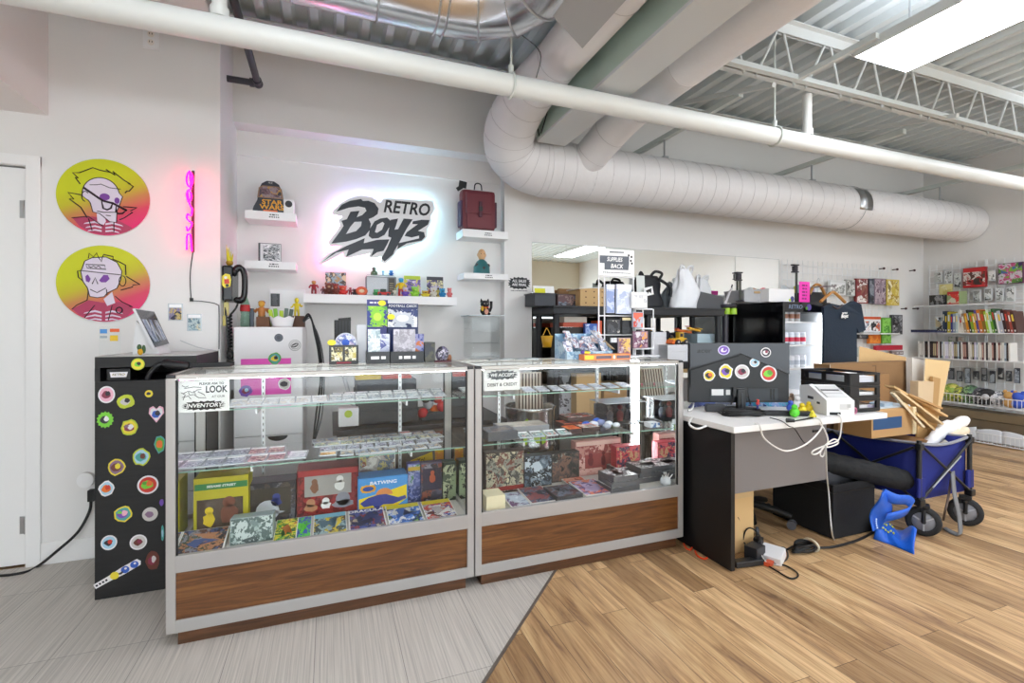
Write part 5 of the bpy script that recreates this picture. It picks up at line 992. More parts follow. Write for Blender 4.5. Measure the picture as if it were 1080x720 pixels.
pack(467, 487, 481, 548, 2.43, .06, D, '3a4a3c', ('2c3a30', '8a9a78', '1f2a24', 'b0b898', '4a5a48'), 'dark green carded horror mask toy at the right end of the left showcase', scale=13, band=('283830', .92, .98))
b = B(); q0 = [PY(431, 492, 2.60), PY(457, 489.5, 2.60), PY(456, 476.5, 2.60), PY(433, 486, 2.60)]; b.raw(q0+[p+Vector((0, .01, 0)) for p in q0], [(0, 1, 2, 3), (7, 6, 5, 4), (0, 4, 5, 1), (1, 5, 6, 2), (2, 6, 7, 3), (3, 7, 4, 0)], M('dcb81e', .4)); zb = min(p.z for p in q0); b.bx(q0[0].x+.01, q0[1].x-.01, 2.60, 2.61, D+.001, zb+.01, M('b89a6a')); b.T = face((q0[0].x+q0[1].x)/2, 2.5992, (q0[0].z+q0[2].z)/2-.005, 8); b.text('Yo!', .03, INK, Matrix(), .0003, .1)
one(b, 'pennant_card', 'yellow pennant card standing at the back of the left showcase', 'card')
pack(459, 475, 468, 500, 2.61, .01, D, 'd8b01a', ('e8c82c', 'f4f0e8', 'e0c01e', 'd88a2c'), 'yellow and white tall card beside the pennant card', name='picture_card', cat='card', scale=12)
def flatbook(px0, px1, Y0, dep, base, inks, label, name='comic_book', cat='comic', th=.006, band=None, title=None, tcol='f2f0ea', rz=0., scale=26, tilt=8., side='e4e2dc', ink2=None):
    X0, X1 = PY(px0, 550, Y0+dep*.3).x, PY(px1, 550, Y0+dep*.3).x; w = X1-X0; cx = (X0+X1)/2
    t = thing(name, label, cat, (cx, Y0+dep/2, base)); T = TR(cx, Y0, base+.0015) @ RZ(rz) @ RX(tilt)
    b = B(); b.T = T; b.box((0, dep/2, th/2), (w, dep, th), M(side, .5), None, .001); b.build('pages', t)
    b = B(); b.T = T @ TR(0, 0, th+.0002); e = .47
    b.prism([(-w*e, dep*.02), (w*e, dep*.02), (w*e, dep*.98), (-w*e, dep*.98)], .0004, art(inks, scale))
    r = random.Random(int(px0))
    for i in range(3): b.prism([((r.random()-.5)*w*.5+x*w*.2, dep*(.25+.45*r.random())+y*dep*.16) for x, y in irregular(1, 1, int(px0)+i*3, 12, .35)], .0003, M(inks[(2*i+1) % len(inks)], .35), TR(0, 0, .0005+.0003*i))
    if band: b.prism([(-w*e, dep*.78), (w*e, dep*.78), (w*e, dep*.98), (-w*e, dep*.98)], .0003, M(band, .35), TR(0, 0, .0016))
    b.build('cover', t)
    if title: b = B(); b.T = T @ TR(0, dep*.87, th+.0026); b.text(title, dep*.17, M(tcol, .4), Matrix(), .0003, 0, min(1.3, 1.5*w/(dep*.17*len(title))), 'CENTER', .0008); b.build('lettering', t)
    return t
flatbook(186, 238, 2.21, .15, D, ('5a3a34', '8a8a94', '3a4a3a', 'b07a5a', '2a2a34', '4a5a8a'), 'bagged comic with a dark busy cover at the far left front of the left showcase', tilt=14)
pack(242, 546, 288, 582, 2.24, .09, D, '8a9a98', ('6a7c78', '9aaaa4', '4a5c58', 'b8c4c0', '3a4a48'), 'grey-green clear plastic toy package in front of the black toy box', scale=18, tilt=-8)
for px0, px1, inks, lb, bd, ti in ((289, 313, ('d8c81c', '3a9a3a', 'e8d82c', '2a6a2c', 'f0e04a', 'c87a2c'), 'yellow and green card toy lying at the front of the left showcase', None, None), (313, 328, ('2c4a9a', '5ad03a', '3a5ab0', '4ab82c'), 'blue card with a lime shape lying at the front', None, None), (330, 366, ('4a6a7a', '9ab4b8', '2a3a3c', 'd8c02c', '5a4a3a'), 'teal and yellow comic lying left of the dark blue comic', '7ab8cc', None), (368, 407, ('2c3a6a', '8a2c2c', '4a5a9a', '1c2440', 'b8a88a'), 'dark blue comic with white title letters lying face up in the left showcase', '2c3c8c', 'DRACULA'), (409, 446, ('2c5aa8', 'd8d8d8', '3a7ad0', '1c2c5a', '7aa84a'), 'mid-blue comic with a yellow band right of the dark blue comic', 'd8c82c', None), (448, 480, ('b8b0b0', 'c84a3a', '2c4aa0', 'e0dcd8', '5a2c2c'), 'red, white and blue comic at the right front of the left showcase', 'e0c83a', None)):
    flatbook(px0, px1, 2.205, .19, D, inks, lb, band=bd, title=ti, tilt=6)
# right showcase, middle shelf
flatbook(512, 543, 2.275, .15, S2, ('5a5c64', '8a7a70', '6a6e78', '4a4c54'), 'grey binder lying at the left end of the right showcase middle shelf', 'ring_binder', 'binder', th=.045, tilt=0, side='4a4c50')
flatbook(526, 576, 2.43, .14, S2, ('c8c0b4', 'b4aca0', 'd8d0c4'), 'flat beige board game lying behind the row of small cards', 'board_game', 'game', th=.03, tilt=0, side='8a8c90', scale=8)
grid_cards([552+14*i for i in range(4)], (2.31,), S2, .066, .07, ('6a8a8c', '9ab0ac', '4a5a5c', 'c0c8c0', 'b05a5a'), 'small white-edged card in the front row of the right showcase middle shelf', 'card row, right showcase', rx=12, lift=.01)
for i, (px0, px1, y, z, inks, lb) in enumerate(((592, 612, 2.42, 0, ('c84a28', '2a2420', 'e06a3a', '8a2c1c'), 'red and black card deck, back one of the pair on the right showcase shelf'), (596, 626, 2.47, .026, ('c0402a', '2a2a2c', 'e8e0d8', 'a83020'), 'red and black card deck stacked at the back of the right showcase shelf'), (597, 611, 2.29, 0, ('e0582c', 'f08a4a', 'c83c1c'), 'orange-red round-looking deck at the front of the right showcase shelf'), (612, 630, 2.30, 0, ('b8482c', 'e8e4e0', '8a2c20', 'd86a4a'), 'red and white deck right of the orange deck'))):
    flatbook(px0, px1, y, .10 if y < 2.4 else .12, S2+z, inks, lb, 'card_deck', 'card deck', th=.025, tilt=0, side='3a2420')
flatbook(598, 628, 2.46, .13, S2, ('2a2a2c', '4a3a34', '8a3020'), 'dark deck at the bottom of the back stack on the right showcase shelf', 'card_deck', 'card deck', th=.025, tilt=0, side='2a2420')
b = B(); 
for i, (px, y, m, r_) in enumerate(((618, 2.42, BLUE, .022), (626, 2.40, M('c8ccd8'), .024), (634, 2.44, M('8a94c0'), .022), (628, 2.48, BLUE, .026), (642, 2.40, M('dfe2e8'), .02), (640, 2.34, M('9aa0b0'), .02), (650, 2.36, M('d8dce0'), .018))): q = PY(px, 450, y); b.ell((q.x, y, S2+r_*.8), (r_*1.3, r_, r_*.8), m, None, 10, 7)
one(b, 'toy_pile', 'heap of blue and white bagged toys on the right showcase shelf', 'toys')
t = thing('clear_case', 'clear plastic case holding dark figures on the right showcase middle shelf', 'display case', (PY(658, 450, 2.5).x, 2.5, S2)); X0, X1, Z0, Z1 = rY(640, 425, 683, 455, 2.40); b = B()
b.bx(X0, X1, 2.40, 2.60, S2, S2+.005, DARK)
for x in (X0, X1-.003): b.bx(x, x+.003, 2.4, 2.6, S2+.005, Z1, PLASTIC)
b.bx(X0+.003, X1-.003, 2.4, 2.403, S2+.005, Z1, PLASTIC); b.bx(X0, X1, 2.4, 2.6, Z1, Z1+.003, M('b8bcc2', .15)); b.build('case', t)
b = B(); b.bx(X0+.02, X1-.02, 2.56, 2.58, S2+.006, Z1-.02, M('3a3a4a', .4))
for i, (f, m) in enumerate(((.3, M('5a5a6a')), (.55, M('9a3a44')), (.75, M('3a3c4c')))): x = X0+(X1-X0)*f; b.tube([(x, 2.5, S2+.006), (x, 2.5, S2+.05), (x, 2.5, S2+.07)], [.018, .022, .01], m, 10); b.ell((x, 2.5, S2+.088), .016, m)
b.build('figures', t)
for px0, px1, c, lb in ((686, 696, '4a6a9a', 'small blue and white box at the right end of the right showcase middle shelf'),):
    pack(px0, 446, px1, 454, 2.27, .06, S2, 'dfe2e6', (c, 'dfe4ea', c), lb, 'small_box', 'box', scale=18)
fig(677, 404, 418, 2.47, ('c84a6a', 'd86a84', 'e8b8c0'), 'toy_figurine', 'pink toy on the top shelf of the right showcase, right end', 'round', base=S1, wide=.9)
grid_cards([556+14.5*i for i in range(8)], (2.46,), S1, .066, .10, ('c4c8d0', 'a0a8b8', 'e0e2e8', 'b4bac8', '8a92a8'), 'pale trading card on the top shelf of the right showcase', 'cards, right showcase top shelf', rx=8, lift=.01, name='trading_card')
# right showcase, deck
pack(512, 476, 553, 516, 2.44, .06, D, '3a2c28', ('4a4a44', '8a8a80', '6a3a30', 'b0a890', '2a2a2c', 'c8c0a0'), 'grey and red big game box at the left end of the right showcase deck', band=('8a2a26', .06, .16))
pack(553, 480, 582, 515, 2.47, .06, D, '2a3038', ('2a323c', '5a6a78', '8a98a4', '1c2228', 'c0ccd4'), 'dark blue-grey boxed game with a white burst, middle of the right showcase deck')
pack(582, 477, 611, 512, 2.50, .06, D, '2a2c2c', ('2c302c', '5a4a44', '7a5a4a', '1c2020', '8a8a80'), 'dark boxed game with brown figures, left of the pink house box')
pack(607, 464, 655, 503, 2.55, .06, D, 'd8a098', ('d89a90', 'e8b8ac', '9a4a48', 'c88a80', '7a3038'), 'pink building playset box at the back of the right showcase deck', band=('e8c4b8', .86, .98), window=(-.3, .3, .2, .6, 'a85a58'), toys=((-.18, .4, .08, .16, '7a2c34'), (.1, .4, .06, .2, '6a242c')), scale=9)
pack(650, 470, 675, 502, 2.46, .06, D, 'b83a48', ('2a2a40', 'b83a48', 'c8a078', '4a3a58', 'd8606a'), 'red boxed game with a dark picture right of the pink playset box')
pack(513, 523, 533, 546, 2.215, .11, D, 'e8dcb8', None, 'cream cardboard card box at the front left corner of the right showcase', 'card_box', 'box')
for px0, px1, y0, dp, inks, lb, th in ((536, 556, 2.21, .17, ('8a94a8', 'b8c0cc', '6a4a70', 'd0d4dc'), 'pale violet comic lying right of the cream card box', .008), (556, 582, 2.22, .2, ('4a5468', '8a4a4a', '6a7488', '2c3444'), 'slate comic lying in the right showcase front', .008), (583, 610, 2.20, .17, ('3a4454', '6a7484', '5a3a3a', '20262e'), 'thick dark book lying in the right showcase front', .03), (612, 640, 2.23, .2, ('7a6a98', 'b8a8c8', 'd87a5a', '5a4a7a'), 'purple and orange magazine lying in the right showcase front', .006), (596, 617, 2.42, .11, ('c8583a', 'e0a088', 'd8d0d0', '8a3a2c'), 'orange-red card packet lying behind the thick dark book', .01)):
    flatbook(px0, px1, y0, dp, D, inks, lb, th=th, tilt=4 if th < .02 else 0, side='3c3e44' if th > .02 else 'e4e2dc')
MG = ('1c1c20', 'e8e8e8', '8a8a8c', '3a3a3c', 'c8c8ca')
for k, (px, y0) in enumerate(((655, 2.22), (684, 2.31), (660, 2.43))):
    for i in range(3 if k < 2 else 2):
        flatbook(px-15+i, px+15-i, y0, .15, D+i*.029, MG, ('black and white manga book, %s of the %s pile in the right showcase') % (('bottom', 'middle', 'top')[i], ('left', 'right', 'rear')[k]), 'manga_book', 'book', th=.027, tilt=0, rz=(-1)**i*2, side='5a5a5e')
b = B(); q = PY(702, 505, 2.22)
for i in range(9): a = i*40; b.prism([(-.008, 0), (.008, 0), (.004, .05), (-.004, .05)], .002, [WHITE, DK, GY][i % 3], TR(q.x+.01*math.cos(i), 2.22+.01*math.sin(i*2), D+.03) @ RZ(a) @ RX(55+10*(i % 3)))
b.ell((q.x, 2.22, D+.03), .03, M('d8dade')); one(b, 'white_toy', 'spiky white and black toy at the right front corner of the right showcase', 'toy')
# --- things on the counter tops ---
TOPZ = ST_+.0008
X0 = PY(203, 382, 2.6).x; X1 = PY(245, 382, 2.6).x
t = thing('key_tray', 'flat black tray at the rear left corner of the left showcase top', 'tray', ((X0+X1)/2, 2.6, TOPZ)); b = B(); b.bx(X0, X1, 2.55, 2.66, TOPZ, TOPZ+.006, BLACK, .002); b.build('tray', t); b = B(); b.bx(X0, X1, 2.55, 2.556, TOPZ+.006, TOPZ+.016, BLACK); b.bx(X0, X1, 2.654, 2.66, TOPZ+.006, TOPZ+.016, BLACK); b.build('rim', t)
# gold blind-box display with bubble header
X0, X1, Z0, Z1 = rY(347, 364, 378, 380, 2.52)
t = thing('counter_display', 'black blind-box counter display with a clear dome and gold artwork on the left showcase', 'display box', ((X0+X1)/2, 2.58, TOPZ)); b = B(); b.bx(X0, X1, 2.52, 2.64, TOPZ, Z1, M('1a1a1c', .3), .002); b.build('box', t)
b = B()
for f in (.27, .73): b.box((X0+(X1-X0)*f, 2.5195, (TOPZ+Z1)/2+.004), ((X1-X0)*.38, .001, (Z1-TOPZ)*.72), art(('c8b85a', 'e0d8b0', '3a3424', '8a7a3a', 'f0ecd8', '5a6a3a'), 30))
b.box(((X0+X1)/2, 2.5195, TOPZ+.008), ((X1-X0)*.5, .001, .008), M('8a2434')); b.build('artwork', t)
b = B(); cx = (X0+X1)/2+.01; b.prism([(x, y) for x, y in arc(0, 0, .055, .062, 0, 180)], .03, M('c4c8d4', .15), TR(cx, 2.59, Z1) @ FRONT); b.build('dome', t)
b = B(); b.T = TR(cx, 2.559, Z1) @ FRONT; b.prism([(x, y) for x, y in arc(0, 0, .048, .055, 0, 180)], .001, art(('9aa4c8', 'd8dce8', '6a78b0', 'c8b8d0', 'e8e8ee'), 24)); b.prism(circle(0, .012, .018, 16), .001, BLUE, TR(0, 0, .001)); b.build('header_print', t)
b = B(); b.T = TR(X0+.012, 2.518, Z1+.014) @ FRONT; b.prism(circle(0, 0, .02, 20, .014), .001, M('ecdc2c', .4)); b.build('price_sticker', t)
X0, X1, Z0, Z1 = rY(352.5, 335, 370, 352, 2.65); t = thing('card_dispenser', 'black ribbed plastic stand behind the gold counter display', 'stand', ((X0+X1)/2, 2.656, TOPZ)); b = B(); b.bx(X0, X1, 2.648, 2.662, TOPZ, Z1-.012, BLACK, .003); b.box(((X0+X1)/2+.01, 2.655, Z1-.008), (X1-X0-.02, .014, .016), BLACK, RY(-6)); b.build('back', t)
b = B(); [b.bx(X0+.01+i*(X1-X0-.02)/4, X0+.016+i*(X1-X0-.02)/4, 2.645, 2.648, TOPZ+.15, Z1-.015, DARK) for i in range(5)]; b.build('ribs', t)
def booster(px0, px1, hx0, hy0, hx1, hy1, Y, dep, front, inks, head, label, title, sub, sticker_px, packs):
    X0, X1, Z0, Z1 = rY(px0, 366, px1, 380, Y); t = thing('booster_display', label, 'display box', ((X0+X1)/2, Y+dep/2, TOPZ)); hz = TOPZ+.06
    b = B(); f = M(front, .35); b.bx(X0, X1, Y, Y+.003, TOPZ, hz, f); b.bx(X0, X0+.003, Y+.003, Y+dep, TOPZ, hz, f); b.bx(X1-.003, X1, Y+.003, Y+dep, TOPZ, hz, f); b.bx(X0+.003, X1-.003, Y+.003, Y+dep, TOPZ, TOPZ+.003, f); b.build('tray', t)
    b = B(); b.T = TR((X0+X1)/2, Y-.0003, (TOPZ+hz)/2) @ FRONT; b.scrawl((X1-X0)*.7, .03, 1, WHITE, Matrix()); b.build('lettering', t)
    h0, h1, c0, c1 = rY(hx0, hy0, hx1, hy1, Y+dep); b = B(); b.bx(h0, h1, Y+dep, Y+dep+.004, TOPZ+.002, c1, M(head, .35)); b.build('header_card', t)
    b = B(); b.T = TR((h0+h1)/2, Y+dep-.0006, (c0+c1)/2) @ FRONT; w, h = h1-h0, c1-c0
    b.prism([(-w*.47, -h*.42), (w*.47, -h*.42), (w*.47, h*.28), (-w*.47, h*.28)], .0005, art(inks, 13)); b.prism(burst_poly(w*.38, h*.27, int(px0), 22, .35), .0005, M(inks[1], .35), TR(0, -h*.08, .0006)); b.prism(circle(0, -h*.08, w*.2, 16, h*.14), .0005, M(inks[2], .35), TR(0, 0, .0012)); b.build('header_print', t)
    b = B(); b.T = TR((h0+h1)/2, Y+dep-.0016, c1-h*.1) @ FRONT; b.text(title, h*.13, M('f2f4f0', .4), Matrix(), .0003, .12, min(1.1, 1.5*w/(h*.13*len(title)))) if len(title) > 6 else b.scrawl(w*.8, h*.1, 1, WHITE, Matrix()); b.build('lettering', t)
    s = PY(sticker_px[0], sticker_px[1], Y+dep-.004); b = B(); b.T = face(s.x, Y+dep-.003, s.z); b.prism(circle(0, 0, .02, 20, .015), .001, M('f0e01c', .4)); b.build('price_sticker', t)
    for i, (a0, y0, a1, y1, ink) in enumerate(packs):
        p0, p1, q0, q1 = rY(a0, y0, a1, y1, Y+.03+.012*i); b = B(); b.bx(p0, p1, Y+.03+.012*i, Y+.036+.012*i, TOPZ+.004, q1, art(ink, 26) if ink else PLASTIC); b.build('card_pack', t)
booster(387, 411, 387, 316, 409, 347, 2.50, .13, '1e2024', ('2c3a8a', '8ad02c', 'c8e04a', '3a2a6a', '5aa83a'), '3a3a80', 'green and blue alien-art booster box display on the left showcase', 'SLIME', 'PACKS', (403, 319.5), ((388, 347, 401, 366, ('c4d0d4', 'e8eeee', '9ab0b8', 'd0dcdc')), (401, 352, 411, 368, ('8a90b8', 'd8dce8', '5a60a0', 'c0c4d8'))))
booster(412, 447, 408, 320, 441, 347, 2.49, .14, '141518', ('1f2c5a', 'c8ccd4', 'f0f0f2', '2c3a70', '141c3a'), '1c2a5c', 'dark blue FOOTBALL CARDS booster box display on the left showcase', 'FOOTBALL CARDS', 'SELECT', (412.5, 334), ((415, 347, 438, 366, ('a8a4ac', 'c0bcc4', '98949c', 'd0ccd4')), (438, 352, 447, 368, ('2c3a80', '8a8cb8', 'c8703a', '3a4a90'))))
X0, X1, Z0, Z1 = rY(376, 342, 387, 378, 2.60); t = thing('acrylic_stand', 'empty clear acrylic stand between the gold display and the green booster box', 'stand', ((X0+X1)/2, 2.61, TOPZ)); b = B(); b.bx(X0, X1, 2.60, 2.63, TOPZ, Z1, M('c8c9cc', .15), .003); b.build('panel', t); b = B(); b.bx(X0+.004, X1-.004, 2.58, 2.60, TOPZ, TOPZ+.006, M('c8c9cc', .15)); b.build('foot', t)
pack(448, 361, 459, 380, 2.52, .08, TOPZ, '22242a', ('2a2c34', '4a4a3a', '1c1e26', 'c8b82c'), 'small dark box with a yellow price dot right of the football box', scale=20, name='small_box', cat='box')
b = B(); q = PY(466.5, 379, 2.53); b.ell((q.x, 2.53, TOPZ+.042), (.037, .03, .042), art(('4a4456', '8a84a0', '2a2834', 'c8c4d0', '3a3a4a'), 40)); b.ell((q.x+.036, 2.525, TOPZ+.02), (.014, .014, .02), M('8a5a3a')); b.box((q.x, 2.53, TOPZ+.004), (.09, .05, .008), M('5a2a34'))
one(b, 'patterned_pouch', 'round grey patterned toy pouch at the right end of the left showcase top', 'pouch')
# --- right showcase top ---
Y = 2.45; X0, X1, Z0, Z1 = rY(598, 352, 646, 378, Y)
LBX = art(('9ac0dc', 'b4d4e8', '7aa4c8', 'c8e0ee', '8ab0d0'), 12)
t = thing('open_display_box', 'open light-blue cardboard display full of shiny packs on the right showcase', 'display box', ((X0+X1)/2, 2.53, TOPZ)); b = B()
b.raw([(X0, Y, TOPZ), (X1, Y, TOPZ), (X1, Y+.16, TOPZ), (X0, Y+.16, TOPZ), (X0, Y, TOPZ+.045), (X1, Y, TOPZ+.045), (X1, Y+.16, Z1), (X0, Y+.16, Z1)], [(3, 2, 1, 0), (0, 1, 5, 4), (1, 2, 6, 5), (2, 3, 7, 6), (3, 0, 4, 7)], LBX); b.build('box', t)
r = random.Random(5)
for i in range(14):
    b = B(); f = i/14; b.box((X0+.02+(X1-X0-.04)*r.random(), Y+.03+.11*f, TOPZ+.055+.09*f), (.055, .006, .075), art((('c8ccd8', '8a90a8', 'e8e8ee', 'b08a90', '6a7a98'), ('d8d4d0', 'a0a8b8', 'f0eef0', '8a98b0', 'c0a8a0'))[i % 2], 34, .2), RZ(r.uniform(-25, 25)) @ RX(-40+r.uniform(-15, 15))); b.build('card_pack', t)
b = B(); p0 = PY(632, 352, Y+.16); b.raw([(X1-.03, Y+.16, Z1), (X1+.002, Y+.02, TOPZ+.06), (X1+.03, Y+.02, TOPZ+.055), (X1-.005, Y+.165, Z1+.002), (X1-.03, Y+.162, Z1-.003), (X1+.002, Y+.022, TOPZ+.057), (X1+.03, Y+.022, TOPZ+.052), (X1-.005, Y+.167, Z1-.001)], [(0, 1, 2, 3), (7, 6, 5, 4), (0, 4, 5, 1), (1, 5, 6, 2), (2, 6, 7, 3), (3, 7, 4, 0)], M('a08a6a', .6)); b.build('flap', t)
Y = 2.33; X0, X1, Z0, Z1 = rY(616, 373, 665, 381, Y)
t = thing('candy_box', 'long orange and white box lying on the right showcase edge', 'box', ((X0+X1)/2, Y+.03, TOPZ)); b = B(); b.bx(X0, X1, Y, Y+.06, TOPZ, TOPZ+.034, M('e8803a', .4), .002); b.build('box', t); b = B(); w = X1-X0
for f0, f1, c in ((.02, .2, 'e8c81c'), (.25, .58, '5a4a54'), (.62, .66, 'f4e8dc'), (.69, .98, '5a4a54')): b.bx(X0+w*f0, X0+w*f1, Y-.0008, Y, TOPZ+.008, TOPZ+.026, M(c, .4))
b.build('front_print', t); b = B(); b.ell((X0+w*.1, Y+.03, TOPZ+.044), (.026, .02, .009), YE); b.ell((X0+w*.03, Y+.03, TOPZ+.046), (.012, .014, .011), PURPLE); b.build('yellow_tag', t)
b = B()
for i in range(4): b.bx(PY(515+i*13, 380, 2.60).x, PY(526+i*13, 380, 2.60).x, 2.56, 2.62, TOPZ, TOPZ+.004+.002*(i % 2), M(('8a9298', 'aab2b6')[i % 2], .3))
one(b, 'card_sleeves', 'flat grey card sleeves lying at the left rear of the right showcase top', 'sleeves', kind='stuff')
# white wire rack with a sign
RYY = 2.575
t = thing('wire_rack', 'white wire counter rack with hanging packs at the back of the right showcase', 'rack', (PY(660, 380, RYY).x, RYY, TOPZ)); RK = M('f0f0f2', .35)
def rp(px, py): p = PY(px, py, RYY); return p
b = B(); za = rp(640, 264).z
for px in (631.5, 637.5, 668): b.cyl((rp(px, 300).x, RYY, TOPZ+.004), (rp(px, 300).x, RYY, za), .0045, RK, None, 8)
b.build('upright', t)
b = B()
for py, p0, p1 in ((292, 631.5, 668), (333, 632, 668), (353, 632, 670), (264.5, 631.5, 668)): b = B(); b.cyl((rp(p0, py).x, RYY, rp(650, py).z), (rp(p1, py).x, RYY, rp(650, py).z), .0045, RK, None, 8); b.build('crossbar', t)
b = B()
for px in (668, 676, 687): b.cyl((rp(px, 300).x, RYY-.02, TOPZ+.004), (rp(px, 300).x, RYY-.02, rp(px, 326).z), .004, RK, None, 8)
for py in (326, 346.5, 367.5): b.cyl((rp(667, py).x, RYY-.02, rp(678, py).z), (rp(686 if py < 330 else 687, py).x, RYY-.02, rp(678, py).z), .005, RK, None, 8)
b.build('side_arm', t)
b = B(); b.bx(rp(650, 380).x, rp(690, 380).x, RYY-.06, RYY+.06, TOPZ, TOPZ+.008, RK, .002); b.build('base', t)
X0, X1, Z0, Z1 = rY(631, 263, 668.5, 291, RYY-.008); s = thing('supplies_sign', 'white SUPPLIES BACK sign on top of the white wire rack', 'sign', ((X0+X1)/2, RYY-.01, Z0)); b = B(); b.bx(X0, X1, RYY-.012, RYY-.0075, Z0, Z1, PAPER); b.build('sheet', s)
b = B(); w, h = X1-X0, Z1-Z0; b.T = face((X0+X1)/2, RYY-.0122, (Z0+Z1)/2); b.prism([(-.47*w, .24*h), (.35*w, .26*h), (.35*w, -.02*h), (.33*w, -.26*h), (-.34*w, -.28*h), (-.34*w, -.04*h), (-.47*w, -.04*h)], .0003, M('5a5f68', .5)); b.prism([(-.2*w, .36*h), (.2*w, .38*h), (.2*w, .42*h), (-.2*w, .41*h)], .0003, M('4a4e56', .5)); b.text('SUPPLIES', h*.22, PAPER, TR(-.06*w, .11*h, .0005), .0002, .2, .78, 'CENTER', .0006); b.text('BACK', h*.22, PAPER, TR(0, -.14*h, .0005), .0002, .2, .95, 'CENTER', .0006); b.scrawl(w*.8, h*.06, 1, M('4a4e56', .5), TR(0, -.38*h, .0003))
for px, py in ((.34, .3), (.42, .25), (.43, 0), (.4, .1)): b.prism(irregular(.03*w, .05*h, int(px*100)), .0003, INK, TR(px*w, py*h, .0002))
b.build('lettering', s)
def hang(px0, py0, px1, py1, Y, inks, label, head=None, name='hanging_pack', cat='pack', th=.014, scale=20, group=None):
    X0, X1, Z0, Z1 = rY(px0, py0, px1, py1, Y); t = thing(name, label, cat, ((X0+X1)/2, Y, Z0), group); b = B(); b.bx(X0, X1, Y-th, Y, Z0, Z1, M(inks[0], .3), .002); b.build('package', t)
    b = B(); e = (X1-X0)*.06; b.bx(X0+e, X1-e, Y-th-.0008, Y-th, Z0+e, Z1-e*(1 if not head else 3), art(inks, scale)); b.build('print', t)
    if head: b = B(); b.bx(X0, X1, Y-th-.001, Y-th, Z1-(Z1-Z0)*.16, Z1, M(head, .4)); b.build('header_card', t)
    return t
hang(638.5, 300, 647, 330, RYY-.01, ('a8b4d4', 'c4cce0', '8a9cc8', 'd8dcea'), 'tall pale-blue sleeve pack on the left of the white wire rack', 'f0f0f4', scale=8); hang(649, 300, 665, 331, RYY-.012, ('c4cce0', 'dce2ee', 'b0bcd8', 'ecf0f6'), 'wide pale-blue clear pack on the white wire rack', 'e8eaee', scale=7)
hang(664.5, 308, 681.5, 325, RYY-.03, ('d8d8da', 'ecece8', 'c8c8cc', '4a4c54'), 'white-fronted pack with a dark bottom strip on the white rack', 'e4e4e2', scale=6)
hang(639, 337, 653, 352, RYY-.01, ('2a2a2e', 'd0ccc4', '3a3a40', '18181c', 'b8b4ac'), 'row of dark and cream card binders on the white wire rack', None, scale=9, name='binder_row', cat='binders')
hang(655, 335, 664, 352, RYY-.012, ('17181c', '22242a', '101114'), 'black card binder on the white wire rack', 'd8c89a', name='card_binder', cat='binder')
hang(666, 329, 677, 345.5, RYY-.035, ('a8acbc', 'c84a3a', 'b8bcc8', 'e06a50'), 'grey and red hanging pack on the small white rack', scale=12)
hang(666.5, 349, 682, 367, RYY-.035, ('8a6a7a', 'e8a02c', 'b894a0', '6a3a5a', 'd8d0d4'), 'purple and orange hanging pack on the small white rack', scale=14)
hang(651, 356, 664, 375, RYY-.03, ('b0949c', 'd8c4c8', '8a5a6a', 'e0b860', 'c8a8b0'), 'mauve hanging pack low on the white wire rack', scale=14)
hang(643.5, 356, 649.5, 361, RYY-.02, ('e8e8ea', 'd0d0d4', 'f4f4f4'), 'small white card pack low on the left of the wire rack', scale=14)
# ================= BEHIND THE LEFT SHOWCASE =================
TZ = .64
t = thing('back_table', 'dark low table behind the left showcase with the printer on it', 'table', (.7, 3.2, 0)); b = B(); b.bx(.02, 1.08, 2.92, 3.62, TZ-.03, TZ-.001, M('2a2523', .5), .003); b.build('tabletop', t); b = B(); b.bx(.06, 1.04, 2.96, 2.975, .36, TZ-.031, M('6b5f55', .6)); b.build('apron', t)
for x in (.05, 1.0):
    for y in (2.95, 3.55): b = B(); b.bx(x, x+.05, y, y+.05, .004, TZ-.031, M('2a2523', .5)); b.build('leg', t)
X0, X1, Z0, Z1 = rY(376, 417, 441, 452, 3.02)
t = thing('laser_printer', 'large black laser printer on the dark table behind the left showcase', 'printer', ((X0+X1)/2, 3.2, TZ)); PB = M('2c2d31', .45)
b = B(); b.bx(X0, X1, 3.02, 3.42, TZ, TZ+.19, PB, .008); b.build('body', t); b = B(); b.bx(X0+.01, X1-.01, 3.012, 3.02, TZ+.01, TZ+.085, PB, .003); b.bx(X0+.12, X1-.12, 3.006, 3.012, TZ+.012, TZ+.02, BLACK); b.build('paper_drawer', t)
b = B(); b.bx(X0+.005, X1-.005, 3.04, 3.4, TZ+.191, TZ+.27, M('4e5156', .5), .012); b.build('top_cover', t); b = B(); b.bx((X0+X1)/2-.03, (X0+X1)/2+.03, 3.018, 3.02, TZ+.15, TZ+.157, M('c8c8cc')); b.build('badge', t)
PT = TZ+.2705
boxat(375, 395, 402, 405, 3.06, .12, M('d8b82c', .4), 'yellow_box', 'yellow toy box lying on top of the printer', 'box', PT); boxat(404, 396, 434, 405, 3.06, .16, M('d8482c', .4), 'red_box', 'orange-red flat box lying on top of the printer', 'box', PT)
X0, X1, Z0, Z1 = rY(357, 430.5, 378.5, 455, 2.96); t = thing('white_speaker', 'white cube speaker with a green dot left of the printer', 'speaker', ((X0+X1)/2, 3.0, TZ)); b = B(); b.bx(X0, X1, 2.96, 3.06, TZ+.012, Z1, WHITE, .006); b.build('body', t); b = B(); b.T = face((X0+X1)/2-.002, 2.9595, TZ+.085); b.prism(circle(0, 0, .022, 20), .001, M('b8cc2c', .4)); b.build('sticker', t)
b = B(); [b.bx(x, x+.01, 2.98, 3.04, TZ, TZ+.012, BLACK) for x in (X0+.01, X1-.02)]; b.build('feet', t)
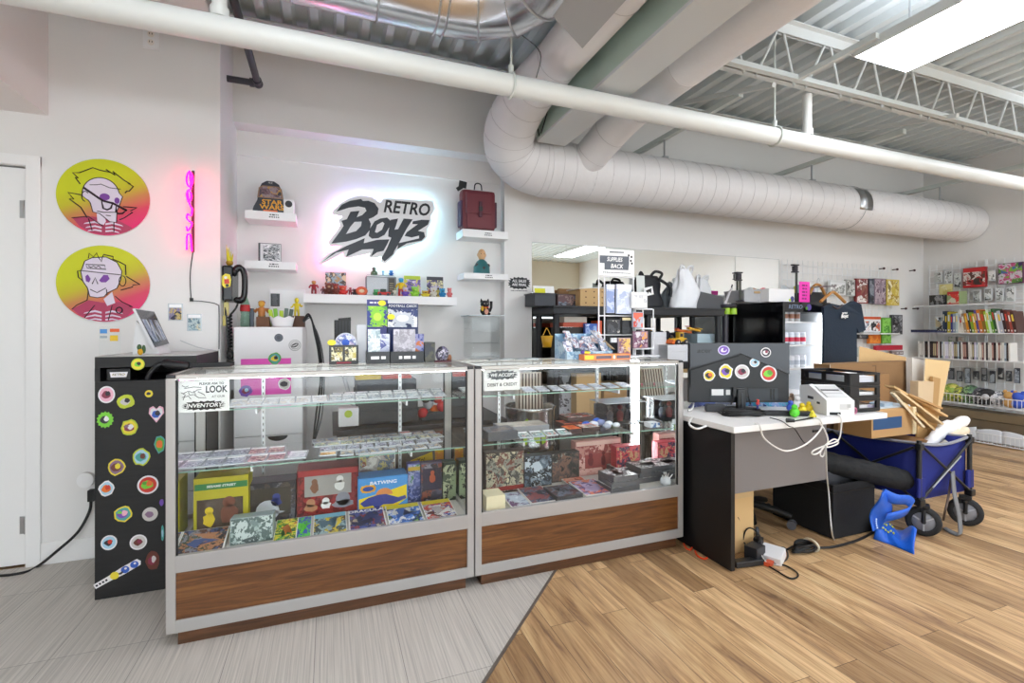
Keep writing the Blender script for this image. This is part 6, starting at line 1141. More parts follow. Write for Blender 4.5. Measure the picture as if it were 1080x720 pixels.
b = B(); b.tube([PY(362, 395, 3.15), PY(368, 415, 3.1), PY(374, 430, 3.09), PY(378, 445, 3.08), Vector((PY(382, 455, 3.07).x, 3.07, TZ+.012))], .012, M('c8c8ca', .4), 8); one(b, 'grey_tube', 'grey hose curving down beside the white cube speaker', 'hose')
b = B()
for i, (px, z, m) in enumerate(((446, .05, RED), (452, .11, M('b0b2b8')), (460, .06, ORANGE), (466, .09, RED), (455, .16, M('3a2c4a')), (468, .15, M('d8d8dc')), (449, .16, DARK), (462, .15, RED))): x = PY(px, 440, 3.06).x; b.ell((x, 3.06+.02*(i % 3), TZ+z*.9), (.035, .03, .035), m, None, 9, 6)
b.bx(PY(443, 440, 3.1).x, PY(472, 440, 3.1).x, 3.04, 3.14, TZ, TZ+.05, DARK, .004); one(b, 'toy_tub', 'dark tub of red and grey toys right of the printer', 'tub')
# metal barrel bin with lime mark
bx = PY(559, 460, 3.02).x; t = thing('metal_barrel', 'shiny steel barrel with a lime letter N behind the right showcase', 'barrel', (bx, 3.02, 0)); bz = .70
b = B(); prof = [(.0, .004), (.168, .004), (.172, .02), (.168, .04)]
for z in (.22, .44): prof += [(.168, z-.02), (.176, z), (.168, z+.02)]
prof += [(.168, bz-.02), (.176, bz), (.17, bz+.004), (.162, bz-.02), (.16, .3)]
b.lathe(prof, M('b8b8b6', .22, .9), (bx, 3.02, 0), 36); b.build('drum', t)
def curved(poly, m, b, r=.1695):
    vs = []; me = shape_mesh([poly], 0.)
    b.raw([(bx+r*math.sin(v.co.x/r-.33), 3.02-r*math.cos(v.co.x/r-.33), v.co.y) for v in me.vertices], [list(p.vertices) for p in me.polygons], m)
b = B(); curved([(-.055, .62), (-.03, .64), (.03, .55), (.03, .61), (.055, .61), (.055, .48), (.03, .48), (-.03, .57), (-.03, .47), (-.055, .47)], M('a8cc1c', .4), b); curved([(.06, .56), (.085, .575), (.10, .55), (.098, .48), (.07, .47)], M('a8cc1c', .4), b, .1697)
for i in range(5): curved([(-.05+i*.03, .18), (-.032+i*.03, .18), (-.012+i*.03, .42), (-.03+i*.03, .42)], (M('a8cc1c', .4), DK, WHITE)[i % 3], b, .1699)
b.build('painted_letter', t)
b = B(); b.T = TR(bx+.03, 3.08, .66) @ RX(-8); b.bx(-.09, .10, 0, .06, 0, .26, M('d8cdbc', .6), .006)
for i in range(8): b.prism([(-.09+i*.024, .0), (-.08+i*.024, .0), (-.065+i*.024, .25), (-.075+i*.024, .25)], .001, M('4a3222', .6), TR(0, -.002, 0) @ FRONT)
one(b, 'striped_bag', 'brown and cream striped paper bag standing in the steel barrel', 'bag')
# ================= BLACK SHELVING UNIT IN FRONT OF THE MIRROR =================
UX0, UX1, UY0, UY1 = 1.58, 3.24, 3.27, 3.67; UT = 1.395
SB_ = M('1b1c1f', .5)
t = thing('plastic_shelving', 'long black plastic shelving unit in front of the wall mirror', 'shelving unit', ((UX0+UX1)/2, 3.47, 0)); tiers = (.14, .50, .945, UT)
for z in tiers:
    b = B(); b.bx(UX0, UX1, UY0, UY1, z-.06, z, SB_, .006); b.bx(UX0-.006, UX1+.006, UY0-.006, UY0+.012, z-.014, z+.004, SB_, .003); b.build('shelf', t)
for x in (UX0+.04, (UX0+UX1)/2-.05, (UX0+UX1)/2+.05, UX1-.04):
    for y in (UY0+.04, UY1-.04):
        b = B(); z0 = .004
        for z in tiers: b.cyl((x, y, z0), (x, y, z-.0605), .026, SB_, None, 14); z0 = z+.0005
        b.build('post', t)
T3, T2 = UT+.0045, .9455
# on top
def topbox(px0, py0, px1, py1, Y, dep, m, label, name='cardboard_box', cat='box', base=T3):
    X0, X1, Z0, Z1 = rY(px0, py0, px1, py1, Y); t = thing(name, label, cat, ((X0+X1)/2, Y+dep/2, base)); b = B(); b.bx(X0, X1, Y, Y+dep, base, Z1, m, .003); b.build('box', t); return t, X0, X1, Z1
t, X0, X1, Z1 = topbox(564, 310, 586, 324, 3.40, .2, M('3a3d44', .5), 'dark grey bin at the left end of the black shelving top', 'storage_bin', 'bin'); b = B(); b.bx(X0-.006, X1+.006, 3.394, 3.606, Z1, Z1+.008, M('2e3136', .5)); b.build('lid', t); zt = Z1+.009
X0, X1, Z0, Z1 = rY(563, 304.5, 585, 311, 3.45); b = B(); b.box(((X0+X1)/2, 3.46, zt+.03), (X1-X0, .003, .06), PAPER, RX(-12)); b.box(((X0+X1)/2-.035, 3.456, zt+.02), ((X1-X0)*.5, .003, .04), M('e4e01c'), RX(-12)); one(b, 'paper_sign', 'white and fluorescent yellow papers on the dark grey bin', 'paper')
t, X0, X1, Z1 = topbox(588, 310, 611, 324, 3.44, .16, M('4a2c2c', .5), 'dark red long card box right of the grey bin on the shelving top', 'card_box'); b = B(); b.bx(X0+.01, X1-.01, 3.4392, 3.44, T3+.01, Z1-.01, art(('5a3034', '8a6a60', '2a2830', '6a7280', '3a2428'), 20)); b.build('print', t)
t, X0, X1, Z1 = topbox(612, 304, 641, 324, 3.36, .2, CARD_L, 'tan printed cardboard box beside the SUPPLIES sign on the shelving top')
b = B()
for i in range(3):
    for j in range(3): b.box((X0+(X1-X0)*(.2+.3*i), 3.3595, T3+.03+.045*j), (.012, .001, .01), M('6a4a2c'))
b.build('print', t); b = B(); b.box(((X0+X1)/2, 3.46, Z1+.004), (X1-X0+.03, .22, .006), M('e0dcd6', .6), RY(-4)); b.build('lid', t)
t, X0, X1, Z1 = topbox(590, 304.5, 612, 311, 3.62, .04, CARD_D, 'brown cardboard box at the back behind the dark red card box') 
# black backpack
q = PY(690, 325, 3.42); t = thing('black_backpack', 'black backpack with a white square tag on the black shelving top', 'backpack', (q.x, 3.44, T3)); X0, X1, Z0, Z1 = rY(674, 290, 706, 325, 3.36); w = X1-X0; BP = M('12141a', .6, 0, 0, .3, 30)
b = B(); b.surf(lambda u, v: (X0+w/2+math.cos(2*PI*u)*w/2*(1-.35*max(0, v-.55)**1.2*2)*(.9+.1*math.sin(3*v*PI)), 3.46+math.sin(2*PI*u)*.10*(1-.5*v), T3+.002+(Z1-T3)*v), 24, 12, BP, .004); b.ell((X0+w*.5, 3.46, Z1-.02), (w*.34, .06, .03), BP); b.build('body', t)
b = B(); b.tube(smooth_path([(X0+w*.25, 3.40, Z1-.02), (X0+w*.1, 3.38, Z1+.02), (X0+w*.05, 3.38, Z1-.03)], 5), .012, BP, 8); b.tube(smooth_path([(X0+w*.5, 3.42, Z1-.01), (X0+w*.62, 3.4, Z1+.035), (X0+w*.85, 3.4, Z1+.02), (X0+w*.75, 3.4, Z1-.03)], 5), .012, BP, 8); b.tube(smooth_path([(X0+w*.7, 3.36, Z1-.04), (X0+w*1.0, 3.35, Z1-.1), (X0+w*1.0, 3.35, Z1-.18)], 5), .014, BP, 8); b.build('strap', t)
b = B(); c = PY(684.5, 307, 3.33); b.T = face(c.x, 3.335, c.z, 12); b.prism([(-.045, -.035), (.045, -.035), (.045, .035), (-.045, .035)], .002, WHITE); b.prism([(-.03, .01), (.03, .02), (.02, -.02), (0, -.004), (-.02, -.025)], .001, INK, TR(0, 0, .002)); b.build('tag', t)
b = B(); X0, X1, Z0, Z1 = rY(668.5, 291, 677, 309, 3.40); b.box(((X0+X1)/2, 3.36, T3+(Z1-T3)/2), (X1-X0, .003, Z1-T3), M('dfe4e0'), RX(-3)); one(b, 'grey_sheet', 'pale grey card sheet between the white rack and the black backpack', 'sheet')
# plastic carrier bags
def bag(px0, py0, px1, py1, Y, m, label, seed, knot=True, dep=.09):
    X0, X1, Z0, Z1 = rY(px0, py0, px1, py1, Y); w = (X1-X0)/2; cx = (X0+X1)/2; h = Z1-T3; r = random.Random(seed); ph = [r.random()*6 for _ in range(4)]
    b = B()
    def fn(u, v):
        a = 2*PI*u; k = (1-.62*max(0, v-.45)/.55) if knot else 1-.25*v
        k *= 1+.13*math.sin(5*a+ph[0]+4*v)*v+.09*math.sin(9*a+ph[1]+3*v)*v+.035*math.sin(13*v+ph[2]+2*math.sin(3*a))
        return (cx+w*k*math.cos(a)*(abs(math.cos(a))**-.2 if abs(math.cos(a)) > .05 else 1)+.02*math.sin(4*v+ph[3]), Y+dep*k*math.sin(a), T3+.002+h*v*(1 if knot else .95+.05*math.sin(3*a)))
    b.surf(fn, 44, 24, m, .002)
    if knot:
        for s in (-1, 1): q = Vector(fn(0 if s > 0 else .5, .97)); b.tube(smooth_path([q+Vector((-s*.01, 0, -.05)), q+Vector((s*.012, -.02, .0)), q+Vector((s*.005, -.03, .035)), q+Vector((-s*.03, -.02, .02)), q+Vector((-s*.035, 0, -.04))], 4), .011, m, 7)
    return one(b, 'plastic_bag', label, 'bag')
WB = M('e9ebee', .35); GB2 = M('b9c0c6', .45); DB = M('4a4c50', .6)
bag(696, 302, 718, 326, 3.54, M('6d757c', .5), 'grey carrier bag right behind the black backpack', 3, True); bag(708, 284, 734, 326, 3.37, WB, 'tall white carrier bag with peaked handles on the shelving top', 5, True, .07); bag(726, 294, 748, 326, 3.58, M('e2e4e6', .35), 'white knotted carrier bag right of the tall white one', 8, True)
X0, X1, Z0, Z1 = rY(732, 310, 763, 326, 3.36); b = B()
b.prism([(X0+.03, T3), (X1, T3), (X1, Z1-.02), (X0+.07, Z1+.02), (X0+.01, Z1), (X0, T3+.05)], .16, M('4d4e51', .6), TR(0, 3.52, 0) @ FRONT); one(b, 'grey_tote', 'dark grey sloping tote lying at the right end of the shelving top', 'bag')
X0, X1, Z0, Z1 = rY(741, 304, 752, 312, 3.42) 
# in the shelf: second tier goods
def bay(px0, py0, px1, py1, Y, dep, m, label, name='storage_box', cat='box', base=T2, inks=None, sc=14):
    X0, X1, Z0, Z1 = rY(px0, py0, px1, py1, Y); t = thing(name, label, cat, ((X0+X1)/2, Y+dep/2, base)); b = B(); b.bx(X0, X1, Y, Y+dep, base+.0005, Z1, M(m, .5) if isinstance(m, str) else m, .003); b.build('box', t)
    if inks: b = B(); e = .006; b.bx(X0+e, X1-e, Y-.0008, Y, base+e, Z1-e, art(inks, sc)); b.build('print', t)
    return Z1
z1 = bay(596, 345, 628, 384, 3.34, .26, '2c2422', 'dark brown storage box under the red-topped box in the left bay')
z2 = bay(594, 340, 619, 345, 3.33, .24, 'b84a2c', 'orange-red flat box on the dark storage box in the left bay', base=z1+.001)
bay(595, 334, 619, 339.5, 3.34, .2, 'c8beb0', 'cream flat box topmost of the left bay pile', base=z2+.001, name='flat_box')
bay(617, 341, 630, 352, 3.30, .03, '3a62b8', 'blue and white pack in front of the left bay pile', base=T2, inks=('3a62b8', '9ab4e0', 'e0e8f4', '2a4a98'), name='card_pack', cat='pack')
bay(630, 338, 635, 352, 3.30, .1, 'd8562c', 'orange upright box beside the left pole of the white rack', name='game_case', cat='case')
bay(637, 334, 668, 384, 3.50, .1, '1c1d20', 'black binder row at the back of the shelving, behind the white rack', name='binder_row', cat='binders')
t = thing('yellow_bucket', 'small yellow bucket hanging on the left post of the black shelving', 'bucket', (PY(576, 366, 3.24).x, 3.24, 1.0)); X0, X1, Z0, Z1 = rY(570.5, 354, 582, 366, 3.235); cx = (X0+X1)/2
b = B(); b.lathe([(0, Z0), ((X1-X0)*.36, Z0), ((X1-X0)*.5, Z1), ((X1-X0)*.46, Z1), ((X1-X0)*.33, Z0+.006)], M('d8a21c', .4), (cx, 3.225, 0), 20); b.build('pail', t); b = B(); b.tube(smooth_path([(cx-.035, 3.225, Z1-.005), (cx-.006, 3.23, Z1+.05), (cx+.006, 3.23, Z1+.05), (cx+.035, 3.225, Z1-.005)], 5), .003, M('d8a21c', .4), 6); b.build('handle', t)
WBX = 'e9e9eb'
t, X0, X1, Z1 = topbox(704, 370.3, 727, 377, 3.285, .3, M(WBX, .5), 'long white card storage box, bottom of two under the yellow truck', 'card_storage_box', base=T2)
t, X0, X1, Z1b = topbox(704, 363.5, 727, 370, 3.285, .3, M(WBX, .5), 'long white card storage box, upper of two under the yellow truck', 'card_storage_box', base=Z1+.001)
t, X0, X1, Z1c = topbox(687, 356, 703, 377, 3.40, .2, M(WBX, .5), 'white card storage box left of the yellow truck, lower of two', 'card_storage_box', base=T2)
t, X0, X1, _ = topbox(687, 350, 703, 355.5, 3.40, .2, M(WBX, .5), 'white card storage box left of the yellow truck, topmost', 'card_storage_box', base=Z1c+.001)
# yellow toy loader
c = PY(717, 363, 3.34).x; z0 = Z1b+.001; Yt = 3.36; t = thing('toy_loader', 'yellow toy loader truck on the white storage boxes', 'toy truck', (c, Yt, z0)); TY = M('e8b81c', .4)
b = B(); b.box((c+.01, Yt, z0+.04), (.12, .06, .03), TY, None, .006); b.box((c+.015, Yt, z0+.078), (.05, .05, .05), TY, None, .006); b.box((c+.015, Yt-.0255, z0+.08), (.03, .002, .028), DK); b.build('cab', t)
b = B(); b.box((c-.08, Yt, z0+.022), (.03, .08, .035), ORANGE, RY(20), .004); b.box((c-.05, Yt-.02, z0+.04), (.06, .01, .012), TY, RY(15)); b.box((c-.05, Yt+.02, z0+.04), (.06, .01, .012), TY, RY(15)); b.build('bucket', t)
for dx in (-.03, .055):
    for dy in (-.035, .035): b = B(); b.cyl((c+dx, Yt+dy-.008, z0+.022), (c+dx, Yt+dy+.008, z0+.022), .022, DK, None, 16); b.cyl((c+dx, Yt+dy-.009, z0+.022), (c+dx, Yt+dy+.009, z0+.022), .008, GY, None, 10); b.build('wheel', t)
bay(735.5, 352, 757, 384, 3.36, .2, 'a8bcc4', 'pale blue-grey box under the toys at the right end of the shelving', base=T2)
rrr = random.Random(4)
zt = PY(740, 352, 3.36).z+.002
for i, (px, py, m, nm, lb) in enumerate(((722, 346, 'd8702c', 'toy_plane', 'orange toy plane body on the toy heap in the shelving'), (733, 347, 'e8b02c', 'toy_plane', 'yellow toy wing on the toy heap in the shelving'))):
    p = PY(px, py, 3.36); b = B(); T = TR(p.x, 3.38, zt+.012+i*.015) @ RY(8+4*i); b.T = T; b.box((0, 0, .01), (.16-.03*i, .04, .018), M(m, .4), None, .006); b.box((.02, 0, .022), (.04, .13, .006), M('d8a83a', .4), None, .002); b.box((-.07, 0, .024), (.02, .05, .005), RED, None, .002); one(b, nm, lb, 'toy plane')
b = B()
for i in range(16): px = 700+i*3.4; p = PY(px, 344, 3.44); b.ell((p.x, 3.62+.02*math.sin(i*2), T2+.2+.02*math.sin(i*1.7)), (.03, .03, .025+.01*(i % 3)), [DK, M('5a5c64'), M('8a7a6a'), M('3a3c44'), M('b09a84')][i % 5], RZ(i*20), 8, 6)
b.bx(PY(698, 344, 3.46).x, PY(756, 344, 3.5).x, 3.59, 3.655, T2+.001, T2+.19, M('26272b'), .004); one(b, 'parts_tray', 'dark tray heaped with mixed toy parts at the back of the shelving', 'toys', kind='stuff')
# lower tier boxes seen through the right showcase
def low(px0, py0, px1, py1, Y, dep, m, label, name='cardboard_box', inks=None):
    X0, X1, Z0, Z1 = rY(px0, py0, px1, py1, Y); base = tiers[1]+.0005; t = thing(name, label, 'box', ((X0+X1)/2, Y+dep/2, base)); b = B(); b.bx(X0, X1, Y, Y+dep, base, min(Z1, .875), m, .003); b.build('box', t)
    if inks: b = B(); b.bx(X0+.01, X1-.01, Y-.001, Y, base+.02, min(Z1, .875)-.02, art(inks, 10)); b.build('print', t)
low(608, 388, 634, 430, 3.31, .25, CARD_L, 'tan cardboard box behind the right showcase, left one of two on the low shelf'); low(637, 405, 664, 430, 3.31, .25, CARD, 'tan cardboard box behind the right showcase, right one of two on the low shelf')
low(588, 388, 605, 430, 3.40, .2, M('3e4046', .5), 'dark grey box behind the right showcase beside the barrel', 'storage_box', ('3e4046', '5a5c64', 'b8bcc4', '2a2c30')); low(666, 388, 700, 430, 3.36, .2, M('2a2b30', .5), 'black box with white marks at the right of the low shelf', 'storage_box', ('2a2b30', '1c1d20', 'd0d2d8', '3a3c44'))
# ================= BLACK FRIDGE CABINET WITH LIT WHITE INSIDE =================
HX0, HX1, HY0, HY1, HZ = 3.77, 4.37, 3.13, 3.69, 1.465
t = thing('lit_cabinet', 'black cabinet with a bright white lit interior and shelves of cans', 'cabinet', ((HX0+HX1)/2, 3.4, 0)); GB3 = M('0e0f12', .12); IN = M('f0f4f8', .4)
b = B(); b.bx(HX0, HX0+.025, HY0, HY1, .03, HZ, GB3, .003); b.bx(HX1-.025, HX1, HY0, HY1, .03, HZ, GB3); b.bx(HX0+.025, HX1-.025, HY0, HY1, HZ-.09, HZ, GB3); b.bx(HX0+.025, HX1-.025, HY1-.02, HY1, .03, HZ-.09, GB3); b.bx(HX0+.025, HX1-.025, HY0, HY1-.02, .03, .14, GB3); b.bx(HX0+.03, HX1-.03, HY0+.03, HY1-.03, .004, .03, BLACK); b.build('case', t)
b = B(); b.bx(HX0+.0255, HX0+.03, HY0+.04, HY1-.025, .141, HZ-.091, IN); b.bx(HX1-.03, HX1-.0255, HY0+.04, HY1-.025, .141, HZ-.091, IN); b.bx(HX0+.03, HX1-.03, HY1-.03, HY1-.025, .141, HZ-.091, IN); b.build('liner', t)
sz = [PY(848, y, 3.2).z for y in (339, 363.5, 388, 415)]
for z in sz+[.35]: b = B(); b.bx(HX0+.032, HX1-.032, HY0+.05, HY1-.032, z-.012, z, WHITE); b.build('shelf', t)
b = B(); b.bx(HX1-.07, HX1-.034, HY0+.035, HY0+.048, .16, HZ-.11, M('f6faff', .5, 0, 11.)); b.build('light_strip', t)
b = B(); b.T = face(HX0+.15, HY0-.0008, HZ-.045); b.text('RETRO', .05, M('6a7a94', .4), Matrix(), .0004, .15, 1.1, 'CENTER', .001); b.prism(circle(.17, 0, .03, 16), .0006, PURPLE); b.prism(circle(.14, -.01, .015, 12), .0008, GREEN); b.build('logo', t)
def can(h, r, c1, c2):
    b = B(); b.lathe([(0, 0), (r*.85, 0), (r, .008), (r, h-.012), (r*.8, h), (0, h-.003)], M(c1, .3), (0, 0, 0), 14); b.lathe([(r*1.01, h*.25), (r*1.01, h*.6)], M(c2, .3), (0, 0, 0), 14); o = b.build('drink_can'); o.data.transform(Matrix.Translation(o.location)); return o
for row, (z, n, c1, c2, lb) in enumerate(((sz[0], 3, 'e8e8e8', 'a86a4a', 'white and brown drink can on the top shelf of the lit cabinet'), (sz[1], 4, 'd8e0e8', 'd02a4a', 'white and red drink can on the second shelf of the lit cabinet'), (sz[2], 4, 'f0f2f4', 'c4ccd4', 'plain white drink can on the third shelf of the lit cabinet'))):
    pr = can(.115, .026, c1, c2); copies(pr, [(PY(828+i*6.2, 350, 3.27).x, 3.27, z+.001, 0, i*40) for i in range(n)], lb, 'can', 'cans, row %s of the lit cabinet' % ('one', 'two', 'three')[row])
HT = HZ+.0008
# on top of the cabinet: basket, white box, pink card, bag, stick toys
X0, X1, Z0, Z1 = rY(783, 306, 810, 318, 3.30); t = thing('grey_basket', 'grey felt basket with a tan handle tab on the black cabinet', 'basket', ((X0+X1)/2, 3.4, HT)); FE = M('b4b5b7', .8, 0, 0, .3, 120); e = .02
b = B(); b.raw([(X0+e, 3.30, HT), (X1-.003, 3.30, HT), (X1-.003, 3.5, HT), (X0+e, 3.5, HT), (X0, 3.28, Z1), (X1-.003, 3.28, Z1), (X1-.003, 3.52, Z1), (X0, 3.52, Z1)], [(3, 2, 1, 0), (0, 1, 5, 4), (1, 2, 6, 5), (2, 3, 7, 6), (3, 0, 4, 7)], FE); b.build('basket', t); b = B(); b.box((X0+(X1-X0)*.5, 3.281, Z1-.02), (.07, .004, .02), M('b09468', .6)); b.build('handle_tab', t)
for i, (px, c, lb) in enumerate(((789, 'c8ccc8', 'white and red toy pack sticking out of the grey basket, left'), (796, 'c8a08a', 'tan toy pack sticking out of the grey basket, middle'), (803, 'd02a24', 'bright red toy pack sticking out of the grey basket, right'))):
    p = PY(px, 305, 3.4); b = B(); b.ell((p.x, 3.38+.04*(i % 2), Z1+.006), (.035, .03, .03), M(c, .4), None, 10, 7); b.bx(p.x-.025, p.x+.025, 3.38, 3.42, HT+.01, Z1, M(c, .4)); one(b, 'toy_pack', lb, 'toy')
X0, X1, Z0, Z1 = rY(811, 304.5, 838, 317, 3.20); t = thing('white_carton', 'plain white carton right of the grey basket on the black cabinet', 'box', ((X0+X1)/2, 3.3, HT)); b = B(); b.bx(X0, X1, 3.20, 3.42, HT, Z1, M('ecebea', .5), .003); b.build('box', t); b = B(); b.T = face(X1-.03, 3.1992, HT+.03); b.prism(irregular(.025, .03, 4), .0006, M('4a4a80')); b.prism(irregular(.015, .015, 6), .0006, LIME, TR(-.03, -.01, .0003)); b.build('sticker', t); cz = Z1+.001
X0, X1, Z0, Z1 = rY(843, 297, 854, 316.5, 3.16); t = thing('pink_card', 'bright pink price list card standing on the black cabinet', 'card', ((X0+X1)/2, 3.16, HT)); b = B(); b.bx(X0, X1, 3.16, 3.163, HT, Z1, M('f23ab4', .5)); b.build('card', t)
b = B(); b.T = face((X0+X1)/2, 3.1595, HT)
b.scrawl(.07, (Z1-HT)*.8, 5, M('8a1466'), TR(0, (Z1-HT)*.5, 0))
b.build('lettering', t)
def stick(px, py0, pxb, label, Y, base):
    a = PY(px, py0, Y); t = thing('tripod_stick', label, 'stand', (a.x, Y, base)); b = B(); b.cyl((a.x, Y, base+.001), (a.x, Y, a.z), .011, M('4a4c42', .5), None, 10); b.build('pole', t); b = B(); b.box((a.x-.02, Y, a.z-.005), (.07, .04, .012), DK, None, .003); b.box((a.x-.02, Y, a.z-.04), (.045, .035, .05), DK, None, .006); b.box((a.x-.02, Y, a.z-.072), (.06, .04, .012), DK, None, .003); b.build('clamp', t)
    b = B(); b.lathe([(0, 0), (.04, 0), (.035, .01), (.012, .02), (0, .02)], DK, (a.x, Y, base+.0005), 16); b.build('foot', t)
stick(779, 286.5, 779, 'dark upright clamp stick left of the grey basket', 3.35, UT+.005) if False else stick(780.5, 287, 779, 'dark upright clamp stick left of the grey basket', 3.32, HT); stick(840, 279, 838, 'dark upright clamp stick above the pink card', 3.36, HT)
a = PY(771, 317, 3.25); t = thing('turntable', 'black round stand with two lime tubs between the shelving and the black cabinet', 'stand', (a.x, 3.3, HZ)); X0 = PY(762, 316, 3.30).x; X1 = PY(785, 316, 3.30).x; pc = ((X0+X1)/2, 3.40)
b = B(); b.cyl((pc[0], pc[1], .004), (pc[0], pc[1], 1.41), .03, DK, None, 14); b.lathe([(0, 1.41), (.09, 1.41), (.10, 1.43), (.09, 1.445), (0, 1.445)], DK, (pc[0], pc[1], 0), 24); b.lathe([(0, 0.004), (.12, 0.004), (.12, .02), (0, .03)], DK, (pc[0], pc[1], 0), 20); b.build('stand', t)
for dx in (-.045, .035): b = B(); b.cyl((pc[0]+dx, pc[1]-.06, 1.355), (pc[0]+dx, pc[1]-.06, 1.408), .032, M('9cc42c', .4), None, 16); b.build('tub', t)
for i, (px, c, lb) in enumerate(((749, 'b8bcc8', 'grey and red wrapped toy left of the clamp stick'), (757, 'a83a54', 'crimson wrapped toy left of the clamp stick'), (766, 'c8c4d0', 'pale wrapped toy just left of the clamp stick'))):
    p = PY(px, 310, 3.48); b = B(); b.ell((p.x, 3.52, T3+.07), (.05, .035, .068), art((c, 'd8dcdc', 'c8404a', '8a8a9a', 'e8e8ea'), 24), None, 12, 8); one(b, 'wrapped_toy', lb, 'toy') if px < 760 else None
p = PY(767, 296, 3.43); b = B(); b.cyl((p.x-.06, 3.40, 1.4455), (p.x+.03, 3.41, 1.60), .017, M('c9c6c8', .3), .006, 12); b.cyl((p.x+.03, 3.41, 1.60), (p.x+.04, 3.41, 1.63), .006, DK, None, 8); one(b, 'glue_bottle', 'tilted white spray tube with a dark nozzle on the round black stand', 'bottle')
X0, X1, Z0, Z1 = rY(855, 298, 880, 316, 3.14)
# dark tub with hangers and navy t-shirt
t = thing('navy_tshirt', 'navy t-shirt with a small white logo hanging on a wooden hanger', 't-shirt', (PY(890, 395, 3.02).x, 3.02, .92)); SYY = 3.04
def sp(px, py): p = PY(px, py, SYY); return (p.x, p.z)
shp = [(868, 324), (876, 320), (884, 322), (892, 321), (899, 317), (905, 321), (910, 333), (912, 348), (904, 351), (902.5, 345), (902, 396), (867.5, 396), (868, 345)]
b = B(); pl = [sp(*p) for p in shp]; me = None
NV = M('172738', .8, 0, 0, .2, 80)
b.shape([pl], .012, NV, TR(0, SYY, 0) @ FRONT)
cxx = sp(885, 350)[0]
b.v = [Vector((v.x, v.y+.012*math.sin((v.x-cxx)*42)+.01*math.sin((v.z)*9+(v.x-cxx)*20), v.z)) for v in b.v]
b.build('shirt', t); b = B(); c = sp(887, 332.5); b.T = face(c[0], SYY-.032, c[1], 4); b.text('RETRO', .022, PAPER, TR(.005, .018, 0), .0003, .2, 1., 'CENTER', .0008); b.text('Boyz', .042, PAPER, TR(0, -.008, 0), .0003, .25, 1.1, 'CENTER', .002); b.build('logo', t)
b = B(); c = sp(881, 322); b.tube(smooth_path([(c[0]-.06, SYY-.013, c[1]-.004), (c[0], SYY-.02, c[1]-.03), (c[0]+.07, SYY-.013, c[1]+.004)], 6), .008, M('3a2c2c', .6), 8); b.build('collar', t)
HG = M('b07a3c', .5)
def hanger(px, py, Y, label, spread=.16):
    p = PY(px, py, Y); t = thing('wooden_hanger', label, 'hanger', (p.x, Y, p.z)); b = B(); b.tube(smooth_path([(p.x-spread, Y, p.z-.09), (p.x-.05, Y, p.z-.02), (p.x, Y, p.z), (p.x+.05, Y, p.z-.02), (p.x+spread, Y, p.z-.09)], 5), .013, HG, 8); b.build('arms', t); b = B(); b.tube(smooth_path([(p.x, Y, p.z), (p.x, Y, p.z+.04), (p.x+.02, Y, p.z+.06), (p.x+.03, Y, p.z+.03)], 5), .0025, STEEL, 6); b.build('hook', t)
b = B(); b.tube(smooth_path([(4.22, 3.26, HT), (4.22, 3.25, HT+.13), (4.23, 3.15, HT+.145), (4.24, 2.98, HT+.14)], 5), .006, STEEL, 8); b.lathe([(0, 0), (.03, 0), (.03, .006), (0, .008)], STEEL, (4.22, 3.26, HT), 14); one(b, 'hook_stand', 'small steel hook arm on the black cabinet carrying the t-shirt hanger', 'hook')
hanger(878.5, 308, 3.03, 'wooden hanger holding the navy t-shirt'); hanger(862, 300, 3.20, 'wooden hanger lying above the black cabinet, left of the t-shirt', .1)
X0, X1, Z0, Z1 = rY(853.5, 307, 871, 318, 3.22); boxat(855, 308, 872, 317.5, 3.24, .18, M('17181c', .5), 'black_tub', 'black tub behind the t-shirt on the black cabinet', 'tub', HT)
b = B()
for i in range(12): p = PY(833+i*2.7, 296, 3.46); b.surf(lambda u, v: (p.x-.05+.1*u, 3.5+.03*math.sin(9*u+i), HT+.05+.1*v+.05*math.sin(6*u+i)*v), 6, 3, [M('e0e4e6', .3), M('c8d0d8', .3), M('d8d02c', .3), M('7ab0b8', .3), M('b8a0c8', .3)][i % 5], .002)
b.bx(PY(830, 300, 3.5).x, PY(866, 300, 3.5).x, 3.46, 3.58, HT, HT+.06, M('d8dadc')); one(b, 'bag_heap', 'heap of shiny clear and coloured packets behind the pink card', 'packets', kind='stuff')
# ================= DESK =================
DT = .735
t = thing('office_desk', 'white-topped desk with black side and grey front panel beside the right showcase', 'desk', (2.45, 2.2, 0)); LAMB = M('100f10', .45)
b = B(); b.bx(1.872, 3.03, 1.83, 2.62, DT-.032, DT, M('eceae6', .35), .004); b.build('desktop', t)
b = B(); b.bx(1.886, 1.912, 1.862, 2.58, .003, DT-.033, LAMB, .002); b.build('side_panel', t); b = B(); b.bx(2.59, 2.615, 2.45, 2.58, .003, DT-.033, LAMB, .002); b.build('rear_leg', t)
b = B(); b.bx(1.914, 2.615, 1.895, 1.913, .375, DT-.033, M('777271', .45), .002); b.build('front_panel', t); b = B(); b.box((2.53, 1.892, .655), (.055, .006, .012), BLACK); b.build('cable_slot', t)
t = thing('plain_box', 'tan cardboard box on the floor under the desk by the black panel', 'box', (2.07, 2.1, 0)); b = B(); b.bx(1.95, 2.187, 2.0, 2.2, .004, .40, CARD_L, .002); b.build('box', t); b = B(); b.bx(1.95, 2.187, 1.9992, 1.9998, .30, .33, M('c8a878', .5)); b.build('tape', t)
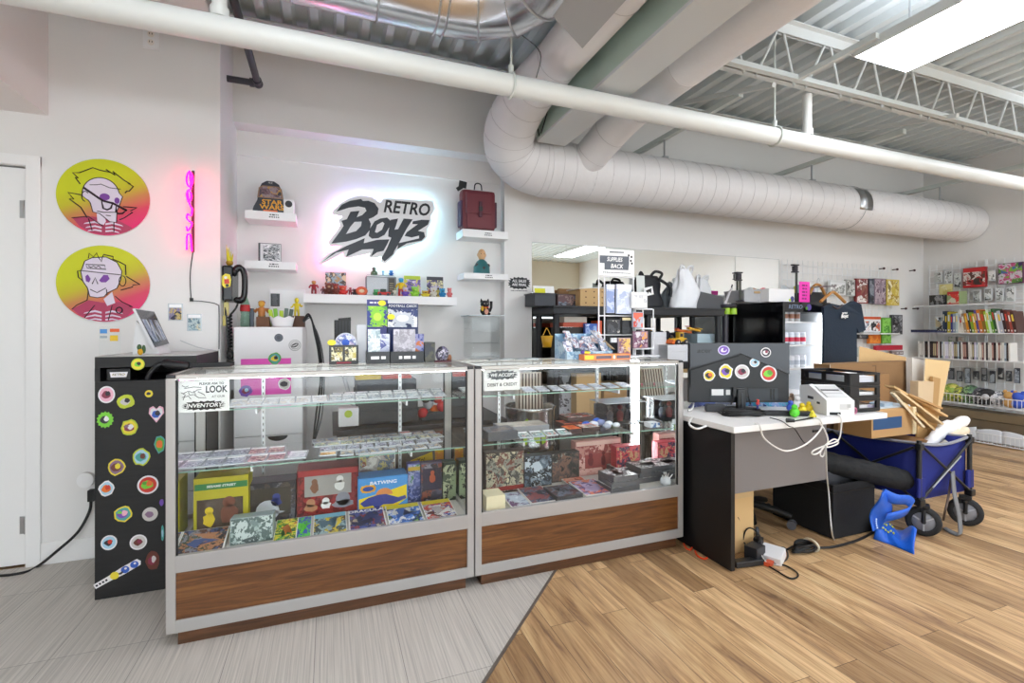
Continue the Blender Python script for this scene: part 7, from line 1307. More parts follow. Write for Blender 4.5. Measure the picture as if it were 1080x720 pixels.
# office chair, only its base shows
cc = Vector((2.50, 2.34, 0)); t = thing('office_chair', 'black swivel chair pushed under the desk, only a caster leg showing', 'chair', cc); b = B(); b.cyl((cc.x, cc.y, .1), (cc.x, cc.y, .44), .028, DARK, None, 14); b.build('column', t)
for k in range(5):
    a = math.radians(-128+72*k); d = Vector((math.cos(a), math.sin(a), 0)); b = B(); b.tube([cc+Vector((0, 0, .115)), cc+d*.15+Vector((0, 0, .10)), cc+d*.25+Vector((0, 0, .075))], [.026, .022, .016], BLACK, 8); b.build('base_leg', t)
    e = cc+d*.25; nn = Vector((-d.y, d.x, 0)); b = B(); [b.cyl(e+nn*(.006+.018*s)+Vector((0, 0, .028)), e+nn*(.018*s-.006)+Vector((0, 0, .028)), .026, M('55565c', .5), None, 16) for s in (-1, 1)]; b.build('caster', t)
b = B(); b.box((cc.x, cc.y, .47), (.46, .44, .06), M('1b1b1d', .8), None, .025); b.build('seat', t)
# monitor seen from behind
mc = Vector((0, 0, 0)); r0 = ray(778.5, 392.5); mpos = Vector((0, 0, H))+r0*(2.9/1.0)
# put it where it stands on the desk: depth measured along the view axis
t = thing('desk_monitor', 'black computer monitor seen from behind with round stickers, on the desk', 'monitor', (mpos.x, mpos.y, DT)); MT = TR(mpos) @ RZ(-20.85); pxm = 2.9/F
def mp(px, py): return ((px-778.5)*pxm, (392.5-py)*pxm)
MB_ = M('27292c', .35); b = B(); b.T = MT; x0, z0 = mp(725.8, 424); x1, z1 = mp(831, 361.5); b.box(((x0+x1)/2, 0, (z0+z1)/2), (x1-x0, .022, z1-z0), M('141518', .4), None, .004); b.build('shell', t)
b = B(); b.T = MT @ TR(0, -.0112, 0) @ FRONT; up = [mp(726.5, 362), mp(830.3, 362), mp(830.3, 394), mp(779, 372), mp(738, 384.5), mp(726.5, 387)]; b.prism(up, .012, M('3b3d41', .28, .3)); b.build('upper_cover', t)
b = B(); b.T = MT @ TR(0, -.0112, 0) @ FRONT; b.prism([mp(727, 390), mp(738, 386.5), mp(779, 374.5), mp(829.5, 396), mp(829.5, 408), mp(727, 408)], .010, M('15181b', .45)); b.build('lower_cover', t)
b = B(); b.T = MT @ TR(0, -.0114, 0) @ FRONT; b.prism([mp(748, 409), mp(819, 409), mp(819, 422), mp(748, 422)], .003, M('30353a', .5)); [b.prism([mp(811+i*3, 409.5), mp(812.4+i*3, 409.5), mp(812.4+i*3, 421), mp(811+i*3, 421)], .005, BLACK) for i in range(2)]; b.build('port_bay', t)
b = B(); b.T = MT @ TR(0, -.0146, 0) @ FRONT; b.prism([mp(749.5, 410), mp(762, 410), mp(762, 416.5), mp(749.5, 416.5)], .0006, M('e6e6e4')); b.prism([mp(764.5, 410.5), mp(769, 410.5), mp(769, 416), mp(764.5, 416)], .0006, M('d8d8d6')); b.build('rating_label', t)
b = B(); b.T = MT @ TR(0, -.0234, 0) @ FRONT; c = mp(741, 369.5); b.text('acer', .04, M('101113', .3), TR(c[0], c[1], 0), .0008, .1, 1.25, 'CENTER', .001); b.build('raised_letters', t)
b = B(); b.T = MT; c = mp(778.5, 420); zb = DT-mpos.z
b.box((c[0], -.035, (c[1]+.06+zb)/2), (.05, .03, abs(zb-c[1]-.06)), M('1b1c1e', .35), None, .006); b.box((c[0], -.052, (c[1]+.05+zb)/2), (.008, .004, abs(zb-c[1]-.03)), M('3a3c40', .3)); b.box((c[0], -.02, c[1]+.04), (.09, .03, .06), M('1b1c1e', .35), None, .006); b.build('stand_neck', t)
b = B(); b.T = MT @ TR(0, -.02, zb+.001); b.prism([(x, y) for x, y in circle(0, 0, .12, 32, .085)], .010, M('1b1c1e', .3)); b.build('stand_base', t)
b = B(); b.T = MT; b.tube(smooth_path([(.04, -.016, -.08), (.045, -.03, -.13), (.06, -.03, -.19)], 5), .004, BLACK, 6); b.tube(smooth_path([(-.035, -.016, -.08), (-.04, -.03, -.14), (-.06, -.035, -.19)], 5), .004, BLACK, 6); b.build('cable', t)
for px, py, w, h, cols, kd, lb in ((761.5, 369, 6.2, 5.2, (M('d8d4f0', .4), PP, WH, PP), 'c', 'purple oval lips sticker'), (805.5, 371.3, 5.4, 5, (WH, DK, WH, MAR), 'c', 'black and white round sticker'), (746.5, 395.5, 7.2, 7.2, (WH, YE, DK, OR), 'i', 'yellow and white tilted sticker'), (764, 391.5, 8.4, 8.6, (WH, YE, PP, DK), 'i', 'white, yellow and purple figure sticker'), (781, 391.5, 7.8, 7.6, (WH, GY, MAR, DK), 'c', 'grey round sticker with dark bar'), (794, 382, 5.3, 4.7, (WH, LB, GY, DK), 'c', 'white and blue round sticker'), (808.7, 393.5, 8.6, 8.4, (WH, RD, LG, GREEN), 'c', 'red and green round sticker')):
    x, z = mp(px, py); k = pxm/(PY(px+1, py, 2.2)-PY(px, py, 2.2)).x; up_ = z > (.02 if px < 779 else .05)*0+(mp(px, 372+abs(px-779)*(.30 if px < 779 else .43))[1])
    sticker(px, py, w*k, h, cols, kd, lb, parent=t, T=MT @ TR(x, -.0236 if up_ else -.0214, z) @ FRONT, Y=2.2, seed=int(px))
# things on the desk top
def dk(px, py): p = PZ(px, py, DT+.001); return p
def sheet(quad, m, th, name, label, cat, z=DT+.0008, prints=None):
    q = [PZ(x, y, z) for x, y in quad]; b = B(); k = [p+Vector((0, 0, th)) for p in q]; b.raw(k+q, [(0, 1, 2, 3), (7, 6, 5, 4), (0, 4, 5, 1), (1, 5, 6, 2), (2, 6, 7, 3), (3, 7, 4, 0)], m); return one(b, name, label, cat)
sheet(((726, 430), (775, 424), (775, 417), (735, 420)), art(('4a62c0', '6a80d4', '2c3a8a', 'c8d0ec', '1c2038'), 9), .006, 'magazine', 'blue magazine lying on the desk left of the monitor stand', 'magazine')
sheet(((752, 429.5), (775, 427.5), (776, 421), (757, 422.5)), art(('d8d8da', 'c0c4d0', '8a94b8', 'e8e8ea'), 12), .008, 'magazine', 'pale printed paper on the blue magazine', 'paper', z=DT+.0075)
b = B(); p0, p1 = dk(787, 428), dk(832, 429); zt = DT+.065; b.raw([p0, p1, p1+Vector((.004, .012, 0)), p0+Vector((.004, .012, 0)), p0+Vector((.01, .02, .05)), p1+Vector((.01, .02, .05)), p1+Vector((.014, .03, .05)), p0+Vector((.014, .03, .05))], [(3, 2, 1, 0), (4, 5, 6, 7), (0, 1, 5, 4), (1, 2, 6, 5), (2, 3, 7, 6), (3, 0, 4, 7)], art(('3aa0c0', '7a98cc', 'b8c0d8', '3a4a80', 'd8e0ec', '5aa8c8'), 16)); one(b, 'printed_folder', 'teal and blue printed folder propped behind the monitor stand', 'folder')
p = dk(754, 434); b = B(); b.box((p.x, p.y, DT+.024), (.105, .05, .042), M('3a3b3e', .5), RZ(-32), .006); t = tag(b.build('power_adapter'), 'dark grey power brick on the left of the desk top', 'adapter')
b = B(); c = dk(784, 438); r = random.Random(9)
for k in range(5):
    rx, ry = .10+.018*r.random(), .045+.012*r.random(); ox, oy = r.uniform(-.012, .012), r.uniform(-.01, .01); b.tube([(c.x+ox+rx*math.cos(a)*.93+ry*math.sin(a)*.35, c.y+oy+ry*math.sin(a)*.93-rx*math.cos(a)*.35, DT+.006+.006*k+.003*math.sin(3*a)) for a in [2*PI*i/28 for i in range(28)]], .004, BLACK, 6, True)
b.tube(smooth_path([(c.x-.06, c.y+.03, DT+.006), (c.x-.1, c.y+.04, DT+.006), dk(757, 436)+Vector((0, 0, .01))], 5), .004, BLACK, 6); one(b, 'cable_coil', 'coil of black cable lying in front of the monitor stand', 'cable')
c = dk(829, 438); b = B(); b.box((c.x, c.y, DT+.014), (.26, .05, .026), M('17181a', .4), RZ(-27), .006); one(b, 'black_hub', 'long black bar-shaped hub on the desk right of the cable coil', 'hub')
c = dk(836, 446); b = B(); b.tube([c+Vector((-.02, .02, .012)), c+Vector((.012, 0, .012))], [.012, .009], BLACK, 8); b.tube(smooth_path([c+Vector((.012, 0, .01)), dk(848, 443)+Vector((0, 0, .005)), dk(858, 441)+Vector((0, 0, .004))], 5), .004, BLACK, 6); one(b, 'cable_plug', 'black cable plug lying at the desk edge', 'plug')
b = B(); b.tube(smooth_path([dk(812, 441)+Vector((0, 0, .004)), dk(824, 444.5)+Vector((0, 0, .004)), dk(832, 450)+Vector((0, 0, .004)), Vector((PY(838, 458, 1.822).x, 1.822, .70)), PY(846, 464, 1.86), PY(852, 470, 1.885)], 6), .0025, BLACK, 6); one(b, 'thin_cable', 'thin black cable hanging over the desk front edge', 'cable')
fig(799, 421, 440, 2.04, ('3a3a80', 'c02c2c', 'd84a3a', 'b01f24'), 'toy_figurine', 'small red and blue toy figure in front of the monitor', base=DT+.036, wide=1.0)
for px, py, c, r_, lb in ((838, 436, '5ad02c', .026, 'bright green toy in the toy heap beside the monitor'), (846, 433, 'e8cc1c', .024, 'yellow toy in the toy heap beside the monitor'), (834, 430, '3a5ac0', .024, 'blue toy in the toy heap beside the monitor'), (841, 428, 'e0e0e0', .03, 'white toy in the toy heap beside the monitor'), (853, 430, 'e8c81c', .022, 'yellow block toy at the right of the toy heap'), (857, 437, 'e0d03a', .016, 'small yellow toy in front of the white label printer'), (848, 424, '2a4a3a', .02, 'dark green toy at the back of the toy heap'), (835, 420, 'c8a890', .022, 'tan toy behind the monitor edge')):
    p = PZ(px, py+4, DT+.001); b = B(); m_ = M(c, .4); b.ell((p.x, p.y, DT+.002+r_), (r_*1.1, r_*.9, r_), m_, None, 12, 8); b.ell((p.x-.006, p.y-.004, DT+r_*2.3), (r_*.6, r_*.6, r_*.55), M(c, .5), None, 10, 6); b.box((p.x+.012, p.y-.01, DT+r_*.8), (r_*.7, r_*.5, r_*.6), m_, RZ(30), .003)
    one(b, 'toy_figurine', lb, 'toy')
# white label printer
pc = Vector((2.735, 2.0, DT+.001)); PTm = TR(pc) @ RZ(-24); t = thing('label_printer', 'white label printer on the desk in front of the black paper trays', 'printer', pc); PW = M('e8e8e6', .35)
b = B(); b.T = PTm; pr = [(-.16, 0), (.12, 0), (.12, .14), (.02, .155), (-.16, .085)]; b.raw([(-.075, y, z) for y, z in pr]+[(.075, y, z) for y, z in pr], [(0, 1, 2, 3, 4), (9, 8, 7, 6, 5)]+[(i, i+5, (i+1) % 5+5, (i+1) % 5) for i in range(5)], PW); b.build('body', t)
b = B(); b.T = PTm; b.box((0, -.07, .1245), (.11, .13, .006), M('d4d4d2', .35), RX(21.3), .002); b.box((0, -.06, .1305), (.10, .014, .004), BLACK, RX(21.3)); b.box((0, -.095, .1165), (.10, .008, .004), M('b8b8b6'), RX(21.3)); b.build('lid', t)
b = B(); b.T = PTm; b.box((.02, -.1603, .05), (.05, .001, .03), M('d0d0ce')); b.box((-.03, -.1603, .012), (.06, .001, .016), BLACK); b.box((.045, -.1605, .055), (.02, .001, .02), M('b8bab8')); b.box((-.0752, .0, .08), (.001, .06, .016), BLACK); b.box((-.0752, -.08, .06), (.001, .03, .012), BLACK); b.build('slots', t)
# three-tier paper tray
tc = Vector((2.935, 2.05, DT+.001)); TT = TR(tc) @ RZ(-8); t = thing('paper_tray', 'black three-tier paper tray with papers at the right end of the desk', 'paper tray', tc); TB = M('0f0f12', .35)
for k in range(3):
    z = .005+k*.075; b = B(); b.T = TT; b.bx(-.11, .11, -.17, .17, z, z+.006, TB)
    for sx in (-1, 1): b.bx(sx*.11-.003, sx*.11+.003, -.17, .17, z+.006, z+.022, TB); [b.bx(sx*.11-.003, sx*.11+.003, y-.014, y+.014, z+.022, z+.06, TB) for y in (-.155, 0, .155)]; b.bx(sx*.11-.003, sx*.11+.003, -.17, .17, z+.06, z+.0745, TB)
    for y in (-.17, .17): b.bx(-.107, .107, y-.003, y+.003, z+.006, z+.02, TB); b.bx(-.107, .107, y-.003, y+.003, z+.062, z+.0745, TB); b.bx(-.107, -.04, y-.003, y+.003, z+.02, z+.062, TB); b.bx(.085, .107, y-.003, y+.003, z+.02, z+.062, TB)
    b.build('tray', t)
for k, (m_, lb, n) in enumerate(((art(('d8d8d8', 'b8b0c8', 'e8e8e8', 'a8a0a8'), 10), 'loose papers in the bottom paper tray', 'paper_stack'), (PAPER, 'white paper stack in the middle paper tray', 'paper_stack'), (M('e2e4ea', .6), 'white papers in the top paper tray', 'paper_stack'))):
    b = B(); b.T = TT @ TR(.01, 0, .0115+k*.075) @ RZ(2-2*k); b.bx(-.085, .085, -.15, .15, 0, .03 if k < 2 else .045, m_); one(b, n, lb, 'paper')
b = B(); b.T = TT @ TR(-.01, .04, .208) @ RZ(12); b.bx(-.07, .07, -.1, .1, 0, .006, M('2c4a9a', .4)); b.bx(-.08, .05, -.12, -.06, .006, .012, PAPER); one(b, 'blue_folder', 'blue folder lying on the papers of the top tray', 'folder')
c = dk(892, 437); b = B(); b.cyl((2.80, 1.862, DT+.02), (2.80, 1.875, DT+.02), .02, M('c06a8a', .4), None, 18); b.cyl((2.80, 1.860, DT+.02), (2.80, 1.8765, DT+.02), .011, M('7a3a54', .4), None, 14); one(b, 'tape_roll', 'small pink tape roll between the label printer and the trays', 'tape')
# white cables hanging from the desk front
t = thing('white_cables', 'white cables looping in front of the grey desk panel with a tied knot', 'cable', (2.6, 1.82, .6)); WC = M('e6e4e0', .4); Yc = 1.815
b = B(); b.tube(smooth_path([dk(796, 447)+Vector((0, -.0, .004)), Vector((PY(801, 454, Yc).x, Yc, DT+.004)), PY(806, 462, Yc), PY(823, 474, Yc), PY(836, 474.5, Yc), PY(852, 467, Yc), PY(864, 455, Yc), PY(867, 448, Yc), Vector((PY(864, 442, Yc).x, Yc, DT+.004)), dk(858, 441)+Vector((0, .03, .004))], 7), .0042, WC, 8); b.build('loop', t)
b = B(); b.tube(smooth_path([dk(886, 437)+Vector((0, .03, .005)), Vector((PY(887, 440, Yc).x, Yc, DT+.005)), PY(887, 452, Yc), PY(884, 464, Yc), PY(872, 469, Yc), PY(858, 475, Yc), PY(857, 479, Yc), PY(864, 477, Yc), PY(872, 468, Yc), PY(880, 463, Yc), PY(884, 467, Yc), PY(876, 471, Yc), PY(868, 472, Yc), PY(865, 479, Yc), PY(868, 481, Yc), PY(871, 473, Yc), PY(873, 463, Yc), PY(869, 452, Yc), PY(864, 446, Yc)], 7), .004, WC, 8); b.build('knot', t)
b = B(); b.tube(smooth_path([PY(871, 470, 1.80), PY(872, 500, 1.83), PY(874, 520, 1.88), PZ(877, 558, .2), PZ(879.5, 569, .01)], 6), .004, M('b8b6b2', .4), 8); b.build('drop', t)
b = B(); b.tube(smooth_path([dk(727, 441)+Vector((.02, 0, .004)), PY(727, 447, 1.845), PY(735, 452, 1.84), PY(745, 449, 1.843)], 6), .005, M('d8d6d2', .4), 8); one(b, 'cable_loop', 'short white cable loop over the left edge of the desk', 'cable')
b = B(); b.tube(smooth_path([dk(724, 435)+Vector((.03, .02, .006)), dk(731, 432)+Vector((0, 0, .02)), dk(733, 421)+Vector((0, .01, .07))], 6), .006, M('e8e8e6', .3), 8); one(b, 'white_strap', 'white curved strap standing at the left of the desk top', 'strap')
# ================= ON THE FLOOR BY THE DESK =================
def fl(px, py, z=.006): return PZ(px, py, z)
t = thing('power_strip', 'white and black power strip with adapters on the wood floor beside the desk panel', 'power strip', fl(803, 585)); c = fl(809, 583, .03)
b = B(); b.box((c.x, c.y, .03), (.10, .16, .05), M('d8d8d8', .35), RZ(25) @ RY(-18), .006); b.build('strip', t); b = B(); c2 = fl(796, 583, .04); b.box((c2.x, c2.y, .045), (.09, .07, .075), M('25262a', .45), RZ(15), .006); b.box((c2.x+.07, c2.y+.04, .075), (.05, .04, .04), M('1a1a1c', .4), RZ(25), .004); b.build('adapter', t); b = B(); c3 = fl(789, 593, .015); b.box((c3.x, c3.y, .018), (.17, .045, .03), M('1a1a1c', .45), RZ(-8), .005); b.build('adapter', t)
b = B(); b.tube(smooth_path([fl(782, 578, .02), PZ(786, 560, .12), PZ(793, 557, .14), PZ(802, 566, .11), c2+Vector((.03, .02, .03))], 6), .004, BLACK, 7); b.tube(smooth_path([fl(778, 545, .2), PZ(782, 555, .14), PZ(781, 566, .06), c2+Vector((-.03, .0, .02))], 6), .004, BLACK, 7); b.build('cable', t)
b = B(); b.tube(smooth_path([fl(806, 594), fl(818, 601), fl(833, 609.5), fl(841, 608), fl(840, 603), fl(828, 596), fl(814, 594)], 7), .004, BLACK, 7); b.tube(smooth_path([c+Vector((.04, 0, 0)), fl(826, 577, .02), fl(831, 584), fl(828, 591), fl(812, 595)], 7), .004, M('4a4644', .4), 7); b.tube(smooth_path([fl(800, 578, .05), fl(806, 590, .03), fl(812, 594, .006), fl(822, 596)], 6), .0035, M('d8d6d2', .4), 6); b.build('cable', t)
b = B(); c4 = fl(811, 592, .02); b.box((c4.x, c4.y, .012), (.05, .03, .02), M('c8502c', .4), RZ(20)); b.build('red_switch', t)
t = thing('cable_bundle', 'tied bundle of black cable on the floor by the black storage bin', 'cable', fl(848, 578)); b = B(); c = fl(848, 578, .02)
for k in range(6): rx, ry = .085-.006*k, .028+.004*(k % 3); b.tube([(c.x+rx*math.cos(a), c.y+ry*math.sin(a), .012+.007*k+.004*math.sin(2*a+k)) for a in [2*PI*i/24 for i in range(24)]], .005, BLACK, 6, True)
b.build('coil', t); b = B(); b.tube([(c.x+.055+.0*k, c.y+.045*math.cos(a), .03+.03*math.sin(a)) for k, a in enumerate([2*PI*i/16 for i in range(16)])], .006, M('d8d0b8', .5), 6, True); b.build('tie', t)
b = B(); b.tube(smooth_path([fl(858, 577), fl(875, 577), fl(897, 572), fl(912, 566), fl(926, 558), fl(935, 552)], 6), .007, BLACK, 8); b.tube(smooth_path([fl(836, 576), fl(826, 581), fl(812, 586)], 5), .005, BLACK, 8); b.build('lead', t)
b = B(); b.tube(smooth_path([fl(721, 573), fl(724, 578), fl(728, 579.5), fl(730, 577)], 6), .005, M('e8481c', .4), 8); b.tube(smooth_path([fl(733, 581), fl(736, 586), fl(742, 589), fl(746, 588)], 6), .005, M('e8481c', .4), 8); one(b, 'orange_cord', 'orange cord peeking out under the black desk panel', 'cord')
# black fabric bin
t = thing('fabric_bin', 'black fabric storage bin on the floor beside the desk', 'bin', (2.91, 2.14, 0)); FB = M('121316', .8, 0, 0, .2, 90); x0, x1, y0, y1, hz = 2.725, 3.085, 1.935, 2.34, .315
b = B()
for bx0, bx1, by0, by1 in ((x0, x1, y0, y0+.012), (x0, x1, y1-.012, y1), (x0, x0+.012, y0+.012, y1-.012), (x1-.012, x1, y0+.012, y1-.012)): b.bx(bx0, bx1, by0, by1, .004, hz, FB, .002)
b.bx(x0+.012, x1-.012, y0+.012, y1-.012, .004, .02, FB); b.build('bin', t)
b = B(); b.bx(x0-.003, x1+.003, y0-.003, y0+.0, hz-.05, hz-.044, BLACK); b.bx(x0-.003, x0, y0, y1, hz-.05, hz-.044, BLACK); b.build('seam', t)
b = B(); b.bx(2.76, 3.0, 2.0, 2.2, .021, .37, M('3e3f44', .5), .006); one(b, 'grey_case', 'dark grey case standing inside the black fabric bin', 'case')
# rolled chair bag
a0 = Vector((2.70, 2.08, .445)); a1 = PY(957, 507, 1.86); ax = (a1-a0)
t = thing('rolled_bag', 'long black rolled fabric bag resting on the bin and the blue wagon', 'bag', a0); pts = [a0+ax*(i/24) for i in range(25)]; b = B(); b.tube(pts, [.02]+[.064+.0025*math.sin(i*1.7) for i in range(23)]+[.05], M('141517', .8, 0, 0, .6, 22), 20); b.build('bag', t)
b = B(); e = a1-ax.normalized()*.012
for k in range(10): an = 2*PI*k/10; u = ax.cross(Vector((0, 0, 1))).normalized(); w = u.cross(ax.normalized()); b.tube([e+(u*math.cos(an)+w*math.sin(an))*.055-ax.normalized()*.03, e+(u*math.cos(an)+w*math.sin(an))*.03+ax.normalized()*.008, e+ax.normalized()*.012], [.008, .009, .006], M('1c1d1f', .75), 6)
b.build('gathered_end', t)
# blue shopping bag on the floor
c = fl(941, 572, 0); t = thing('blue_bag', 'crumpled bright blue shopping bag on the floor in front of the wagon', 'bag', (c.x, c.y, 0)); BB_ = M('1f62d0', .35, 0, 0, .5, 18)
b = B(); o0, o1, o2, o3 = fl(921, 568, .004), fl(965, 584, .004), fl(967, 560, .004), fl(927, 556, .004)
def bagf(u, v):
    p = o0.lerp(o1, u).lerp(o3.lerp(o2, u), v); k = math.sin(PI*min(1, v*1.02)); return (p.x+.01*math.sin(9*v+4*u), p.y, .004+k*(.055+.03*math.sin(7*u+1)+.02*math.sin(13*u+5*v))*(1.1-.3*u))
b.surf(bagf, 26, 12, BB_, .004); b.build('body', t)
b = B(); 
def wrapf(u, v):
    p = PY(922+13*u+4*v*(1-u), 560-43*v, 1.735+.03*u); return (p.x+.012*math.sin(6*v+3*u), p.y+.03*math.sin(5*v+2*u), max(.02, p.z))
b.surf(wrapf, 10, 14, BB_, .008); b.build('upper_fold', t)
def ribbon(pts, w, th, m):
    pts = smooth_path(pts, 6); b = B(); n = len(pts); b.surf(lambda u, v: tuple(pts[min(n-1, int(round(v*(n-1))))]+Vector((0, .0, 0))+w*(u-.5)), 2, n-1, m, th); return b
b = ribbon([PY(931, 520, 1.74), PY(944, 526, 1.70), PY(957, 527, 1.69), PY(962, 533, 1.69), PY(956, 540, 1.70), PY(944, 544, 1.71), PY(934, 546, 1.735)], Vector((.006, -.02, .055)), .004, BB_); b.build('strap', t)
b = B()
for i in range(9): p = Vector(bagf(.2+.07*(i % 5), .32+.18*(i//5)+.03*(i % 2))); b.box(p+Vector((0, -.004, .006)), (.022, .008, .006), M('d8d83a', .4), RZ(25+10*(i % 3)), .002)
for i in range(5): p = Vector(wrapf(.3, .06+.05*i)); b.box(p+Vector((0, -.012, 0)), (.008, .004, .008), M('d0e0f4', .4), RY(40*i))
b.build('printed_letters', t)
# ================= FOLDING WAGON WITH CARDBOARD =================
GX0, GX1, GY0, GY1, GZ0, GZ1 = 3.245, 3.725, 1.80, 2.78, .215, .545
t = thing('folding_wagon', 'blue folding wagon with black frame piled with cardboard', 'wagon', ((GX0+GX1)/2, 2.29, 0)); NB = M('142378', .75, 0, 0, .3, 14); FRM = M('17181a', .4)
b = B(); n = .012
def side(p0, p1, p2, p3):
    b.surf(lambda u, v: Vector(p0).lerp(Vector(p1), u).lerp(Vector(p3).lerp(Vector(p2), u), v)+Vector((0, 0, -.03*math.sin(PI*u)*v)), 10, 6, NB, .006)
side((GX0, GY0, GZ0), (GX1, GY0, GZ0), (GX1, GY0, GZ1), (GX0, GY0, GZ1)); side((GX0, GY1, GZ0), (GX0, GY0, GZ0), (GX0, GY0, GZ1), (GX0, GY1, GZ1)); side((GX1, GY0, GZ0), (GX1, GY1, GZ0), (GX1, GY1, GZ1), (GX1, GY0, GZ1)); side((GX1, GY1, GZ0), (GX0, GY1, GZ0), (GX0, GY1, GZ1), (GX1, GY1, GZ1)); b.bx(GX0, GX1, GY0, GY1, GZ0-.006, GZ0, NB); b.build('fabric_tub', t)
b = B(); rim = [(GX0-.008, GY0-.01), (GX1+.008, GY0-.01), (GX1+.008, GY1+.01), (GX0-.008, GY1+.01)]
for i in range(4):
    p, q = Vector((*rim[i], GZ1+.003)), Vector((*rim[(i+1) % 4], GZ1+.003)); b.tube([p.lerp(q, k/8)+Vector((0, 0, -.026*math.sin(PI*k/8))) for k in range(9)], .009, M('8a8c94', .5), 8)
b.build('rim', t)
for x, y in rim: b = B(); b.cyl((x, y-.006 if y < 2 else y, .175), (x, y-.006 if y < 2 else y, GZ1+.02), .013, FRM, None, 12); b.box((x, y-.008 if y < 2 else y+.002, GZ1-.015), (.035, .03, .04), FRM, None, .004); b.box((x, y-.008 if y < 2 else y+.002, GZ0-.01), (.045, .04, .04), FRM, None, .006); b.build('corner_post', t)
b = B(); yb = GY0-.022
for p, q in (((GX0+.0, yb, GZ0), (GX1, yb-.006, GZ1-.01)), ((GX1, yb, GZ0), (GX0, yb-.006, GZ1-.01))): b.tube([p, q], .008, FRM, 8)
b.tube([(GX0+.09, yb-.011, GZ0+.07), (GX0+.36, yb-.013, GZ1-.10)], .0045, STEEL, 8)
b.build('front_brace', t); b = B(); xb = GX0-.02; my = (GY0+GY1)/2
for y0_, y1_ in ((GY0, my), (my, GY1)):
    for p, q in (((xb, y0_, GZ0), (xb-.006, y1_, GZ1-.02)), ((xb, y1_, GZ0), (xb-.006, y0_, GZ1-.02))): b.tube([p, q], .008, FRM, 8)
b.build('side_brace', t)
b = B()
for x in (GX0, GX1): b = B(); b.bx(x-.03, x+.03, GY0-.028, GY0-.012, GZ0+.02, GZ0+.13, NB, .004); b.build('corner_sleeve', t)
def wheel(x, y, axd):
    axd = Vector((axd[0], axd[1], 0)).normalized(); c = Vector((x, y, .0865)); b = B(); w = b
    rot = axd.to_track_quat('Z', 'Y').to_matrix().to_4x4(); b.lathe([(.055, -.018), (.076, -.02), (.085, -.012), (.0855, 0), (.085, .012), (.076, .02), (.055, .018)], M('1b1c1e', .7), c, 30, rot); wh = b.build('wheel', t)
    b = B(); b.lathe([(.004, -.012), (.055, -.014), (.058, 0), (.055, .014), (.004, .012)], M('83848a', .5), c, 24, rot)
    for k in range(3): a = 2*PI*k/3+.5; b.T = TR(c) @ rot; b.box((.03*math.cos(a), .03*math.sin(a), 0), (.05, .008, .032), M('a0a2a8', .4), RZ(math.degrees(a)))
    b.T = Matrix(); b.cyl(c-axd*.026, c+axd*.026, .012, FRM, None, 12); b.build('hub', wh)
    b = B(); 
    for s in (-1, 1): b.tube([c+axd*.029*s, c+axd*.029*s+Vector((0, 0, .075))], .011, FRM, 8)
    b.box(c+Vector((0, 0, .088)), (.05, .06, .025), FRM, RZ(math.degrees(math.atan2(axd.y, axd.x))), .005); b.build('fork', t)
wheel(3.285, 1.79, (.84, .54)); wheel(3.70, 1.79, (.88, .47)); wheel(GX0+.02, GY1-.05, (1, 0)); wheel(GX1-.02, GY1-.05, (1, 0))
b = ribbon([PY(1004, 497, 1.775), PY(1006, 520, 1.74), PY(1011, 545, 1.72), PZ(1012, 562, .02), PZ(1005, 561, .012), PZ(996, 556, .01)], Vector((.035, .0, .004)), .006, M('77787a', .7)); b.build('pull_strap', t)
b = B(); b.tube(smooth_path([PY(1003, 505, 1.775), PY(1000, 525, 1.76), PY(997, 538, 1.74), PZ(995, 548, .03)], 6), .006, M('5a4a40', .6), 7); b.build('pull_cord', t)
def cb(poly, Y, th, m, label, name='cardboard_sheet', cat='cardboard', lean=0., edge=None):
    p = [PY(x, y, Y) for x, y in poly]; zl = min(q.z for q in p); b = B(); k = []
    for q in p: k.append(Vector((q.x, q.y+(q.z-zl)*lean, q.z)))
    o = [q+Vector((0, th, 0)) for q in k]; nn = len(p); b.raw(k+o, [list(range(nn)), list(range(nn, 2*nn))[::-1]], m); b.raw(k+o, [(i, (i+1) % nn, nn+(i+1) % nn, nn+i) for i in range(nn)], edge or m); return one(b, name, label, cat)
IT = GZ0+.002
t = thing('large_carton', 'large flat brown carton standing in the wagon behind the paper trays', 'carton', (3.6, 2.42, IT)); X0, X1, Z0, Z1 = rY(875, 382.5, 967.5, 470, 2.33); X1 -= .0
b = B(); b.bx(GX0+.02, GX1-.02, 2.34, 2.44, IT+.002, .60, M('8a6a48', .8)); b.bx(X0, X1, 2.33, 2.45, .60, Z1, M('8c6a45', .8, 0, 0, .1, 50), .003); b.build('carton', t); b = B(); b.bx(X0+.0, X0+.006, 2.329, 2.33, .61, Z1, M('c8bdb0', .7)); b.bx(X0+.5*(X1-X0), X0+.505*(X1-X0), 2.3285, 2.33, Z1-.09, Z1-.02, M('5a4028')); b.bx(X0+.46*(X1-X0), X0+.505*(X1-X0), 2.3285, 2.33, Z1-.025, Z1-.02, M('5a4028')); b.bx(X1-.05, X1-.045, 2.3285, 2.33, .61, Z1-.01, M('7a5a38')); b.build('fold_marks', t)
cb([(884, 470), (884, 396), (938, 394.5), (938, 470)], 2.28, .03, CARD_D, 'shorter brown carton flap in front of the large carton')
cb([(905, 420), (906.5, 365), (912, 366.5), (962, 378), (963, 420)], 2.50, .006, CARD_L, 'tan cardboard sheet with a sloping top behind the large carton', edge=M('efe4cc', .6))
cb([(962.5, 440), (962, 377), (975, 380), (974, 440)], 2.27, .04, M('d8d4cc', .7), 'grey-white box flap right of the large carton')
cb([(972, 460), (976, 378), (1002.5, 381), (986, 460)], 2.20, .006, M('d8ba88', .8), 'light tan leaning sheet at the right of the wagon pile', edge=M('efe4cc', .6))
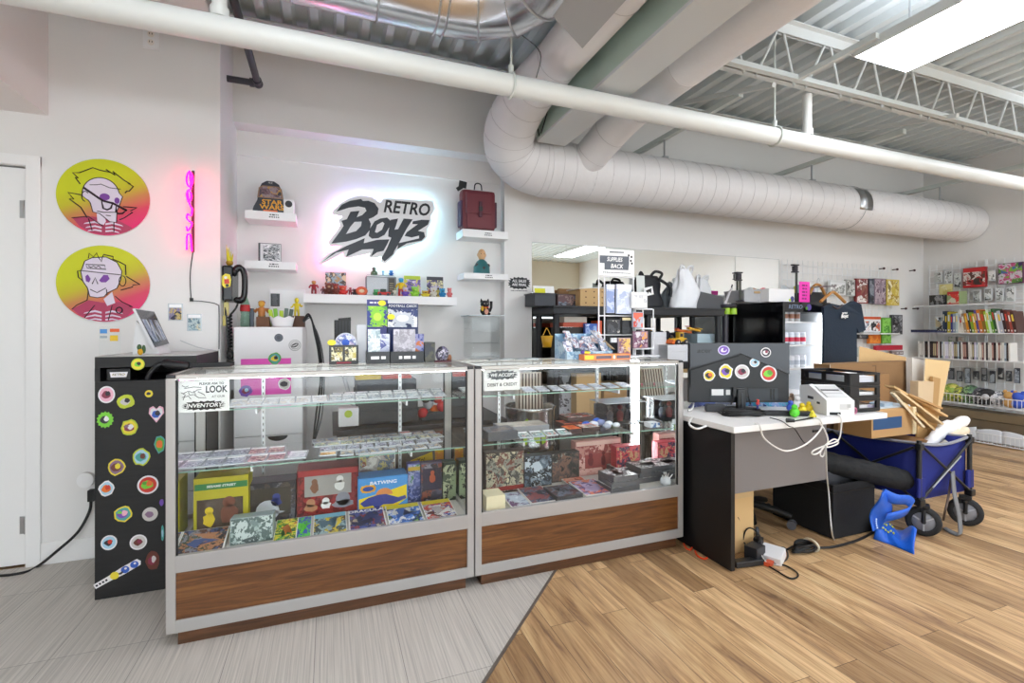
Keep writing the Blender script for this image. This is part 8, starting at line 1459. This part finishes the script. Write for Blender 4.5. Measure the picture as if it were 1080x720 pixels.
cb([(968, 462), (968.5, 402), (985, 402.5), (982, 462)], 2.12, .05, M('cdb592', .8), 'narrow pale cardboard box in front of the light tan sheet', 'narrow_carton', 'carton')
cb([(981, 462), (984, 397), (992, 399), (986, 462)], 2.17, .02, M('b58f5c', .8), 'narrow brown strip of cardboard beside the narrow pale box')
for i, (p0, p1, w, m_, lb) in enumerate((((938, 407), (994, 438), .07, CARD_L, 'topmost'), ((944, 412), (989, 446), .08, M('d9be92', .8), 'second'), ((956, 415), (991, 430), .05, CARD, 'third'), ((950, 424), (982, 452), .08, M('cfae7c', .8), 'lowest'), ((941, 414), (973, 450), .04, M('e4d2b0', .8), 'palest'))):
    a, c_ = PY(p0[0], p0[1], 2.05-.02*i), PY(p1[0], p1[1], 1.96-.02*i); d = c_-a; b = B(); b.box((a+c_)/2, (w, .012, d.length), m_, d.to_track_quat('Z', 'Y').to_matrix().to_4x4()); one(b, 'cardboard_strip', '%s of the tan cardboard strips lying across the wagon pile' % lb, 'cardboard')
X0, X1, Z0, Z1 = rY(919, 431, 966, 470, 1.93); X0 = GX0+.01
t = thing('open_carton', 'brown carton with a dark blue label at the front of the wagon', 'carton', ((X0+X1)/2, 2.0, IT)); b = B(); b.bx(X0, GX1-.16, 1.90, 2.10, IT+.002, .52, CARD_D); b.bx(3.05, X1, 1.93, 2.10, .56, Z1, CARD, .003); b.build('carton', t); a0, a1, c0, c1 = rY(921, 440, 951, 452, 1.929); b = B(); b.bx(a0, a1, 1.928, 1.9295, c0, c1, M('1c4a78', .5)); b.build('blue_label', t); b = B(); b.bx(X1-.04, X1-.005, 1.925, 1.9295, .56, Z1, M('dcc8a0', .7)); b.build('edge_strip', t)
b = B(); b.bx(3.06, X1-.02, 1.95, 2.08, Z1+.001, Z1+.012, M('b8c4cc', .5)); b.box((3.25, 2.0, Z1+.022), (.12, .08, .02), M('a0b4c4', .4), RZ(10)); one(b, 'packet_pile', 'pale blue-grey packets lying on the brown carton', 'packets')
cb([(966, 466), (970, 428), (990, 432), (986, 466)], 1.99, .006, M('c39a62', .8), 'brown sheet leaning behind the white paper rolls')
for i, (p0, p1, r_, m_, lb) in enumerate((((978, 470), (1001, 446), .035, M('e8e8ea', .5), 'white wrapped packing roll leaning left in the wagon front'), ((994, 455), (1019, 442), .034, M('efeeec', .5), 'white packing roll leaning right, topmost in the wagon front'), ((1000, 462), (1019, 453), .032, M('d8c8ac', .6), 'tan packing roll between the two white ones'), ((990, 470), (1021, 459), .028, M('f0ead8', .5), 'cream packing roll lying along the wagon front rim'))):
    a, c_ = PY(p0[0], p0[1], 1.90+.02*(i % 2)), PY(p1[0], p1[1], 1.93-.02*i); b = B(); dd = (c_-a); b.tube([a+dd*k/10 for k in range(11)], [r_*.6]+[r_*(1+.08*math.sin(k*2.1)) for k in range(9)]+[r_*.7], m_, 10); one(b, 'packing_roll', lb, 'packing')
# ================= WIRE GRIDS AND STOCK AT THE RIGHT =================
WG = M('e8eaea', .35)
def grid_y(x0, x1, z0, z1, y, step=.076, r=.0038):
    b = B(); x = x0
    while x <= x1+.001: b.cyl((x, y, z0), (x, y, z1), r, WG, None, 5); x += step
    z = z0
    while z <= z1+.001: b.cyl((x0, y-.004, z), (x1, y-.004, z), r, WG, None, 5); z += step
    return b
for x0, x1, lb in ((4.44, 5.35, 'white wire grid panel on the back wall beside the mirror, left'), (5.36, 6.27, 'white wire grid panel on the back wall near the corner, right')): one(grid_y(x0, x1, .30, 1.955, 3.70), 'wire_grid', lb, 'grid panel')
def grid_x(y0, y1, z0, z1, x, step=.076, r=.0042):
    b = B(); y = y0
    while y <= y1+.001: b.cyl((x, y, z0), (x, y, z1), r, WG, None, 5); y += step
    z = z0
    while z <= z1+.001: b.cyl((x-.004, y0, z), (x-.004, y1, z), r, WG, None, 5); z += step
    for yy in (y0, y1): b.cyl((x, yy, .006), (x, yy, z1+.01), .007, WG, None, 8)
    return b
for y0, y1, lb in ((3.115, 3.645, 'white wire grid panel on the right wall beside the corner'), (2.57, 3.10, 'white wire grid panel on the right wall, nearer panel')): one(grid_x(y0, y1, .10, 1.985, 6.81), 'wire_grid', lb, 'grid panel')
def wshelf(z, lip, label, x0=6.50, y0=2.58, y1=3.64):
    t = thing('wire_shelf', label, 'wire shelf', (6.65, (y0+y1)/2, z)); b = B(); y = y0
    b.cyl((x0, y0, z), (x0, y1, z), .006, M('e8e8e8', .35), None, 8); b.cyl((6.795, y0, z), (6.795, y1, z), .004, WG, None, 6)
    while y <= y1+.001: b.cyl((x0, y, z-.001), (6.795, y, z-.001), .0025, WG, None, 5); y += .05
    b.build('deck', t)
    if lip:
        b = B(); b.cyl((x0, y0, z+lip), (x0, y1, z+lip), .005, M('e8e8e8', .35), None, 8); y = y0
        while y <= y1+.001: b.cyl((x0, y, z), (x0, y, z+lip), .0025, WG, None, 5); y += .035
        b.build('front_lip', t)
    return t
wshelf(1.49, 0, 'top white wire shelf on the right wall'); wshelf(1.175, 0, 'white wire shelf of leaning books on the right wall'); wshelf(.885, 0, 'white wire shelf of game cases on the right wall'); wshelf(.40, .10, 'white wire basket of toys on the right wall'); wshelf(.02, .10, 'white wire basket of packing bags at floor level', 6.46)
bk = random.Random(21)
# leaning books: left to right in the photo = from the corner towards the camera
cols = [('23344e', 'thick navy'), ('1c2a40', 'dark slate'), ('b8a81c', 'small yellow and navy'), ('3a3a80', 'indigo'), ('8a98a8', 'pale grey'), ('b8c8cc', 'ice-blue'), ('e8e4da', 'cream'), ('d8d2c4', 'ivory'), ('a08a70', 'tan'), ('d88a1c', 'orange'), ('2a2a24', 'black'), ('8aa82c', 'olive green'), ('e0a82c', 'amber'), ('5a4a90', 'violet'), ('c8701c', 'burnt orange'), ('8a6a1c', 'mustard'), ('a8d03a', 'bright lime'), ('e0ecd8', 'mint white'), ('6aa82c', 'leaf green'), ('2c5a2c', 'forest green'), ('e8e8ea', 'white'), ('b8bcc8', 'silver'), ('3a2424', 'dark brown'), ('6a3028', 'maroon'), ('a84a3c', 'brick red'), ('4a2a24', 'chestnut')]
y = 3.36
for i, (c, nm) in enumerate(cols):
    th = bk.uniform(.016, .030); h = bk.uniform(.21, .26); d = bk.uniform(.16, .2); lean = 0 if i < 7 else -9
    t = thing('book', '%s book standing on the right wall shelf' % nm, 'book', (6.52+d/2, y-th/2, 1.178)); T = TR(6.515, y-th, 1.18) @ RX(lean); b = B(); b.T = T; b.bx(0, d, 0, th-.001, 0, h, M(c, .45), .0015); b.build('cover', t)
    b = B(); b.T = T; b.bx(-.0006, 0, th*.25, th*.75, h*.55, h*.85, M(('f0ece0', 'e8c84a', 'c8d0d8', 'd84a3a')[i % 4], .5)); b.bx(-.0006, 0, th*.3, th*.7, h*.08, h*.16, M('e8e4dc', .5)); b.build('spine_label', t); y -= th+.002
# game cases row: two runs share a look
def case_mesh(c, lab):
    b = B(); b.bx(0, .135, 0, .0145, 0, .19, M(c, .35), .001); b.bx(-.0006, 0, .002, .0125, .03, .165, M(lab, .4)); o = b.build('game_case'); o.data.transform(Matrix.Translation(o.location)); return o
kinds = [('e4e2dc', 'd8d4cc', 'white'), ('202024', '4a3a34', 'black'), ('b8b4ac', 'e8e4dc', 'grey'), ('c8c0d8', 'f0eef4', 'pale lilac'), ('6a3a3a', 'c8a090', 'maroon'), ('8a9aa4', 'd8e0e4', 'blue-grey'), ('4a4438', 'c8b890', 'brown')]
order = [0, 2, 2, 0, 1, 1, 0, 1, 1, 6, 6, 4, 0, 1, 5, 0, 3, 3, 2, 0, 3, 6, 6, 5, 1, 0, 4, 4, 1, 0, 2, 6, 3, 5, 0, 2, 4, 0, 1, 2, 0, 4, 1, 0, 4, 2, 0, 5, 1, 0]
spots = {k: [] for k in range(7)}; y = 3.60
for k in order:
    spots[k].append((6.515, y-.0145, .8885, bk.uniform(-2, 0), 0)); y -= .0165
for k, s in spots.items(): copies(case_mesh(kinds[k][0], kinds[k][1]), s, '%s slim game case standing on the right wall shelf' % kinds[k][2], 'game case', '%s game cases' % kinds[k][2])
def xbox(px0, py0, px1, py1, X, dep, side, inks, label, name='boxed_game', cat='game', base=None, band=None, title=None):
    a, c_ = PX(px0, (py0+py1)/2, X), PX(px1, (py0+py1)/2, X); m = (px0+px1)/2; z1 = PX(m, py0, X).z; z0 = base if base is not None else PX(m, py1, X).z; y0, y1 = min(a.y, c_.y), max(a.y, c_.y)
    t = thing(name, label, cat, (X+dep/2, (y0+y1)/2, z0)); b = B(); b.bx(X, X+dep, y0, y1, z0, z1, M(side, .4), .002); b.build('box', t); b = B(); e = .006; b.bx(X-.001, X, y0+e, y1-e, z0+e, z1-e, art(inks, 12)); b.build('print', t)
    if band: b = B(); b.bx(X-.002, X-.001, y0+e, y1-e, z1-(z1-z0)*.22, z1-e, M(band, .4)); b.bx(X-.002, X-.001, y0+e, y1-e, z0+e, z0+(z1-z0)*.12, M(band, .4)); b.build('bands', t)
    return t
S0 = 1.4945
xbox(980, 311, 997, 320, 6.52, .14, '1c1c1e', ('2a2a2c', '8a8a8c', '3a3a3a', '1a1a1a', 'a04a3a'), 'black boxed toy at the left of the top right-wall shelf', base=S0); xbox(998.5, 307, 1012, 320, 6.52, .14, '8a9a6a', ('a8b888', 'c8c8b0', 'c83a30', '8a9a70'), 'sage boxed toy with a red band on the top right-wall shelf', base=S0, band='b8242c'); xbox(990.5, 299.5, 1004, 310.5, 6.66, .02, 'd8cc8a', ('e0d490', 'd0c070', 'e8e0b0'), 'pale yellow card standing behind the black boxed toy', 'display_card', 'card', base=S0)
xbox(1015.5, 282, 1039.5, 303, 6.76, .04, 'a02428', ('7a2a2a', '5a3a30', 'd8d0c8', 'a82c2c', '3a2a24'), 'red packaged toy hanging on the right wall grid', 'hanging_toy', 'toy', band='c22a2e'); xbox(1052.5, 277, 1079, 299, 6.76, .04, '5a2a4a', ('4a6a9a', '7ab03a', 'c04a7a', 'c8c0c8', '5a8a3a', '3a2a5a'), 'pink and green packaged toy hanging high on the right wall grid', 'hanging_toy', 'toy')
for i, (px0, py0, px1, py1, c, lb) in enumerate(((985, 287, 993, 298, 'b8bcb8', 'first'), (996, 286, 1004, 299, 'a8a8a0', 'second'), (1006, 288, 1014, 303, 'c8ccc8', 'third'), (1042, 285, 1050, 296, 'd0d4d8', 'fourth'), (1026, 306, 1034, 318, '5a5a58', 'fifth'), (1038, 304, 1046, 317, '8a8880', 'sixth'), (1050, 304, 1058, 318, '6a7070', 'seventh'), (1061, 303, 1070, 318, 'b0b4ae', 'eighth'))):
    xbox(px0, py0, px1, py1, 6.775, .025, 'd8dad8', (c, 'e0e0dc', '4a4a48', 'c8ccc8', '8a8a84'), '%s small grey blister pack from the corner on the right wall grid' % lb, 'blister_pack', 'pack')
for i, (px0, px1, c, lb) in enumerate(((986, 999, 'c8ccd0', 'clear pack with white and blue print left of the books'), (1000, 1006, '8a8a7a', 'grey-green toy pack left of the books'), (1007, 1012, 'd8842c', 'orange and black toy left of the books'))): xbox(px0, 334+2*i, px1, 351, 6.54, .1, 'd0d4d4', (c, 'e8eaec', '3a3a3c', '9aa8b4', 'b8a888'), lb, 'toy_pack', 'toy', base=1.18)
b = B(); a, c_ = PX(963, 350, 6.40), PX(990, 350, 6.40); b.bx(6.36, 6.50, c_.y, a.y, 1.183, 1.20, M('3a4060', .5)); b.bx(6.50, 6.72, c_.y, a.y, 1.183, 1.20, M('3a4060', .5)); b.bx(6.36, 6.364, c_.y, a.y, 1.2, 1.214, M('2c304c', .5)); one(b, 'navy_tray', 'flat navy tray jutting out at the left of the book shelf', 'tray')
for i, (px, c, lb) in enumerate(((1004, '7aa84a', 'green soft toy pack hanging under the book shelf'), (1014, 'c8a088', 'tan toy pack hanging under the book shelf'))): xbox(px-4, 355, px+4, 361.5, 6.70, .04, 'b8b8b0', (c, 'd8d4c8', '6a6a60'), lb, 'toy_pack', 'toy')
for i in range(9): xbox(1000+i*8.7, 388+(i%2)*3, 1006+i*8.7, 400+(i%3)*2, 6.79, .012, '3a3c40', (('2a2c30', '6a6c70', 'b0b2b0'), ('4a4c50', '8a8c8c', '2c2e30'), ('7a8088', 'a8b0b8', '3a3c44'))[i % 3], '%s small dark pack from the left on the right wall grid above the basket' % ('first', 'second', 'third', 'fourth', 'fifth', 'sixth', 'seventh', 'eighth', 'ninth')[i], 'hanging_pack', 'pack')
# basket contents
for i, (px, py, c, r_, lb) in enumerate(((1003, 408, ('a8a82c', '8aa83a', 'd8d06a', '5a6a2c'), .10, 'yellow-green bagged toy in the wire basket, left'), (1012, 409, ('6a7a3a', 'c8c84a', '4a4a3a', '9aa85a'), .085, 'olive bagged toy in the wire basket'), (1023, 404, ('5a7a5a', '2a2a30', '8ab07a', '3a3a3c'), .10, 'green and black bagged figure in the wire basket'), (1033, 407, ('3a3a44', '6a6a70', '1c1c20', 'c8c8c8'), .09, 'black bagged figure in the wire basket'), (1052, 408, ('c8ccd0', '8a9098', 'e8e8ea', '5a6068'), .08, 'grey bagged toy in the wire basket, right of the wheel'))):
    p = PX(px, py, 6.62); b = B(); b.ell((6.64, p.y, .405+r_), (.09, r_*.85, r_), art(c, 18), None, 14, 9); b.bx(6.60, 6.68, p.y-r_*.5, p.y+r_*.5, .404, .44, M(c[0], .5)); one(b, 'bagged_toy', lb, 'toy')
p = PX(1040, 406, 6.58); t = thing('round_toy', 'black round toy with a white hub in the wire basket', 'toy', (6.58, p.y, .404)); b = B(); b.lathe([(.03, -.03), (.07, -.035), (.085, -.02), (.088, 0), (.085, .02), (.07, .035), (.03, .03)], M('2c2c2e', .6), (6.60, p.y, .495), 22, RY(90)); b.build('tyre', t); b = B(); b.lathe([(.002, -.034), (.032, -.034), (.034, .034), (.002, .034)], M('d8d8da', .4), (6.60, p.y, .495), 16, RY(90)); b.build('hub', t)
for i, (px, c, lb) in enumerate(((1066, 'c89a5a', 'orange and tan plush at the right of the wire basket'), (1074, '3a5ac0', 'blue plush at the far right of the wire basket'))):
    p = PX(px, 415, 6.6); b = B(); b.ell((6.6, p.y, .455), (.07, .06, .05), M(c, .8), None, 12, 8); b.ell((6.59, p.y, .53), (.05, .05, .045), M(c, .8), None, 12, 8); [b.ell((6.59, p.y+s*.04, .57), (.02, .018, .02), M(c, .8), None, 8, 6) for s in (-1, 1)]; one(b, 'plush_toy', lb, 'toy')
# lower dark boards behind the wagon and packing bags in the floor basket
for i, (z0, z1, c, lb) in enumerate(((.14, .24, '6a5a44', 'lower long brown carton on the right wall under the toy basket'), (.245, .33, '7a6a50', 'upper long brown carton on the right wall under the toy basket'))):
    b = B(); b.bx(6.56, 6.78, 2.62, 3.62, z0, z1, M(c, .7), .004); one(b, 'long_carton', lb, 'carton')
for i, (y_, lb) in enumerate(((3.16, 'white packing bag in the floor basket, left'), (2.95, 'white packing bag in the floor basket, middle'), (2.74, 'white packing bag in the floor basket, right'))):
    b = B(); b.surf(lambda u, v: (6.515+.022*math.cos(2*PI*u), y_+.105*math.sin(2*PI*u)*(1+.03*math.sin(9*v)), .03+.11*v-.03*v*math.sin(2*PI*u+i)), 24, 8, M('dfe2e6', .4), .003); b.ell((6.515, y_, .135), (.022, .10, .018), M('e6e8ec', .4)); one(b, 'packing_bag', lb, 'bag')
# back wall stock
GYb = 3.69
def bw(px0, py0, px1, py1, inks, label, head=None, name='hanging_pack', cat='pack', Y=GYb-.01, sc=12): return hang(px0, py0, px1, py1, Y, inks, label, head, name, cat, .03, sc)
bw(873, 296, 889, 311, ('e4e6e6', 'c8ccc8', '8a8c88', 'f0f0ee'), 'white figure pack hanging on the back grid behind the t-shirt hangers', 'd8dad8'); bw(890, 295, 899, 312, ('b8bab4', '5a5c58', 'd8d8d4', '8a8c88'), 'grey and white figure pack left of the red pack on the back grid')
bw(900.5, 294, 912.5, 320, ('8a2f30', '6a2426', 'e8e4e0', '8a5a4a', '742a2c'), 'dark red comic pack with a white figure on the back grid'); bw(914, 294, 919, 320, ('4a505a', '2c3038', '8a9098', '6a707a'), 'narrow slate pack on the back grid'); bw(919.5, 294, 931.5, 321, ('8a7a88', 'b0a0a8', '6a4a5c', 'c8bcc0', '5a4a58'), 'mauve toy pack between the slate and yellow ones on the back grid'); bw(932.5, 295, 945.5, 322, ('d0b84a', 'e0d08a', 'b0902c', 'f0e8c8', '8a7a3a'), 'yellow toy pack at the right of the back grid')
bw(908, 334, 926, 350.5, ('e0e0e0', '6a6a90', 'c8602c', 'f0f0f0', '2a2a30'), 'white and violet boxed toy with orange top on the back grid', 'c8501c'); bw(927.5, 335, 937, 362, ('6aa83a', '8ac85a', '4a8a2c', 'a8d880'), 'green toy pack on the back grid'); bw(938, 332, 949, 352.5, ('4a4a4e', '8a8a8c', '2a2a2c', 'b8b8b8'), 'dark grey carded toy at the right edge of the back grid'); bw(914, 353, 926, 362, ('e07a1c', 'd86a18', 'f09a3a', 'c85a14'), 'orange toy pack below the white and violet boxed toy'); bw(902, 341, 908, 350, ('3a3a3c', 'e0e0e0', '6a6a6c'), 'small black and white toy pack beside the t-shirt'); bw(903, 352.5, 913, 357, ('2a2a2e', '6a6a6e', 'b8b8b8'), 'dark small pack under the white rail on the back grid')
bw(921, 364, 949, 369, ('b8243a', 'd83a5a', '3a2a2c', '8a1c2c'), 'long crimson pack low on the back grid'); bw(938, 370, 950, 374, ('8a7a78', 'c8c0bc', '5a4a4a'), 'small grey-brown pack below the crimson one'); bw(903, 366, 908, 376, ('c8ccc8', '6a6c6c', 'e4e4e4'), 'pale narrow pack low on the back grid beside the t-shirt')
b = B(); p, q = PY(900, 352, GYb-.06), PY(939, 352, GYb-.06); b.bx(p.x, q.x, GYb-.16, GYb-.02, p.z-.004, p.z+.006, M('eeeeee', .4)); one(b, 'wire_rail', 'thin white shelf rail across the back grid', 'shelf')
for px, py in ((927, 283.5), (941, 284.5), (959, 285.5), (950, 325.5), (962.5, 325.5)):
    p = PY(px, py, WY1); b = B(); b.cyl((p.x, WY1-.001, p.z), (p.x, WY1-.05, p.z), .006, M('4a3a3a', .4), None, 8); b.ell((p.x, WY1-.055, p.z), .014, M('4a3034', .4), None, 8, 6); o = one(b, 'wall_hook', 'small dark wall hook beside the back grid', 'hook', 'dark wall hooks by the corner')
# ================= CAMERA AND ADDED FILL SKY =================
cam = bpy.data.cameras.new('camera'); co = bpy.data.objects.new('camera', cam); COL.objects.link(co)
co.location = (0, 0, H); co.rotation_euler = (PI/2, 0, -TH)
cam.sensor_width = 36; cam.lens = F/1080*36; cam.shift_y = -13/1080; cam.clip_start = .05
SC.camera = co
w = bpy.data.worlds.new('fill_daylight'); SC.world = w; w.use_nodes = True
w.node_tree.nodes['Background'].inputs['Color'].default_value = (.86, .93, 1, 1)
w.node_tree.nodes['Background'].inputs['Strength'].default_value = 3.2  # sky strength serves as room fill through the added rear panes
SC.view_settings.view_transform = 'Standard'; SC.view_settings.look = 'None'; SC.view_settings.gamma = 1; SC.view_settings.use_curve_mapping = False
SC.view_settings.exposure = 0.72
